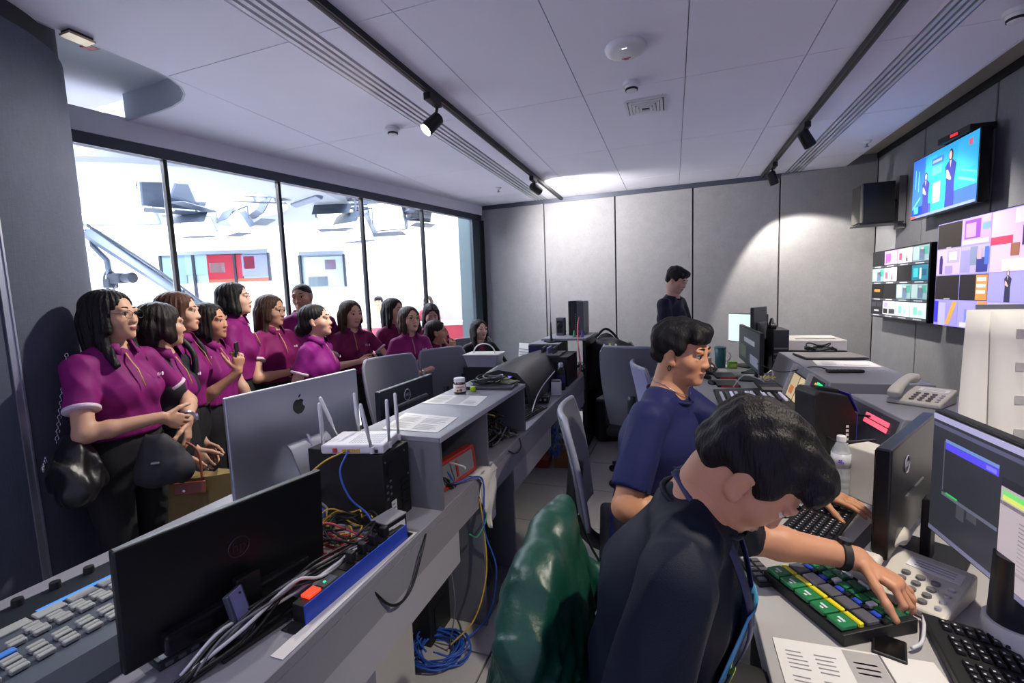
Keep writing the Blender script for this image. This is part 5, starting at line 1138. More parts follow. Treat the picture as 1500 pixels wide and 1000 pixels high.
# jacket chairs
ch = chair('black office chair of the front operator under a green jacket', (.01, 1.05, 0), R_(0), .84, .46, fab=M_chfr, w=.30, arms=False)
t = thing('dark_jacket', 'black jacket with white and yellow marks over the far chair', 'jacket', (-.40, 4.85, 0), R_(-30))
rows = []
for u in range(19):
    f = u / 18; x = -.27 + .54 * f; row = []
    for v in range(17):
        g_ = v / 8 - 1; s_ = abs(g_); row.append((x * (1 + .1 * s_), -.36 + (.05 * min(1, s_ * 5) + .04 * s_) * (1 if g_ > 0 else -1) + .012 * math.sin(f * 15 + s_ * 4), 1.10 - .03 * (2 * f - 1) ** 2 * 3 - .55 * max(0, s_ - .1)))
    rows.append(row)
MB().grid(rows, thick=-.006).build('shell', M('jacket_black', '#121216', rough=.6, var=.1), t, smooth=True)
for k, (x, c) in enumerate(((-.02, '#d8d8d8'), (.05, '#d8c83a'), (.12, '#d8d8d8'))): MB().box((x, -.448, 1.02), (.022, .004, .07 - .02 * (k == 0)), rot=Matrix.Rotation(R_(10), 3, 'Y')).build('mark', M('mark' + c.strip('#'), c, var=0), t)
t = thing('backpack', 'black backpack heaped beside the far shelf', 'backpack', (-.66, 4.78, 0), R_(20))
MB().ball((0, 0, .86), (.15, .16, .27), 18).build('body', M('bag_black', '#17181b', rough=.7, var=.1), t, smooth=True); MB().ball((.02, -.10, .78), (.10, .09, .15), 14).build('pocket', M('bag_black2', '#1d1f22', rough=.7), t, smooth=True)
MB().tube(spline([(-.1, .05, 1.08), (0, 0, 1.17), (.12, 0, 1.06), (.16, -.02, .9)], 6), .014, 6).build('strap', M_blk2, t, smooth=True); MB().box((.10, -.12, .99), (.03, .01, .05)).build('yellow_tag', KY, t); MB().b2((-.14, -.14, .0), (.14, .14, .60)).build('lower_body', M('bag_black', '#17181b'), t, bevel=.05, seg=3)

# ------------------------------------------------------------------ screens on the right wall
def wall_screen(name, label, x, ya, yb, z0, z1, th, cat='screen', back=True):
    """screen facing -X; local u runs from the far (ya) to the near (yb) edge as the viewer reads it"""
    t = thing(name, label, cat, (x, (ya + yb) / 2, (z0 + z1) / 2))
    w_, h_ = abs(ya - yb), z1 - z0
    MB().b2((0, -w_ / 2, -h_ / 2), (th, w_ / 2, h_ / 2)).build('cabinet', M_gloss, t, bevel=.004)
    MB().b2((th, -w_ * .3, -h_ * .3), (2.05 - x, w_ * .3, h_ * .3)).build('wall_mount', M_blk2, t)
    mt = Matrix(((0, 0, -1, 0), (-1, 0, 0, w_ / 2), (0, 1, 0, -h_ / 2), (0, 0, 0, 1)))
    return t, mt, w_, h_
def scr_poly(t, mt, pts, col, s, d, nm='picture', parent=None):
    return MB().prism(pts, d, d + .0006, mtx=mt).build(nm, E(col, s), parent or t)
def scr_rect(t, mt, a, b, c, d_, col, s=.8, d=.001, nm='picture', parent=None): return scr_poly(t, mt, [(a, c), (b, c), (b, d_), (a, d_)], col, s, d, nm, parent)
def circ(cx, cy, rx, ry, n=16): return [(cx + rx * math.cos(2 * math.pi * i / n), cy + ry * math.sin(2 * math.pi * i / n)) for i in range(n)]
def woman(t, mt, cx, y0, h, col, hair, skin, s, d, par=None, turn=1):
    """standing presenter as a flat picture on the screen"""
    scr_poly(t, mt, [(cx - 0.135 * h, y0), (cx + 0.135 * h, y0), (cx + 0.115 * h, y0 + .45 * h), (cx + 0.162 * h, y0 + .72 * h), (cx + .06 * h, y0 + .80 * h), (cx - .06 * h, y0 + .80 * h), (cx - 0.162 * h, y0 + .72 * h), (cx - 0.115 * h, y0 + .45 * h)], col, s, d, 'figure', par)
    scr_poly(t, mt, circ(cx, y0 + .885 * h, .062 * h, .105 * h), hair, s, d + .0007, 'figure', par); scr_poly(t, mt, circ(cx + .008 * h * turn, y0 + .885 * h, .042 * h, .072 * h), skin, s, d + .0014, 'figure', par)
    scr_poly(t, mt, [(cx - .11 * h, y0 + .66 * h), (cx - .07 * h, y0 + .66 * h), (cx + .04 * h, y0 + .50 * h), (cx + .02 * h, y0 + .47 * h), (cx - .11 * h, y0 + .53 * h)], skin, s, d + .0014, 'figure', par); scr_poly(t, mt, [(cx - .025 * h, y0 + .80 * h), (cx + .025 * h, y0 + .80 * h), (cx, y0 + .68 * h)], skin, s, d + .0014, 'figure', par)
t, mt, W_, H_ = wall_screen('television', 'wall television showing two presenters on a blue set', 1.90, 4.84, 3.955, 2.05, 2.535, .06, 'television')
S = .95
scr_rect(t, mt, .008, W_ - .008, .010, H_ - .008, '#2f9fd8', S, .0008)
for a, b, c, d_, col in ((.008, .20, .010, H_ - .008, '#3a6fe0'), (.008, .30, .012, .10, '#3c50d0'), (.60, W_ - .01, .012, .13, '#3a5ccc'), (.20, .36, .30, .45, '#37aede'), (.64, .86, .25, .45, '#3aa6d4')): scr_rect(t, mt, a, b, c, d_, col, S, .0016)
for pts in ([(.02, .08), (.14, .16), (.14, .175), (.02, .10)], [(.66, .20), (.86, .14), (.86, .16), (.66, .22)], [(.70, .25), (.87, .20), (.87, .21), (.70, .26)], [(.05, .25), (.06, .25), (.06, .40), (.05, .40)], [(.10, .22), (.11, .22), (.11, .38), (.10, .38)]): scr_poly(t, mt, pts, '#63c3f0', S, .0024)
scr_rect(t, mt, .30, .46, .375, .425, '#4868d8', S, .0024); scr_rect(t, mt, .30, .44, .30, .36, '#58c8e8', S, .0024)
scr_rect(t, mt, .315, .44, .39, .41, '#8ea4f0', S, .0031)
scr_rect(t, mt, .33, .43, .09, .24, '#d9a0b8', S, .0030); scr_rect(t, mt, .77, .81, .40, .44, '#d05a78', S, .0024)
woman(t, mt, .22, .012, .34, '#3a3c8c', '#2a2230', '#d8a898', S, .0034, turn=1); woman(t, mt, .56, .012, .43, '#343a86', '#30252c', '#d8a898', S, .0034, turn=-1)
scr_rect(t, mt, .008, W_ - .008, .010, .028, '#7a86d8', S, .006); scr_rect(t, mt, .008, .09, .010, .030, '#d0583c', S, .0067); scr_rect(t, mt, .05, .12, .045, .10, '#4a9fd0', S, .0045)
t = thing('set_top_box', 'slim black box with red digits on top of the television', 'set-top box', (1.93, 4.22, 2.538), R_(4)); MB().b2((-.06, -.17, 0), (.09, .17, .045)).build('case', M_blk2, t, bevel=.004)
for k in range(4): MB().b2((-.062, -.05 + .02 * k, .014), (-.0595, -.036 + .02 * k, .032)).build('digit', E('#ff2a30', 1.3), t)
t = thing('wall_speaker', 'black loudspeaker on a wall bracket left of the television', 'speaker', (1.80, 5.34, 2.10))
MB().b2((-.12, -.10, 0), (.13, .14, .37)).build('cabinet', M('speaker_black', '#0d0d0f', rough=.5), t, bevel=.006); MB().b2((-.135, -.09, .01), (-.12, .13, .36)).build('grille', M('speaker_grille', '#3f3e3c', rough=.75, var=.2, scale=160, bump=.3, bscale=300), t, bevel=.004)
MB().b2((-.134, -.10, .01), (-.12, -.086, .36)).build('trim_strip', M('spk_trim', '#7a7468', rough=.5), t); MB().b2((-.14, -.11, -.012), (.2, .15, -.001)).build('shelf_plate', M_blk, t); MB().b2((.18, -.04, -.06), (.235, .04, .42)).build('wall_bracket', M('bracket_grey', '#6c6c70', rough=.5), t); MB().tube([(.13, 0, .2), (.2, 0, .2)], .02, 8).build('bracket_arm', M_blk, t)
# multiview 1
t, mt, W_, H_ = wall_screen('multiview_screen', 'smaller multiview screen divided into sixteen pictures', 1.93, 5.69, 4.575, 1.20, 1.85, .06)
scr_rect(t, mt, .008, W_ - .008, .008, H_ - .008, '#14161c', .25, .0008, 'background')
DK = [('#1c1c20', .3)]
TV = {'dark': ('#202024', []), 'pink': ('#b48ccc', [(.1, .5, .1, .8, '#8a4fb0'), (.55, .95, .4, .9, '#d8a0c8'), (.2, .7, .05, .25, '#e0d0e4')]), 'white': ('#d4ccd0', [(.1, .3, .2, .7, '#a05068'), (.5, .8, .3, .8, '#e8e8ec'), (.6, .7, .1, .5, '#504858')]),
      'talk': ('#7d9aa0', [(.05, .4, .1, .95, '#9fb4b4'), (.45, .75, .05, .75, '#5a6a86'), (.52, .66, .55, .85, '#b8a8a0'), (.7, .95, .4, .9, '#3f8f80')]), 'teal': ('#1d6f86', [(.1, .4, .2, .8, '#38b0b8'), (.5, .6, .1, .8, '#d8f0f0'), (.65, .9, .3, .7, '#1a4a66')]),
      'orange': ('#17171a', [(.25, .75, .45, .65, '#d87838')]), 'grid': ('#26262c', [(.05, .45, .55, .9, '#3a3a44'), (.55, .95, .55, .9, '#34343e'), (.3, .7, .2, .3, '#c8c8cc')]), 'grid2': ('#c8c8d0', [(.05, .4, .1, .45, '#26262c'), (.5, .95, .1, .45, '#34343c'), (.1, .4, .55, .9, '#9a8fb0'), (.55, .9, .6, .95, '#e0e0e4')]),
      'mint': ('#c2e0d8', [(.2, .45, .2, .7, '#6ed0a8'), (.55, .75, .2, .5, '#88d8b8'), (.3, .7, .75, .85, '#e4f0ec')])}
G = [['dark', 'pink', 'white', 'talk'], ['talk', 'white', 'dark', 'teal'], ['orange', 'dark', 'talk', 'talk'], ['grid', 'grid2', 'mint', 'mint']]
for r in range(4):
    for c in range(4):
        tw, th_ = (W_ - .02) / 4, (H_ - .02) / 4; x0 = .010 + c * tw; y0 = H_ - .010 - (r + 1) * th_; base, pcs = TV[G[r][c]]
        p = scr_rect(t, mt, x0 + .004, x0 + tw - .004, y0 + .026, y0 + th_ - .004, base, .75 if base not in ('#202024', '#17171a', '#26262c') else .35, .0016, 'picture_tile')
        for a, b, cc_, d_, col in pcs: scr_rect(t, mt, x0 + .004 + a * (tw - .008), x0 + .004 + b * (tw - .008), y0 + .026 + cc_ * (th_ - .03), y0 + .026 + d_ * (th_ - .03), col, .75, .0024, 'picture_detail', p)
        scr_rect(t, mt, x0 + .004, x0 + tw - .004, y0 + .003, y0 + .021, '#4a4c58', .4, .0016, 'caption_bar')
        scr_rect(t, mt, x0 + .06, x0 + tw - .07, y0 + .008, y0 + .016, '#b8bac4', .6, .0024, 'caption')
# multiview 2
t, mt, W_, H_ = wall_screen('multiview_screen', 'larger violet-tinted multiview screen beside the sixteen-picture one', 1.945, 4.51, 3.14, 1.195, 1.975, .06)
scr_rect(t, mt, .006, W_ - .006, .006, H_ - .006, '#8f86d8', .6, .0008, 'background')
def tl(a, b, c, d_, col, pcs, s=.8):
    a *= W_; b *= W_; c *= H_; d_ *= H_
    p = scr_rect(t, mt, a + .004, b - .004, c + .004, d_ - .004, col, s, .0016, 'picture_tile')
    for k, (u0, u1, v0, v1, cl) in enumerate(pcs): scr_rect(t, mt, a + (b - a) * u0, a + (b - a) * u1, c + (d_ - c) * v0, c + (d_ - c) * v1, cl, s, .0024 + .0007 * k, 'picture_detail', p)
    return p
q = .235
tl(.005, q, .745, .99, '#2a2422', [(.4, .6, .02, .06, '#b0b0b0')], .45)
tl(q, 2 * q, .745, .99, '#a98cf0', [(.1, .65, .25, .92, '#7a3fd0'), (.15, .5, .3, .8, '#b488ec'), (.72, .97, .5, .72, '#6a8ff0'), (.70, .98, .75, .98, '#d898e0'), (.05, .95, .05, .2, '#c8b4f8')])
tl(.005, q, .495, .745, '#b0a0f4', [(.45, .95, .45, .95, '#9a90d8'), (.55, .85, .55, .85, '#cfc8f8'), (.15, .28, .05, .65, '#33285c'), (.17, .26, .62, .75, '#2a2040'), (.4, .7, .05, .35, '#9080d8')])
tl(q, 2 * q, .495, .745, '#9c94cc', [(.02, .35, .05, .85, '#8480b0'), (.35, .6, .3, .95, '#707c98'), (.58, .95, .05, .55, '#2c3478'), (.6, .75, .5, .85, '#a890a0'), (.85, .98, .3, .9, '#4060c0')])
tl(.005, q, .255, .495, '#252024', [(.4, .65, .03, .08, '#a8a8a8')], .45); p = tl(q, 2 * q, .255, .495, '#211d24', [(.60, .98, .05, .95, '#c08848'), (.64, .93, .72, .86, '#e8e4ec'), (.64, .93, .5, .62, '#e0dce8'), (.64, .93, .28, .40, '#e8e4ec')], .6)
tl(.005, q, .01, .255, '#8c86f0', [(.0, .18, .1, .95, '#3430c0'), (.2, .5, .0, .9, '#a8a4f4')]); scr_poly(t, mt, [(.17, .02), (.22, .02), (.31, .19), (.26, .19)], '#e09838', .8, .0045, 'picture_detail')
tl(q, 2 * q, .01, .255, '#928cf4', [(.25, .85, .2, .7, '#6a78e8'), (.1, .95, .02, .2, '#c0bcf8'), (.7, 1, .85, 1, '#e08848')])
tl(2 * q, 1 - .06, .495, .99, '#c0a4ec', [(.0, .32, .45, .58, '#c83a58'), (.30, .42, .25, .45, '#8a5a48'), (.45, .75, .4, .7, '#3a2c48'), (.55, .62, .66, .78, '#d8a890'), (.2, .95, .02, .2, '#e0d4f4'), (.62, .98, .22, .34, '#c83a58'), (.35, .95, .75, .98, '#d4c8f8')])
tl(2 * q, 1 - .06, .255, .495, '#8f8ae0', []); woman(t, mt, .83, .20, .20, '#2c2e48', '#221d28', '#d0a898', .8, .0024)
tl(2 * q, 1 - .06, .01, .255, '#a49ef4', [(.1, .6, .3, .6, '#c8c4fa')])
t = thing('label_tape', 'white label on the side of the smaller multiview screen', 'label', (1.929, 4.62, 1.72)); MB().b2((-.001, -.03, -.012), (.0, .03, .012)).build('tape', M_lbl, t)
# ------------------------------------------------------------------ people: continuous surfaces grown from distance fields
def V3(*a): return np.array(a[0] if len(a) == 1 else a, dtype=np.float64)
def nrm(v): v = np.asarray(v, float); return v / (np.linalg.norm(v) + 1e-12)
class Field:
    """union of soft shapes; each shape has a local box so that large fields stay cheap"""
    def __init__(s): s.p = []; s.neg = []; s.cuts = []; s.disp = None
    def cap(s, a, b, ra, rb, k=.02, cut=None): s.p.append(('c', V3(a), V3(b), ra, rb, k, cut)); return s
    def ell(s, c, r, R=None, k=.02): s.p.append(('e', V3(c), V3(r), np.eye(3) if R is None else R, k)); return s
    def loft(s, a, b, wa, wb, R, k=.03): s.p.append(('l', V3(a), V3(b), wa, wb, R, k)); return s   # wa=(half width, half depth); R rows: right, forward
    def sub(s, c, r, R=None, k=.01): s.neg.append((V3(c), V3(r), np.eye(3) if R is None else R, k)); return s
    def bounds(s):
        lo = np.full(3, 9e9); hi = -lo
        for q in s.p:
            if q[0] == 'c': A = np.stack([q[1] - q[3], q[1] + q[3], q[2] - q[4], q[2] + q[4]])
            elif q[0] == 'e': m = max(q[2]); A = np.stack([q[1] - m, q[1] + m])
            else: m = max(q[3] + q[4]); A = np.stack([q[1] - m, q[1] + m, q[2] - m, q[2] + m])
            lo = np.minimum(lo, A.min(0)); hi = np.maximum(hi, A.max(0))
        return lo, hi
    def grid(s, h, lo=None, hi=None):
        l, u = s.bounds(); l -= .03; u += .03
        if lo is not None: l = np.maximum(l, lo)
        if hi is not None: u = np.minimum(u, hi)
        n = np.maximum(np.ceil((u - l) / h).astype(int) + 1, 3); ax = [l[i] + h * np.arange(n[i]) for i in range(3)]
        D = np.full(n, .2, dtype=np.float32)
        def block(bl, bu):
            sl = []
            for i in range(3):
                a = int(np.floor((bl[i] - l[i]) / h)); b = int(np.ceil((bu[i] - l[i]) / h)) + 1
                a = max(a, 0); b = min(b, n[i])
                if b <= a: return None, None
                sl.append(slice(a, b))
            X = np.stack(np.meshgrid(*[ax[i][sl[i]] for i in range(3)], indexing='ij'), -1); return tuple(sl), X
        for q in s.p:
            k = q[6] if q[0] == 'l' else (q[5] if q[0] == 'c' else q[4]); mg = k + .035
            if q[0] == 'c':
                _, a, b, ra, rb, k, cut = q; m = max(ra, rb) + mg; sl, X = block(np.minimum(a, b) - m, np.maximum(a, b) + m)
                if sl is None: continue
                ab = b - a; t = np.clip(((X - a) @ ab) / (ab @ ab + 1e-12), 0, 1); d = np.linalg.norm(X - a - t[..., None] * ab, axis=-1) - (ra + (rb - ra) * t)
                if cut is not None: d = np.maximum(d, (X - cut[0]) @ cut[1])
            elif q[0] == 'e':
                _, c, r, R, k = q; m = max(r) + mg; sl, X = block(c - m, c + m)
                if sl is None: continue
                L = (X - c) @ R.T / r; nn = np.linalg.norm(L, axis=-1); n2 = np.linalg.norm(L / r, axis=-1); d = nn * (nn - 1) / (n2 + 1e-9)
            else:
                _, a, b, wa, wb, R, k = q; m = max(wa + wb) + mg; sl, X = block(np.minimum(a, b) - m, np.maximum(a, b) + m)
                if sl is None: continue
                ab = b - a; t = np.clip(((X - a) @ ab) / (ab @ ab + 1e-12), 0, 1); Q = X - a - t[..., None] * ab
                w = wa[0] + (wb[0] - wa[0]) * t; dp = wa[1] + (wb[1] - wa[1]) * t; ax3 = np.cross(R[0], R[1])
                mn = np.minimum(w, dp); g = np.sqrt((Q @ R[0] / w) ** 2 + (Q @ R[1] / dp) ** 2 + (Q @ ax3 / mn) ** 2)
                g2 = np.sqrt((Q @ R[0] / w ** 2) ** 2 + (Q @ R[1] / dp ** 2) ** 2 + (Q @ ax3 / mn ** 2) ** 2); d = g * (g - 1) / (g2 + 1e-9)
            o = D[sl]; hh = np.clip(.5 + .5 * (o - d) / k, 0, 1); D[sl] = o + (d - o) * hh - k * hh * (1 - hh)
        for c, r, R, k in s.neg:
            m = max(r) + k + .02; sl, X = block(c - m, c + m)
            if sl is None: continue
            L = (X - c) @ R.T / r; nn = np.linalg.norm(L, axis=-1); n2 = np.linalg.norm(L / r, axis=-1); d = -(nn * (nn - 1) / (n2 + 1e-9))
            o = D[sl]; hh = np.clip(.5 - .5 * (o - d) / k, 0, 1); D[sl] = o + (d - o) * hh + k * hh * (1 - hh)
        if s.disp or s.cuts:
            X = np.stack(np.meshgrid(*ax, indexing='ij'), -1)
            if s.disp: D = D + s.disp(X).astype(np.float32)
            for p, nn in s.cuts: D = np.maximum(D, ((X - p) @ nn).astype(np.float32))
        return D, l, h
def surf(D, l, h):
    """surface nets"""
    ins = D < 0; nx, ny, nz = D.shape
    acc = np.zeros((nx - 1, ny - 1, nz - 1, 3), np.float32); cnt = np.zeros((nx - 1, ny - 1, nz - 1), np.float32)
    cor = [(i, j, k) for i in (0, 1) for j in (0, 1) for k in (0, 1)]
    def sub(A, c): return A[c[0]:nx - 1 + c[0], c[1]:ny - 1 + c[1], c[2]:nz - 1 + c[2]]
    for a in range(8):
        for ax in range(3):
            c = cor[a]
            if c[ax]: continue
            c2 = list(c); c2[ax] = 1; da = sub(D, c); db = sub(D, c2); m = sub(ins, c) != sub(ins, c2)
            t = np.where(m, da / (da - db + 1e-12), 0)
            for q in range(3): acc[..., q] += np.where(m, c[q] + (t if q == ax else 0), 0)
            cnt += m
    act = cnt > 0; idx = -np.ones(act.shape, int); n = int(act.sum()); idx[act] = np.arange(n)
    ijk = np.stack(np.nonzero(act), -1); V = l + h * (ijk + acc[act] / cnt[act][:, None]); F = []
    for ax in range(3):
        o = [q for q in range(3) if q != ax]
        s0 = [slice(None)] * 3; s1 = [slice(None)] * 3; s0[ax] = slice(0, -1); s1[ax] = slice(1, None)
        A = ins[tuple(s0)]; B = ins[tuple(s1)]; m = A != B
        for q in o:
            sl = [slice(None)] * 3; sl[q] = 0; m[tuple(sl)] = False; sl[q] = -1; m[tuple(sl)] = False
        P = np.stack(np.nonzero(m), -1)
        if len(P) == 0: continue
        e1 = np.zeros(3, int); e1[o[0]] = 1; e2 = np.zeros(3, int); e2[o[1]] = 1
        g = lambda Q: idx[Q[:, 0], Q[:, 1], Q[:, 2]]
        q4 = np.stack([g(P - e1 - e2), g(P - e2), g(P), g(P - e1)], -1)
        fl = A[P[:, 0], P[:, 1], P[:, 2]]; fl = ~fl if ax != 1 else fl
        q4[fl] = q4[fl][:, ::-1]; F.append(q4)
    F = np.concatenate(F) if F else np.zeros((0, 4), int); F = F[(F >= 0).all(1)]
    return V, F
def mesh_np(name, parts, mats, parent, mat_of=None, sm=1):
    """parts: list of (V,F) joined as one mesh"""
    Vs, Fs, o = [], [], 0
    for Vv, Ff in parts:
        for _ in range(sm):   # light smoothing
            A = np.zeros_like(Vv); c = np.zeros(len(Vv))
            for a, b in ((0, 1), (1, 2), (2, 3), (3, 0)):
                np.add.at(A, Ff[:, a], Vv[Ff[:, b]]); np.add.at(c, Ff[:, a], 1); np.add.at(A, Ff[:, b], Vv[Ff[:, a]]); np.add.at(c, Ff[:, b], 1)
            c[c == 0] = 1; ok = c[:, None] > 1; Vv = np.where(ok, Vv * .5 + .5 * A / c[:, None], Vv)
        Vs.append(Vv); Fs.append(Ff + o); o += len(Vv)
    Vv = np.concatenate(Vs); Ff = np.concatenate(Fs); me = bpy.data.meshes.new(name)
    me.vertices.add(len(Vv)); me.vertices.foreach_set('co', Vv.astype(np.float32).ravel())
    me.loops.add(len(Ff) * 4); me.loops.foreach_set('vertex_index', Ff.astype(np.int32).ravel())
    me.polygons.add(len(Ff)); me.polygons.foreach_set('loop_start', np.arange(0, len(Ff) * 4, 4, dtype=np.int32)); me.polygons.foreach_set('loop_total', np.full(len(Ff), 4, np.int32))
    for m in mats: me.materials.append(m)
    if mat_of is not None: me.polygons.foreach_set('material_index', mat_of(Vv[Ff].mean(1)).astype(np.int32))
    me.polygons.foreach_set('use_smooth', np.ones(len(Ff), bool)); me.update(calc_edges=True); me.validate()
    o_ = bpy.data.objects.new(name, me); COL.objects.link(o_); o_.parent = parent; return o_
def rotm(yaw=0, pitch=0, roll=0):
    """columns = right, forward, up of a head or trunk; yaw left positive, pitch down positive, roll to the right"""
    y, p, r = R_(yaw), R_(pitch), R_(roll)
    return np.array(Matrix.Rotation(y, 3, 'Z') @ Matrix.Rotation(-p, 3, 'X') @ Matrix.Rotation(r, 3, 'Y'))
def fold_noise(seed, amp, freq=(16, 16, 9)):
    rs = np.random.RandomState(seed); K = [(rs.uniform(-1, 1, 3) * freq, rs.uniform(0, 6.28)) for _ in range(5)]
    def f(X):
        o = 0
        for k, ph in K: o = o + np.sin(X @ k + ph)
        return amp * o / 2.2
    return f
def crease(seed, amp):
    rs = np.random.RandomState(seed); K = [(nrm(rs.uniform(-1, 1, 3) * (1, 1, .55)) * rs.uniform(45, 95), rs.uniform(0, 6.28), nrm(rs.uniform(-1, 1, 3)) * rs.uniform(6, 12), rs.uniform(0, 6.28)) for _ in range(6)]
    def f(X):
        o = 0
        for k, ph, k2, p2 in K:
            w = np.sin(X @ k2 + p2); o = o + np.clip(w, 0, 1) * (1 - 2 * np.abs(np.sin(.5 * (X @ k) + ph + w)) ** .8)
        return -amp * o * .55
    return f
def skin_mat(name, col):
    if name in MATS: return MATS[name]
    m = M(name, col, rough=.5, var=.07, scale=18, spec=.4); b = m.node_tree.nodes['Principled BSDF']
    b.inputs['Subsurface Weight'].default_value = .12; b.inputs['Subsurface Radius'].default_value = (.012, .005, .003); b.inputs['Subsurface Scale'].default_value = .5
    return m
def hair_mat(name, col, tip=None):
    if name in MATS: return MATS[name]
    m = M(name, col, rough=.55, var=.35, scale=60, spec=.28, stretch=(1, 1, .12), bump=.8, bscale=220); return m
def ik(S, T, l1, l2, hint):
    S, T = V3(S), V3(T); d = T - S; L = np.linalg.norm(d); L2 = min(L, (l1 + l2) * .995); u = d / L; T = S + u * L2
    a = (l1 * l1 - l2 * l2 + L2 * L2) / (2 * L2); hgt = math.sqrt(max(l1 * l1 - a * a, 1e-6)); hv = V3(hint); hv = nrm(hv - u * (hv @ u)); return S + u * a + hv * hgt, T
def hand(Fh, W, d, n, side, curl=.35, s=1., spread=.12, curls=None, thumb=.6):
    """W wrist, d fingers direction, n palm normal (towards the palm side), side=+1 right hand"""
    d = nrm(d); n = nrm(V3(n) - d * (V3(n) @ d)); th = nrm(np.cross(d, n)) * side     # towards the thumb
    R = np.stack([th, n]); P0 = W + d * .012 * s
    Fh.loft(P0, W + d * .085 * s, (.026 * s, .015 * s), (.037 * s, .0135 * s), R, .012)
    Lf = (.082, .090, .084, .066)
    for i in range(4):
        o = (.028, .0095, -.0095, -.027)[i]; b = W + d * (.086 - .004 * abs(i - 1)) * s + th * o * s; c = curl if curls is None else curls[i]
        dd = nrm(d + th * spread * (1.5 - i) * .5); L = Lf[i] * s; r = (.0085, .0088, .0083, .0074)[i] * s; p = b - d * .02 * s; ang = 0
        Fh.cap(p, b, r * 1.15, r * 1.08, .008)
        p = b
        for fr, w in ((.46, .55), (.30, .9), (.24, .8)):
            ang += c * w * 1.35; v = nrm(dd * math.cos(ang) + n * math.sin(ang)); q = p + v * L * fr; Fh.cap(p, q, r, r * .9, .0035); r *= .9; p = q
    b = W + d * .028 * s + th * .026 * s; v = nrm(d * .75 + th * .75 + n * .25); r = .0115 * s; p = b
    for fr, w in ((.050, 0), (.036, .5), (.028, .5)):
        vv = nrm(v * (1 - .5 * w * thumb) + (d * .6 + n * .6 - th * .3) * w * thumb); q = p + vv * fr * s; Fh.cap(p, q, r, r * .88, .008); r *= .87; p = q; v = vv
HAIRC = {'black': '#100e10', 'dark': '#1b1412', 'brown': '#3a261b', 'redbrown': '#4a2c20'}
def person(label, loc, face, h=1.6, female=True, build=1., lean=0., bend=0., side=0., sit=None, twist=0., head=(0, 0, 0), arms=None, hair='bob', hairc='black', skin='#c99c80', shirt='#8a1a6a', shirt_kind='polo',
           pants='#131318', res=.0095, hres=.0048, sleeve=.56, hem=None, glasses=False, fem=None, name='person', hands=True, collar=True, neck_fwd=.02, stripe=True, hs=1., legs_res=.015, seat_fwd=.42, lanyard=None, hair_len=None, logo=True, group='people in purple polo shirts', vest=None, stub=False, brow=1., neckl=.055):
    t = thing(name, label, 'person', loc, R_(face - 90), group); sc = h / 1.62; B = build
    sk = skin_mat('skin_' + skin.strip('#'), skin); hm = hair_mat('hair_' + hairc, HAIRC.get(hairc, hairc)); 
    zp = (.53 * h) if sit is None else sit
    Rt = rotm(twist, lean, side); up = Rt[:, 2]; fw = Rt[:, 1]; rt = Rt[:, 0]
    pel = V3(0, 0, zp); wst = pel + up * .125 * sc
    Rb = rotm(twist, lean + bend, side); up2 = Rb[:, 2]; fw2 = Rb[:, 1]; rt2 = Rb[:, 0]
    chest = wst + nrm(up + up2) * .150 * sc; shl = chest + up2 * .155 * sc; nb = shl + up2 * .035 * sc
    shw = (.146 if female else .172) * sc * (.55 + .45 * B); hipw = .088 * sc * B
    RT1 = np.stack([rt, fw]); RT2 = np.stack([rt2, fw2])
    Hd = rotm(head[0] + twist, head[1], head[2]); hc = nb + up2 * neckl * sc + nrm(up2 + V3(0, 0, .6)) * .085 * hs * (1.0 if female else 1.03) + fw2 * neck_fwd
    def hp(x, y, z): return hc + Hd @ V3(x, y, z) * hs
    # arms
    l1, l2 = .172 * h, .150 * h
    Sh = {1: shl + rt2 * shw - up2 * .038, -1: shl - rt2 * shw - up2 * .038}; A = {}
    arms = arms or {}
    for sd in (1, -1):
        a = arms.get(sd, arms.get(0)) or dict(w=(.235 * sc, .03, .475 * h))
        w_ = V3(a['w']); 
        if 0 in arms and sd not in arms and sd == -1: w_ = w_ * V3(-1, 1, 1)
        if 'w' not in a or (sd not in arms and 0 not in arms): w_ = V3(.235 * sc * sd, .03, .475 * h)
        hint = V3(a.get('hint', (sd * .5, -1, -.3)))
        E_, W_ = ik(Sh[sd], w_, l1, l2, hint); dh = V3(a.get('d', W_ - E_)); nh = V3(a.get('n', (-sd, 0, 0))); A[sd] = (E_, W_, nrm(dh), nh, a)
    ua = (.039 if female else .046) * sc * (.5 + .5 * B); ub = ua * .86; fa = ua * .84; fb = ua * .58
    # body: trunk, limbs, neck
    Fb = Field()
    Fb.loft(pel - up * .03, wst, (.150 * sc * B, .105 * sc * B), (.120 * sc * B, .092 * sc * B), RT1); Fb.loft(wst, chest, (.122 * sc * B, .095 * sc * B), (.138 * sc * B, .105 * sc * B), RT2); Fb.loft(chest, shl - up2 * .03, (.140 * sc * B, .100 * sc * B), (.120 * sc, .062 * sc), RT2)
    [Fb.cap(Sh[q] - rt2 * .02 * q, nb - up2 * .02, .040 * sc, .045 * sc, .03) for q in (1, -1)]
    nr = (.047 if female else .058) * (.6 + .4 * B); Fb.cap(nb - up2 * .06, hp(0, -.022, -.055), nr * 1.12, nr, .03)
    for sd in (1, -1):
        E_, W_, dh, nh, a = A[sd]; Fb.cap(Sh[sd], E_, ua, ub, .02); mid = E_ + (W_ - E_) * .3; Fb.cap(E_, mid, ub * .95, fa, .02); Fb.cap(mid, W_ + (W_ - E_) * .02, fa, fb, .02)
    legs = {}
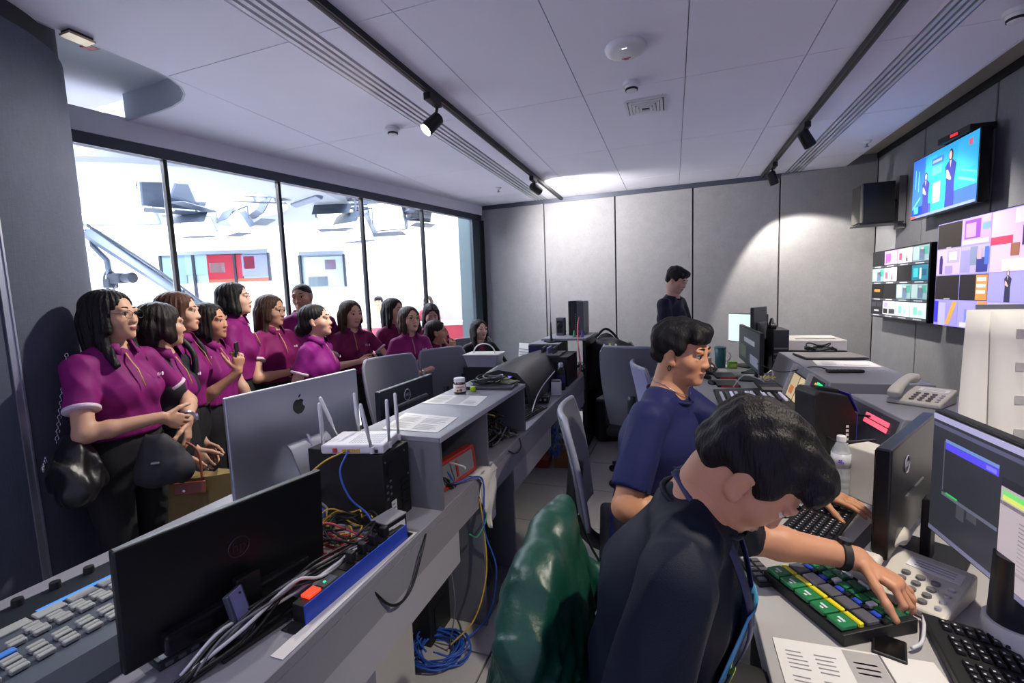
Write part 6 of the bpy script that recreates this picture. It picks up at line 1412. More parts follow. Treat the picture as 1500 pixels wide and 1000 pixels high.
    for sd in (1, -1):
        hj = pel + rt * hipw * sd - up * .02
        if sit is None: kn = V3(.085 * sd * sc, .02, .27 * h); an = V3(.09 * sd * sc, -.01, .075)
        else: kn = pel + V3(.12 * sd, seat_fwd, -.02); an = kn + V3(0, -.02, -(sit - .09))
        legs[sd] = (hj, kn, an)
    bodyparts = [surf(*Fb.grid(res))]
    # head
    Fh = Field(); m_ = 1. if female else 1.
    def he(c, r, k=.016, ro=None): Fh.ell(hp(*c), np.array(r) * hs, (Hd if ro is None else Hd @ ro).T, k)
    def hcp(a, b, ra, rb, k=.012): Fh.cap(hp(*a), hp(*b), ra * hs, rb * hs, k)
    he((0, -.016, .034), (.073, .092, .073)); he((0, .018, -.020), (.063, .068, .078), .02)
    jw = .046 if female else .052
    he((0, .034, -.072), (jw, .046, .040), .022); he((0, .066, -.098), (.018 if female else .024, .016, .014), .02)
    for q in (1, -1):
        he((q * .036, .050, -.028), (.027, .026, .026), .02); he((q * .031, .074, .020), (.024, .012, .009), .014)
        he((q * .0105, .0885, -.036), (.0085, .0095, .0075), .008); Fh.ell(hp(q * .0735, -.008, -.012), np.array((.007, .019, .031)) * hs, (Hd @ np.array(Matrix.Rotation(R_(q * -14), 3, 'Z')) @ np.array(Matrix.Rotation(R_(12), 3, 'X'))).T, .006)
        he((q * .0755, .004, -.036), (.006, .009, .010), .006)
        Fh.sub(hp(q * .0795, .002, -.010), np.array((.005, .010, .018)) * hs, Hd.T, .004)
        Fh.sub(hp(q * .031, .096, -.001), np.array((.019, .018, .0105)) * hs, Hd.T, .010)
        hcp((q * .017, .0815, .0075), (q * .032, .0835, .0105), .0042, .0046, .006); hcp((q * .032, .0835, .0105), (q * .047, .0745, .0065), .0046, .004, .006)
        hcp((q * .018, .081, -.010), (q * .045, .0745, -.009), .0038, .0038, .006)
    hcp((0, .080, .008), (0, .0905, -.030), .0072, .0098, .012); he((0, .0925, -.033), (.0095, .0075, .0072), .008)
    he((0, .0835, -.0605), (.019, .009, .0045), .006); he((0, .0825, -.0695), (.015, .009, .0055), .006); Fh.sub(hp(0, .0945, -.0652), np.array((.019, .004, .0012)) * hs, Hd.T, .003)
    Fh.cap(hp(0, -.022, -.055), nb - up2 * .01, nr, nr * 1.06, .03)
    bodyparts.append(surf(*Fh.grid(hres, lo=None)))
    if hands:
        for sd in (1, -1):
            E_, W_, dh, nh, a = A[sd]
            if a.get('nohand'): continue
            Fd = Field(); Fd.cap(E_ + (W_ - E_) * .75, W_ + dh * .012, fa + (fb - fa) * .75, fb * .92, .012); hand(Fd, W_, dh, nh, sd, a.get('curl', .35), sc * (.93 if female else 1.0), a.get('spread', .12), a.get('curls'), a.get('thumb', .6)); bodyparts.append(surf(*Fd.grid(.0042 if hres > .004 else .0036)))
    Hi = np.linalg.inv(Hd)
    def matof(C):
        L = (C - hc) @ Hi.T / hs; lip = (np.abs(L[:, 0]) < .023) & (L[:, 1] > .078) & (L[:, 2] < -.0545) & (L[:, 2] > -.0775) & ((np.abs(L[:, 0]) / .020) ** 2 + ((L[:, 2] + .065) / .0095) ** 2 < 1); return np.where(lip, 1, 0)
    lipm = M('lip_' + ('f' if female else 'm'), '#a8605a' if female else '#9a6a5c', rough=.4, var=.05)
    body = mesh_np('body', bodyparts, [sk, lipm], t, matof)
    # eyes, brows
    for q in (1, -1):
        m = MB(); c = hp(q * .0315, .0695, -.001); m.ball((0, 0, 0), .0128 * hs, 14)
        o = m.build('eye', M('eye_white', '#c9c2bc', rough=.25, var=0), t, smooth=True); o.location = c
        d_ = Hd @ V3(0, 1, 0); mm = MB().cyl(d_ * .0108 * hs, d_ * .0131 * hs, .0062 * hs, .0052 * hs, n=14); mm.build('iris', M('iris_dark', '#1a0f0b', rough=.15, var=0), o, smooth=False)
        br = [hp(q * .014, .0835, .0245), hp(q * .026, .086, .0285), hp(q * .040, .079, .0275), hp(q * .049, .070, .0225)]
        MB().tube(spline([tuple(p) for p in br], 4), [.0022 * brow, .0030 * brow, .0033 * brow, .0034 * brow, .0034 * brow, .0033 * brow, .0031 * brow, .003 * brow, .0028 * brow, .0025 * brow, .002 * brow, .0016 * brow, .001 * brow], 5).build('eyebrow', hm, t, smooth=True)
        la = [hp(q * .017, .0835, .0045), hp(q * .032, .0868, .0065), hp(q * .047, .0785, .0025)]
        MB().tube(spline([tuple(p) for p in la], 4), .0013 * hs, 4).build('eyelash', M('lash', '#120d0b', rough=.5, var=0), t, smooth=True)
    if glasses:
        gm = M('glasses_frame', '#2c2422', rough=.3, metal=.4, var=0); go = None; m = MB()
        for q in (1, -1):
            m.tube([tuple(hp(q * .034 + .0225 * math.cos(a), .0985 - .010 * abs(.034 + q * .0225 * math.cos(a)) * 3, -.004 + .018 * math.sin(a))) for a in [2 * math.pi * k / 20 for k in range(20)]], .0013, 5, closed=True)
            m.tube([tuple(hp(q * .0565, .089, .002)), tuple(hp(q * .076, .04, .004)), tuple(hp(q * .079, -.005, .000))], .0013, 5)
        m.tube([tuple(hp(-.012, .0975, 0)), tuple(hp(0, .1005, .003)), tuple(hp(.012, .0975, 0))], .0013, 5); m.build('glasses', gm, t, smooth=True)
    # hair
    Fr = Field(); rs = np.random.RandomState(sum(map(ord, label)) % 1000)
    def re(c, r, k=.015): Fr.ell(hp(*c), np.array(r) * hs, Hd.T, k)
    def rc(a, b, ra, rb, k=.02): Fr.cap(hp(*a), hp(*b), ra * hs, rb * hs, k)
    amp = .0022
    if hair == 'short':
        re((0, -.024, .048), (.083, .099, .078)); re((0, .042, .084), (.062, .052, .032)); re((.02, .074, .066), (.050, .020, .022)); re((0, -.062, .0), (.066, .052, .070)); [re((q * .066, .008, .022), (.014, .030, .034)) for q in (1, -1)]; amp = .004
        Fr.sub(hp(0, .112, -.050), np.array((.068, .080, .100)) * hs, Hd.T, .006); [Fr.sub(hp(q * .080, .006, -.036), np.array((.020, .030, .042)) * hs, Hd.T, .006) for q in (1, -1)]; Fr.cuts.append((hp(0, 0, -.075), -(Hd @ V3(0, .35, 1))))
    elif hair == 'buzz':
        re((0, -.018, .037), (.0745, .0935, .0745)); re((0, -.06, 0), (.062, .05, .06)); amp = .0006; Fr.sub(hp(0, .110, -.010), np.array((.066, .070, .092)) * hs, Hd.T, .006); [Fr.sub(hp(q * .08, .0, -.045), np.array((.02, .03, .04)) * hs, Hd.T, .006) for q in (1, -1)]; Fr.cuts.append((hp(0, 0, -.06), -(Hd @ V3(0, .3, 1))))
    else:
        HL = hair_len or {'bob': .115, 'long': .30, 'tied': .06, 'crop': .085}[hair]
        re((0, -.020, .042), (.082, .100, .077)); re((0, -.055, -.01), (.078, .062, .085))
        ztop = -.02; zb = -HL
        if hair == 'tied': re((0, -.115, -.055), (.045, .042, .045)); re((0, -.07, -.03), (.068, .055, .06))
        else:
            for q in (1, -1):
                rc((q * .066, -.005, .02), (q * .074, -.005, zb * .55), .026, .024); 
                if hair == 'long': fwd = .055 if q == 1 else .03; rc((q * .074, -.005, zb * .55), (q * .085, .035 + fwd * .2, zb - .02), .026, .016); rc((q * .06, .02, .05), (q * .078, .028, -.07), .014, .016)
                else: rc((q * .074, -.005, zb * .55), (q * .070, .014, zb), .026, .018); rc((q * .062, .03, .045), (q * .074, .032, zb * .8), .013, .014)
            rc((0, -.062, -.02), (0, -.070 - (.02 if hair == 'long' else 0), zb), .07, .045 if hair != 'long' else .05); [rc((q * .04, -.06, -.02), (q * .045, -.065, zb * .98), .05, .035) for q in (1, -1)]
        Fr.sub(hp(0, .118, -.022), np.array((.0615, .098, .115)) * hs, Hd.T, .006)
        if hair == 'tied': [Fr.sub(hp(q * .08, .004, -.035), np.array((.018, .024, .034)) * hs, Hd.T, .006) for q in (1, -1)]
    ph = rs.uniform(0, 6, 4)
    def hd(X):
        L = (X - hc) @ Hi.T / hs; az = np.arctan2(L[..., 0], L[..., 1]); el = L[..., 2]
        
        if hair == 'short':
            x, y, z = L[..., 0], L[..., 1], L[..., 2]
            return -.0016 * (np.sin(95 * x + 40 * z + ph[0]) + np.sin(120 * y - 60 * x + ph[1]) + np.sin(140 * z + 50 * y + ph[2]) + np.sin(210 * x + 90 * y + ph[3]))
        return -amp * (np.sin(az * 23 + ph[0] + 5 * el) + .7 * np.sin(az * 41 + ph[1] - 14 * el) + .4 * np.sin(el * 30 + ph[2]))
    Fr.disp = hd; Vh, Fq = surf(*Fr.grid(hres * 1.05)); mesh_np('hair', [(Vh, Fq)], [hm], t)
    # shirt
    sm = M('cloth_' + shirt.strip('#'), shirt, rough=.62, var=.10, scale=14, bump=.2, bscale=500, spec=.2)
    Fs = Field(); e = .014 * sc; zh = pel - up * ((-.085 * sc if female else .085 * sc) if hem is None else hem)
    Fs.loft(zh - up * .05, wst, (.176 * sc * B + e, .122 * sc * B + e), (.132 * sc * B + e, .100 * sc * B + e), RT1, .03); Fs.loft(wst, chest, (.132 * sc * B + e, .102 * sc * B + e), (.142 * sc * B + e, .108 * sc * B + e), RT2, .03); Fs.loft(chest, shl - up2 * .032, (.143 * sc * B + e, .106 * sc * B + e), (.122 * sc + e, .066 * sc + e), RT2, .035)
    [Fs.cap(Sh[q] - rt2 * .02 * q, nb - up2 * .022, .041 * sc + e * .8, .050 * sc, .03) for q in (1, -1)]
    if female: [Fs.ell(chest + rt2 * q * .062 * sc + fw2 * .085 * sc * B - up2 * .005, np.array((.062, .05, .062)) * sc, None, .03) for q in (1, -1)]
    slv = {}
    for sd in (1, -1):
        E_, W_, dh, nh, a = A[sd]; sl = a.get('sleeve', sleeve); u = nrm(E_ - Sh[sd]); ce = Sh[sd] + u * l1 * min(sl, 1.0)
        Fs.cap(Sh[sd], ce + u * .03, ua + e * 1.1, ub + e * 1.45, .025, (ce, u) if sl <= 1 else None); slv[sd] = (ce, u, ub + e * 1.4)
        if sl > 1: Fs.cap(E_, E_ + (W_ - E_) * .96, ub + e, fb + e * .7, .02, (E_ + (W_ - E_) * .95, nrm(W_ - E_)))
    fn = crease(len(label) * 7 + 3, .0058 * sc); Fs.disp = lambda X: fn(X)
    Fs.cuts = [(zh, -up)]; nc = nb + up2 * (.010 if collar else .004) + fw2 * .0; nn = nrm(up2 - fw2 * -.55); Fs.sub(nb + up2 * .045 + fw2 * .035, (.062 * sc, .075 * sc, .050 * sc), RT_(RT2, up2), .012)
    mats = [sm]; mo = None
    if vest:
        vm = M('vest_' + vest.strip('#'), vest, rough=.7, var=.08, scale=20); mats = [sm, vm]
        def mo(C):
            L = C - nb; x = L @ rt2; y = L @ fw2; d1 = np.minimum(np.linalg.norm(C - slv[1][0], axis=1), np.linalg.norm(C - slv[-1][0], axis=1)); return np.where((np.abs(x) > .038 + .10 * np.clip(-(L @ up2) - .05, 0, .3)) | (y < -.01), np.where(np.abs(x) < shw * 1.02, 1, 0), 0)
    mesh_np('shirt', [surf(*Fs.grid(res))], mats, t, mo)
    if stripe:
        for sd in (1, -1):
            ce, u, r = slv[sd]; w1 = M('trim_white', '#d8c6d4', rough=.6, var=.25, scale=160)
            MB().lathe([(r + .002, -.016), (r + .0045, -.013), (r + .0045, -.002), (r + .001, .001)], tuple(ce), 26, axis=tuple(u)).build('sleeve_trim', w1, t, smooth=True, autosm=60)
    if shirt_kind == 'polo' and collar:
        rows = []; nA = 25
        for i in range(nA):
            a = R_(24) + (2 * math.pi - R_(48)) * i / (nA - 1); dv = rt2 * math.sin(a) + fw2 * math.cos(a); fr = max(0, math.cos(a))
            b0 = nb + up2 * (.012 - .030 * fr); rows.append([tuple(b0 + dv * (nr + .010 + .012 * fr) + up2 * .030), tuple(b0 + dv * (nr + .017 + .014 * fr) + up2 * .032), tuple(b0 + dv * (nr + .034 + .018 * fr) - up2 * (.004 + .018 * fr))])
        MB().grid(rows, thick=.003).build('collar', sm, t, smooth=True)
        pa = nb + fw2 * (nr + .030) - up2 * .028; pb = chest + fw2 * (.113 * sc * B + e + .016 * female) + up2 * .02
        MB().tube([tuple(pa + rt2 * .012), tuple((pa + pb) / 2 + fw2 * .012 + rt2 * .012), tuple(pb + rt2 * .012)], .0035, 5).build('placket', M('placket_trim', '#c9a06a' if female else '#b89a8a', rough=.6), t, smooth=True)
        if logo:
            lg = chest - rt2 * .075 * sc + up2 * .055 * sc + fw2 * (.118 * sc * B + .012)
            text('chest_word', 'PEA', .017, M('logo_white', '#e6dfe6', var=0), t, plane_mtx(lg, Vector(rt2) * -1 + Vector(fw2) * -.25, up2)); 
            MB().ball((0, 0, 0), (.006, .0012, .010), 10).build('chest_emblem', M('logo_white', '#e6dfe6'), t).location = tuple(lg - rt2 * .026 - fw2 * .006)
    if shirt_kind == 'crew':
        rows = [nb + up2 * (-.010 - .022 * max(0, math.cos(a))) + (rt2 * math.sin(a) + fw2 * math.cos(a)) * (nr + .016 + .012 * max(0, math.cos(a))) for a in [2 * math.pi * k / 24 for k in range(24)]]
        MB().tube([tuple(p) for p in rows], .006, 6, closed=True).build('neckband', sm, t, smooth=True)
    # trousers, shoes
    pm = M('trousers_' + pants.strip('#'), pants, rough=.75, var=.1, scale=30); Fp = Field()
    Fp.loft(pel - up * .04, pel + up * .05, (.156 * sc * B, .110 * sc * B), (.148 * sc * B, .106 * sc * B), RT1); Fp.loft(pel + up * .05, pel + up * .13 * sc, (.148 * sc * B, .106 * sc * B), (.130 * sc * B, .098 * sc * B), RT1)
    for sd in (1, -1):
        hj, kn, an = legs[sd]; Fp.cap(hj, kn, .085 * sc * B, .060 * sc, .03); Fp.cap(kn, an, .060 * sc, .048 * sc, .02)
    mesh_np('trousers', [surf(*Fp.grid(legs_res))], [pm], t)
    for sd in (1, -1):
        hj, kn, an = legs[sd]; m = Field(); m.ell(an + V3(0, .06, -.035 if sit is None else -.05), (.042, .12, .036), None, .01); m.cap(an, an + V3(0, 0, -.03), .04, .04, .02); m.cuts = [(V3(0, 0, .004), V3(0, 0, -1))]
        mesh_np('shoe', [surf(*m.grid(.012))], [M('shoe_black', '#141416', rough=.4)], t)
    return dict(t=t, A=A, nb=nb, chest=chest, shl=shl, hc=hc, Hd=Hd, hp=hp, up=up2, fw=fw2, rt=rt2, Sh=Sh, pel=pel, sc=sc, nr=nr)
def RT_(RT, up): return np.stack([RT[0], RT[1], up])
# ------------------------------------------------------------------ the people in the room
def H(top): return (top - .2) / .842
PUR = '#801c6a'
LO = dict(res=.0115, hres=.0056, legs_res=.02)
P = {}
P['w1'] = person('woman with long black hair and glasses in a purple polo shirt, nearest the curved wall', (-2.40, 1.33, 0), 14, H(1.63), hair='long', hair_len=.20, glasses=True, shirt=PUR, build=1.06, head=(10, -3, 0), res=.0085, hres=.0042, sleeve=.66,
     arms={1: dict(w=(.04, .24, 1.07), hint=(1, -.35, -.5), n=(-.2, -1, .2), curl=.45, d=(-.8, .3, -.45)), -1: dict(w=(-.09, .25, 1.02), hint=(-1, -.2, -.6), n=(.4, -1, .1), curl=.3, d=(.25, .12, -.9))})
P['w2'] = person('woman with short dark hair and dark vest, her face turned away', (-2.50, 1.60, 0), 25, H(1.57), hair='crop', hairc='dark', shirt=PUR, vest='#15161f', head=(45, 0, 0), **LO, arms={1: dict(w=(.20, .16, .86), hint=(.6, -1, -.2), d=(.0, .15, -1), n=(-1, .2, 0))})
P['w3'] = person('woman with reddish bob in profile wearing a black backpack', (-2.67, 1.81, 0), 42, H(1.63), hair='bob', hairc='redbrown', shirt=PUR, head=(-2, 0, 0), **LO, arms={1: dict(w=(.26, .08, .80), hint=(.5, -1, 0))}, skin='#d2a68c')
P['w4'] = person('woman holding up a phone, smiling, behind the backpack', (-2.75, 2.05, 0), 18, H(1.565), hair='bob', hairc='dark', shirt=PUR, head=(6, 0, 4), **LO, arms={1: dict(w=(.16, .27, 1.16), hint=(.5, -.3, -1), d=(-.1, .1, 1), n=(-.4, -.6, .1), curl=.7)}, skin='#bf8c70')
P['w5'] = person('tall woman with black bob looking up to the right', (-2.91, 2.37, 0), 38, H(1.70), hair='bob', shirt=PUR, head=(-4, -6, 0), **LO, arms={1: dict(w=(.25, .14, .84), hint=(.4, -1, 0))}, skin='#d0a890')
P['w6'] = person('woman with long brown hair and glasses holding a paper cup', (-2.86, 2.63, 0), 2, H(1.61), hair='long', hairc='brown', glasses=True, shirt='#7a1858', head=(12, 4, 0), **LO, arms={1: dict(w=(.05, .24, 1.06), hint=(.8, -.3, -.6), n=(-.2, -1, 0), d=(-.9, .3, .2), curl=.6), -1: dict(w=(-.06, .25, 1.02), hint=(-.8, -.3, -.6), n=(.2, -1, 0), d=(.9, .25, .1))})
P['m7'] = person('balding man in a purple polo shirt by the glass, looking back', (-2.93, 3.03, 0), -42, H(1.70), female=False, hair='buzz', shirt=PUR, head=(-28, 2, 6), **LO, skin='#b98a70', stripe=True)
P['w8'] = person('woman with tied black hair looking up, in front of the balding man', (-2.38, 2.55, 0), 18, H(1.53), hair='tied', shirt='#7d1a72', head=(8, -7, 0), build=1.08, **LO, skin='#d0a48c')
P['w9'] = person('woman with long brown tipped hair sorting things in her hands', (-2.62, 3.24, 0), -32, H(1.55), hair='long', hairc='brown', shirt='#6f1648', head=(14, 4, 0), **LO, arms={1: dict(w=(.06, .26, 1.06), hint=(.9, -.2, -.6), n=(-.2, -.5, -.6), d=(-.8, .4, .15), curl=.5), -1: dict(w=(-.11, .26, 1.03), hint=(-.9, -.2, -.6), n=(.3, -.6, .5), d=(.75, .5, .1), curl=.4)}, skin='#cfa48e')
P['w10'] = person('woman with very long straight black hair beside a mullion', (-2.46, 3.63, 0), -18, H(1.555), hair='long', hair_len=.36, shirt='#6f1648', head=(12, 0, 0), **LO, arms={1: dict(w=(.14, .20, .84), hint=(.5, -1, 0), d=(-.5, .3, -.8))}, skin='#cf9f88')
P['w11'] = person('woman with brown bob and glasses standing with folded arms', (-2.19, 3.47, 0), -36, H(1.48), hair='bob', hairc='brown', glasses=True, shirt='#841a62', head=(8, -6, 0), **LO, arms={1: dict(w=(.06, .20, .94), hint=(1, -.1, -.9), n=(.5, -1, .1), d=(-.8, -.55, .0), curl=.8, thumb=.2), -1: dict(w=(.03, .235, .93), hint=(-1, -.1, -.9), n=(-.2, -1, .1), d=(1, -.2, .1))}, skin='#d2a68c')
P['w12'] = person('woman with glasses pushed up on her head looking down, by the last mullion', (-2.46, 4.33, 0), -42, H(1.48), hair='long', shirt='#6f1648', head=(-8, 22, 0), **LO, skin='#c8988a')
P['w13'] = person('woman resting a hand at her chin behind the grey chair', (-2.17, 3.90, 0), -12, 1.60, hair='tied', hairc='dark', shirt='#6f1648', sit=.63, head=(34, -2, 0), **LO, arms={1: dict(w=(.03, .22, 1.06), hint=(.8, -.1, -1), d=(-.15, .0, 1), n=(-.4, -.9, 0), curl=.8), -1: dict(w=(.06, .25, .86), hint=(-.8, 0, -.8))}, skin='#c08e74', seat_fwd=.30)
P['w14'] = person('woman in a black blazer sitting in the back corner', (-2.09, 4.76, 0), -50, 1.64, hair='long', shirt='#16161c', shirt_kind='blazer', sit=.57, head=(18, -3, 0), **LO, sleeve=1.2, stripe=False, skin='#d4ac96', arms={0: dict(w=(.20, .24, .78))}, collar=False, seat_fwd=.30, group='seated visitors')
P['far'] = person('young man in a dark T-shirt standing at the far desk looking down', (-.01, 4.62, 0), -22, H(1.735), female=False, hair='short', shirt='#1d1f33', shirt_kind='crew', head=(-6, 24, 0), res=.0105, hres=.0052, legs_res=.02, stripe=False, skin='#c9a08a', build=.92, neck_fwd=.05, arms={1: dict(w=(.24, .16, .86), hint=(.4, -1, 0)), -1: dict(w=(-.20, .22, .86), hint=(-.4, -1, 0))}, group='operators in dark T-shirts')
P['op'] = person('operator in a navy T-shirt sitting at the switcher', (-.085, 1.79, 0), -16, 1.74, female=False, hair='short', shirt='#1e2350', shirt_kind='crew', sit=.69, lean=6, bend=4, head=(-10, 8, 0), res=.0078, hres=.0038, stripe=False, skin='#c08a68', build=1.08, sleeve=.80, seat_fwd=.44, neck_fwd=.03,
     arms={1: dict(w=(.18, .24, .80), hint=(.7, -.6, -.6), d=(-.3, .9, -.2), n=(0, 0, -1)), -1: dict(w=(-.24, .52, .80), hint=(-.6, -.2, -.8), d=(.25, .95, -.05), n=(0, 0, -1), curl=.18)}, group='operators in dark T-shirts')
P['fr'] = person('operator in a dark T-shirt bending over the desk in front', (-.05, .93, 0), -8, 1.74, female=False, hair='short', shirt='#0d1526', shirt_kind='crew', sit=.665, lean=4, bend=14, neckl=.0, head=(-2, 50, 0), res=.006, hres=.0032, stripe=False, skin='#c28c6c', build=1.0, sleeve=.88, seat_fwd=.44, neck_fwd=.07, hands=True,
     arms={1: dict(w=(.17, .24, .76), hint=(.6, -.8, -.5), d=(-.2, .9, -.3), n=(0, 0, -1)), -1: dict(w=(-.47, .43, .845), hint=(-.3, -.6, -.4), d=(.42, .86, -.30), n=(.1, -.2, -1), curl=.5, curls=(.85, .85, .6, .45), spread=.32, thumb=.9)}, group='operators in dark T-shirts')
# ------------------------------------------------------------------ what the people carry and wear
def wpt(p, v):
    """person-local point to world"""
    t = p['t']; a = t.rotation_euler[2]; x, y, z = v; return (t.location[0] + x * math.cos(a) - y * math.sin(a), t.location[1] + x * math.sin(a) + y * math.cos(a), t.location[2] + z)
def watch(p, sd, mat, face, f=.90, label=None):
    E_, W_, dh, nh, a = p['A'][sd]; u = nrm(W_ - E_); c = E_ + (W_ - E_) * f; r = .034 * p['sc'] * (.86 if p['sc'] < 1.03 else .98)
    o = MB().lathe([(r - .001, -.010), (r + .002, -.009), (r + .002, .009), (r - .001, .010)], tuple(c), 20, axis=tuple(u)).build('watch', mat, p['t'], smooth=True, autosm=40)
    nn = -nrm(nh - u * (nh @ u)); MB().cyl(tuple(c + nn * (r - .002)), tuple(c + nn * (r + .008)), .016, .015, n=18).build('watch_face', face, o)
M_sil = M('watch_silver', '#b9bcc4', rough=.25, metal=.8, var=.05); M_leather = M('bag_leather_black', '#121215', rough=.38, var=.1, scale=40, bump=.2, bscale=200)
watch(P['w1'], -1, M_sil, M_sil); watch(P['w11'], -1, M_sil, M_wht); watch(P['w6'], 1, M_blk2, M_gloss); watch(P['w2'], 1, M_blk2, M_gloss)
E_, W_, dh, nh, a = P['fr']['A'][-1]; watch(P['fr'], -1, M('band_black', '#1d1e20', rough=.5), M_gloss, .88)
def slouch(name, label, c, r, rz, mat, seed=1, cat='bag', sag=.25, res=.011, extra=None):
    t = thing(name, label, cat, c, rz); F = Field(); F.ell((0, 0, r[2] * .85), (r[0], r[1], r[2] * .85), None, .03); F.ell((0, 0, r[2] * .45), (r[0] * 1.08, r[1] * 1.15, r[2] * .5), None, .05); F.cap((-r[0] * .8, 0, r[2] * .4), (r[0] * .8, 0, r[2] * .4), r[1] * .8, r[1] * .8, .05)
    if extra: extra(F)
    F.disp = crease(seed, .016); mesh_np('body', [surf(*F.grid(res))], [mat], t); return t
# black shoulder bag of the woman nearest the wall
x, y, z = wpt(P['w1'], (.27, .06, .80)); t = slouch('shoulder_bag', 'slouchy black leather bag on a chain hanging beside the woman in glasses near the wall', (x, y, z), (.14, .075, .15), R_(-28), M_leather, 5)
for k in range(4): MB().tube([(-.075 + .05 * k + .012 * math.cos(q), -.082, .165 + .012 * math.sin(q)) for q in [2 * math.pi * i / 12 for i in range(12)]], .003, 5, closed=True).build('eyelet', M_sil, t, smooth=True)
sh = Vector(wpt(P['w1'], tuple(P['w1']['Sh'][1] + V3(.02, -.02, .06)))); bp = Vector((x, y, z + .22)); rel = Vector((x, y, z)); ri = Matrix.Rotation(R_(28), 3, 'Z')
for k in range(26):
    f = k / 26; p0 = ri @ (sh.lerp(bp + Vector((-.06, -.02, 0)), f) - rel); d_ = ri @ (bp - sh).normalized()
    MB().tube([p0 + d_ * .009 * math.cos(q) + (Vector((1, 0, 0)) if k % 2 else Vector((0, 1, 0))) * .0055 * math.sin(q) for q in [2 * math.pi * i / 8 for i in range(8)]], .0018, 4, closed=True).build('chain_link', M_sil, t, smooth=True)
x, y, z = wpt(P['w1'], (.11, .29, .80)); t = slouch('folded_jacket', 'grey and black jacket held in front by the woman in glasses near the wall', (x, y, z - .01), (.085, .06, .14), R_(40), M('jacket_grey', '#222229', rough=.7, var=.2, scale=12), 9, 'jacket')
MB().box((.0, -.075, .12), (.03, .004, .008)).build('zip_pull', M_sil, t)
# tan tote
x, y, z = wpt(P['w2'], (.30, .26, .46)); t = thing('tote_bag', 'tan fabric tote with brown leather flap held below the dark vest', 'bag', (x, y, z), R_(30))
rows = [[(-.10 - .02 * v / 6 + (.27 + .04 * v / 6) * u / 10, .05 * math.sin(math.pi * u / 10) * (.4 + .6 * v / 6) * s + .006 * math.sin(u * 2.3 + v) , .30 - .30 * v / 6) for u in range(11)] for v in range(7) for s in (-1,)]
MB().grid(rows, thick=.10).build('body', M('tote_tan', '#7d6a3c', rough=.75, var=.12, scale=20), t, smooth=True, autosm=50)
MB().box((.02, -.062, .27), (.13, .010, .055), rot=Matrix.Rotation(R_(-10), 3, 'X')).build('flap', M('flap_brown', '#8a4636', rough=.5), t, bevel=.012, seg=3); MB().cyl((0, -.069, .262), (0, -.073, .262), .006, n=12).build('snap', M_sil, t)
MB().tube(spline([(-.06, -.05, .29), (-.075, -.04, .40), (-.03, 0, .47), (.04, 0, .42), (.06, -.03, .29)], 6), .006, 6).build('handle', M('flap_brown', '#8a4636'), t, smooth=True)
# backpack of the third woman
p = P['w3']; c = wpt(p, (.02, -.20, .98)); t = thing('backpack', 'black backpack worn by the woman with the reddish bob', 'backpack', c, p['t'].rotation_euler[2])
F = Field(); F.loft((0, 0, .02), (0, .01, .34), (.13, .07), (.11, .055), np.stack([V3(1, 0, 0), V3(0, 1, 0)]), .02); F.ell((0, -.065, .11), (.09, .035, .10), None, .02); F.disp = fold_noise(4, .003, (50, 50, 30)); mesh_np('body', [surf(*F.grid(.011))], [M('pack_black', '#14151c', rough=.6, var=.1)], t)
for s in (1, -1): MB().tube(spline([(s * .08, .03, .36), (s * .10, .10, .44), (s * .105, .22, .42), (s * .12, .30, .30), (s * .13, .26, .12), (s * .11, .08, .04)], 6), [.016] * 31, 6).build('strap', M('pack_black', '#14151c'), t, smooth=True)
MB().tube(spline([(.09, -.08, .16), (.11, -.10, .12), (.10, -.10, .06)], 5), .003, 5).build('zip_cord', M_lbl, t, smooth=True)
# phone, cup, handbags
p = P['w4']; E_, W_, dh, nh, a = p['A'][1]; c = W_ + dh * .10 + nrm(nh) * .022; t = thing('mobile_phone', 'black phone held up by the smiling woman', 'phone', wpt(p, tuple(c)), p['t'].rotation_euler[2] + R_(20))
MB().box((0, 0, 0), (.075, .009, .15)).build('body', M_blk2, t, bevel=.004); MB().box((.02, -.006, .05), (.022, .004, .03)).build('camera_island', M_gloss, t, bevel=.001)
p = P['w6']; E_, W_, dh, nh, a = p['A'][1]; c = W_ + dh * .08 + V3(0, .04, .0); t = thing('paper_cup', 'white paper cup with pale sleeve in the hand of the long-haired woman', 'cup', wpt(p, tuple(c - V3(0, 0, .04))))
MB().lathe([(.026, 0), (.028, .003), (.036, .10), (.034, .1)], n=20).build('cup', M_wht, t, smooth=True, autosm=50); MB().lathe([(.030, .03), (.0335, .07)], n=20).build('sleeve', M('cup_sleeve', '#a89c94', rough=.7), t); MB().lathe([(.038, .10), (.038, .108), (.03, .112), (.002, .113)], n=20).build('lid', M_wht, t, smooth=True, autosm=50)
t = slouch('pouch_bag', 'small black pouch hanging in front of the long-haired woman', wpt(P['w6'], (.04, .24, .78)), (.09, .05, .10), R_(30), M_leather, 12, res=.013); MB().tube(spline([(-.06, 0, .16), (-.05, 0, .26), (.05, 0, .26), (.06, 0, .16)], 5), .005, 5).build('handle', M_leather, t, smooth=True)
t = slouch('draped_cloth', 'dark blue cloth over the arm of the woman sorting things', wpt(P['w9'], (-.13, .22, .84)), (.07, .05, .16), R_(10), M('cloth_navy', '#14182c', rough=.8, var=.15), 14, 'cloth', res=.013); MB().box((0, -.07, .1), (.03, .003, .01)).build('tag', M_lbl, t)
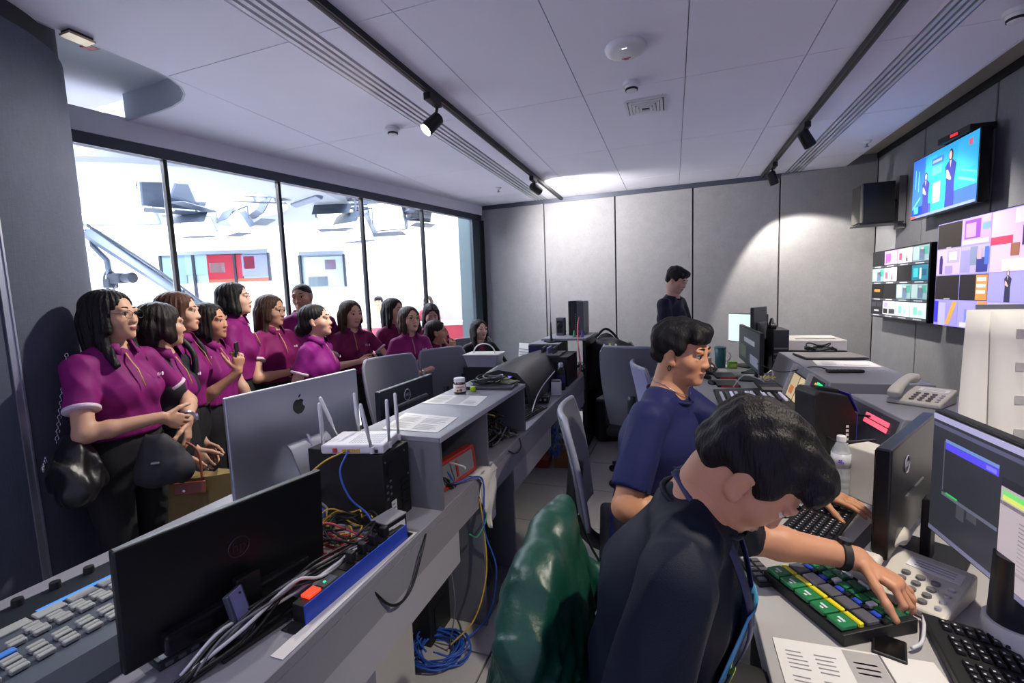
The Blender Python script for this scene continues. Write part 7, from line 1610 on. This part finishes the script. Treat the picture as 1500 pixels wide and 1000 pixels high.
p = P['w9']; c = wpt(p, (-.02, .32, 1.06)); t = thing('glasses_case', 'clear spectacles being folded by the woman sorting things', 'glasses', c); MB().tube([(.02 * math.cos(q) - .022, 0, .015 * math.sin(q)) for q in [2 * math.pi * i / 14 for i in range(14)]], .002, 5, closed=True).build('rim', M_sil, t); MB().tube([(.02 * math.cos(q) + .022, 0, .015 * math.sin(q)) for q in [2 * math.pi * i / 14 for i in range(14)]], .002, 5, closed=True).build('rim', M_sil, t)
p = P['w11']; c = wpt(p, (.12, .22, .52)); t = slouch('handbag', 'olive brown leather handbag hanging from the folded arms', c, (.15, .07, .15), R_(-25), M('bag_olive', '#5a4a2e', rough=.5, var=.1), 17, res=.013)
for s in (-1, 1): MB().tube(spline([(-.08, .03 * s, .24), (-.06, .02 * s, .40), (0, 0, .47), (.06, .02 * s, .40), (.08, .03 * s, .24)], 6), .006, 6).build('handle', M('bag_strap', '#6b5a3c', rough=.5), t, smooth=True)
MB().tube([(-.12, -.05, .22), (-.13, -.06, .15), (-.11, -.06, .10)], .006, 5).build('charm', M_sil, t)
p = P['w12']; m = MB()
for q in (1, -1): m.tube([tuple(p['hp'](q * .034 + .022 * math.cos(a), .050 - .012 * math.sin(a), .104 + .014 * math.sin(a))) for a in [2 * math.pi * k / 14 for k in range(14)]], .002, 5, closed=True)
m.build('raised_glasses', M_sil, p['t'], smooth=True)
# blazer front
p = P['w14']; nb, rt2, up2, fw2, ch = p['nb'], p['rt'], p['up'], p['fw'], p['chest']
rows = []
for v in range(7):
    f = v / 6; c = nb + fw2 * (.050 + .075 * min(1, f * 1.6)) - up2 * (.015 + .24 * f); w_ = .050 * (1 - f) + .012
    rows.append([tuple(c + rt2 * w_ * u + fw2 * (.016 - .010 * abs(u))) for u in (-1, -.5, 0, .5, 1)])
MB().grid(rows, thick=-.006).build('blouse', M('blouse_magenta', '#6f1648', rough=.6), p['t'], smooth=True)
for s in (-1, 1): MB().tube([tuple(nb + rt2 * s * .05 + fw2 * .045 + up2 * .01), tuple(nb + rt2 * s * .055 + fw2 * .11 - up2 * .10), tuple(nb + rt2 * s * .015 + fw2 * .145 - up2 * .26)], [.012, .016, .010], 6).build('lapel', M('blazer_lapel', '#1b1b22', rough=.6), p['t'], smooth=True)
# seated operator: earrings, thin necklace
p = P['op']
for q in (1, -1): MB().tube([tuple(p['hp'](q * .079, -.004 + .006 * math.cos(a), -.052 + .009 * math.sin(a))) for a in [2 * math.pi * k / 12 for k in range(12)]], .0018, 5, closed=True).build('earring', M_blk, p['t'], smooth=True)
MB().tube([tuple(p['nb'] + (p['rt'] * math.sin(a) + p['fw'] * math.cos(a)) * (p['nr'] + .006 + .012 * max(0, math.cos(a))) + p['up'] * (.026 - .03 * max(0, math.cos(a)))) for a in [2 * math.pi * k / 24 for k in range(24)]], .0015, 5, closed=True).build('necklace', M_sil, p['t'], smooth=True)
# front operator: lanyard, shirt print
p = P['fr']; nb, rt2, up2, fw2, ch = p['nb'], p['rt'], p['up'], p['fw'], p['chest']; sc = p['sc']
for s in (1, -1):
    pts = [nb - fw2 * .060 + rt2 * s * .010 + up2 * .030, nb + rt2 * s * .068 + up2 * .012 - fw2 * .01, nb + rt2 * s * .066 + fw2 * .065 - up2 * .035, ch + fw2 * .139 * sc + rt2 * s * .045 + up2 * .03, ch + fw2 * .146 * sc + rt2 * s * .012 - up2 * .13]
    sp = spline([tuple(q) for q in pts], 6); rows = []
    for i, q in enumerate(sp):
        d_ = (sp[min(i + 1, len(sp) - 1)] - sp[max(i - 1, 0)]).normalized(); out = (q - Vector(nb - up2 * .1)); out = (out - d_ * out.dot(d_)).normalized(); sd_ = d_.cross(out); rows.append([tuple(q + sd_ * .009), tuple(q - sd_ * .009)])
    MB().grid(rows, thick=.0025).build('lanyard', M('lanyard_navy', '#1b2350', rough=.5), p['t'], smooth=True)
rows = []
for v in range(9):
    rows.append([tuple(ch + fw2 * (.139 * sc - .9 * (u * .035) ** 2 * 4) + rt2 * u * .035 + up2 * (.06 - .028 * v)) for u in (-2, -1, 0, 1, 2)])
MB().grid(rows, thick=.002).build('shirt_print', M('print_blue', '#4f9ac8', rough=.6, var=.3, scale=30), p['t'], smooth=True)
text('shirt_letter', 'M', .10, M('print_yellow', '#c8c83a', rough=.6, var=0), p['t'], plane_mtx(tuple(ch + fw2 * .1415 * sc - up2 * .10 + rt2 * .02), Vector(rt2) * -1, up2))
# presenters in the studio
person('presenter in a white shirt far behind the glass at the red desk', (-5.45, 7.60, 0), -70, 1.68, female=False, hair='short', shirt='#c9c9cc', shirt_kind='crew', stripe=False, res=.03, hres=.012, legs_res=.04, hands=False, group='people in the studio')
person('second presenter at the far right of the red studio desk', (-4.55, 7.95, 0), -80, 1.66, hair='bob', shirt='#b83a50', shirt_kind='crew', stripe=False, res=.03, hres=.012, legs_res=.04, hands=False, group='people in the studio')
# green jacket on the front operator's chair
t = thing('green_jacket', 'glossy green nylon jacket draped over the front chair back', 'jacket', (-.30, 1.05, 0))
Fj = Field(); Ry = np.stack([V3(1, 0, 0), V3(0, 1, 0)])
Fj.loft((-.02, -.03, .16), (-.01, .0, .80), (.19, .31), (.10, .235), Ry, .05); Fj.cap((0, -.205, .80), (0, -.10, .895), .060, .055, .05); Fj.cap((0, -.10, .895), (0, .06, .930), .055, .048, .05); Fj.cap((0, .06, .930), (.0, .19, .940), .048, .032, .05); Fj.loft((0, .03, .72), (0, .06, .90), (.095, .22), (.05, .15), Ry, .05)
Fj.cap((.06, .20, .72), (.17, .27, .62), .06, .055, .04); Fj.cap((.17, .27, .62), (.20, .24, .40), .055, .05, .04); Fj.cap((.09, -.02, .60), (.12, -.04, .25), .06, .07, .06)
cr0 = crease(23, .022); cr2 = crease(41, .007); cr1 = lambda X: cr0(X) + cr2(X * 2.3)
def jd(X):
    a_ = np.clip((.95 - X[..., 2]) / .5, .10, 1.); return a_ * (.014 * np.sin(58 * X[..., 1] + 8 * X[..., 2] + 2 * np.sin(9 * X[..., 2])) + .008 * np.sin(97 * X[..., 1] - 14 * X[..., 2] + 20 * X[..., 0])) + cr1(X) * np.clip(a_ * 1.6, .25, 1)
Fj.disp = jd; MJ = M('jacket_nylon', '#083c2f', rough=.40, var=.22, scale=7, bump=.3, bscale=70)
mesh_np('shell', [surf(*Fj.grid(.0065))], [MJ], t)
MB().tube(spline([(.035, .225, .90), (.062, .245, .80), (.10, .27, .70), (.12, .29, .55)], 6), .004, 5).build('zip', M('zip_dark', '#0c201c', rough=.4), t, smooth=True)
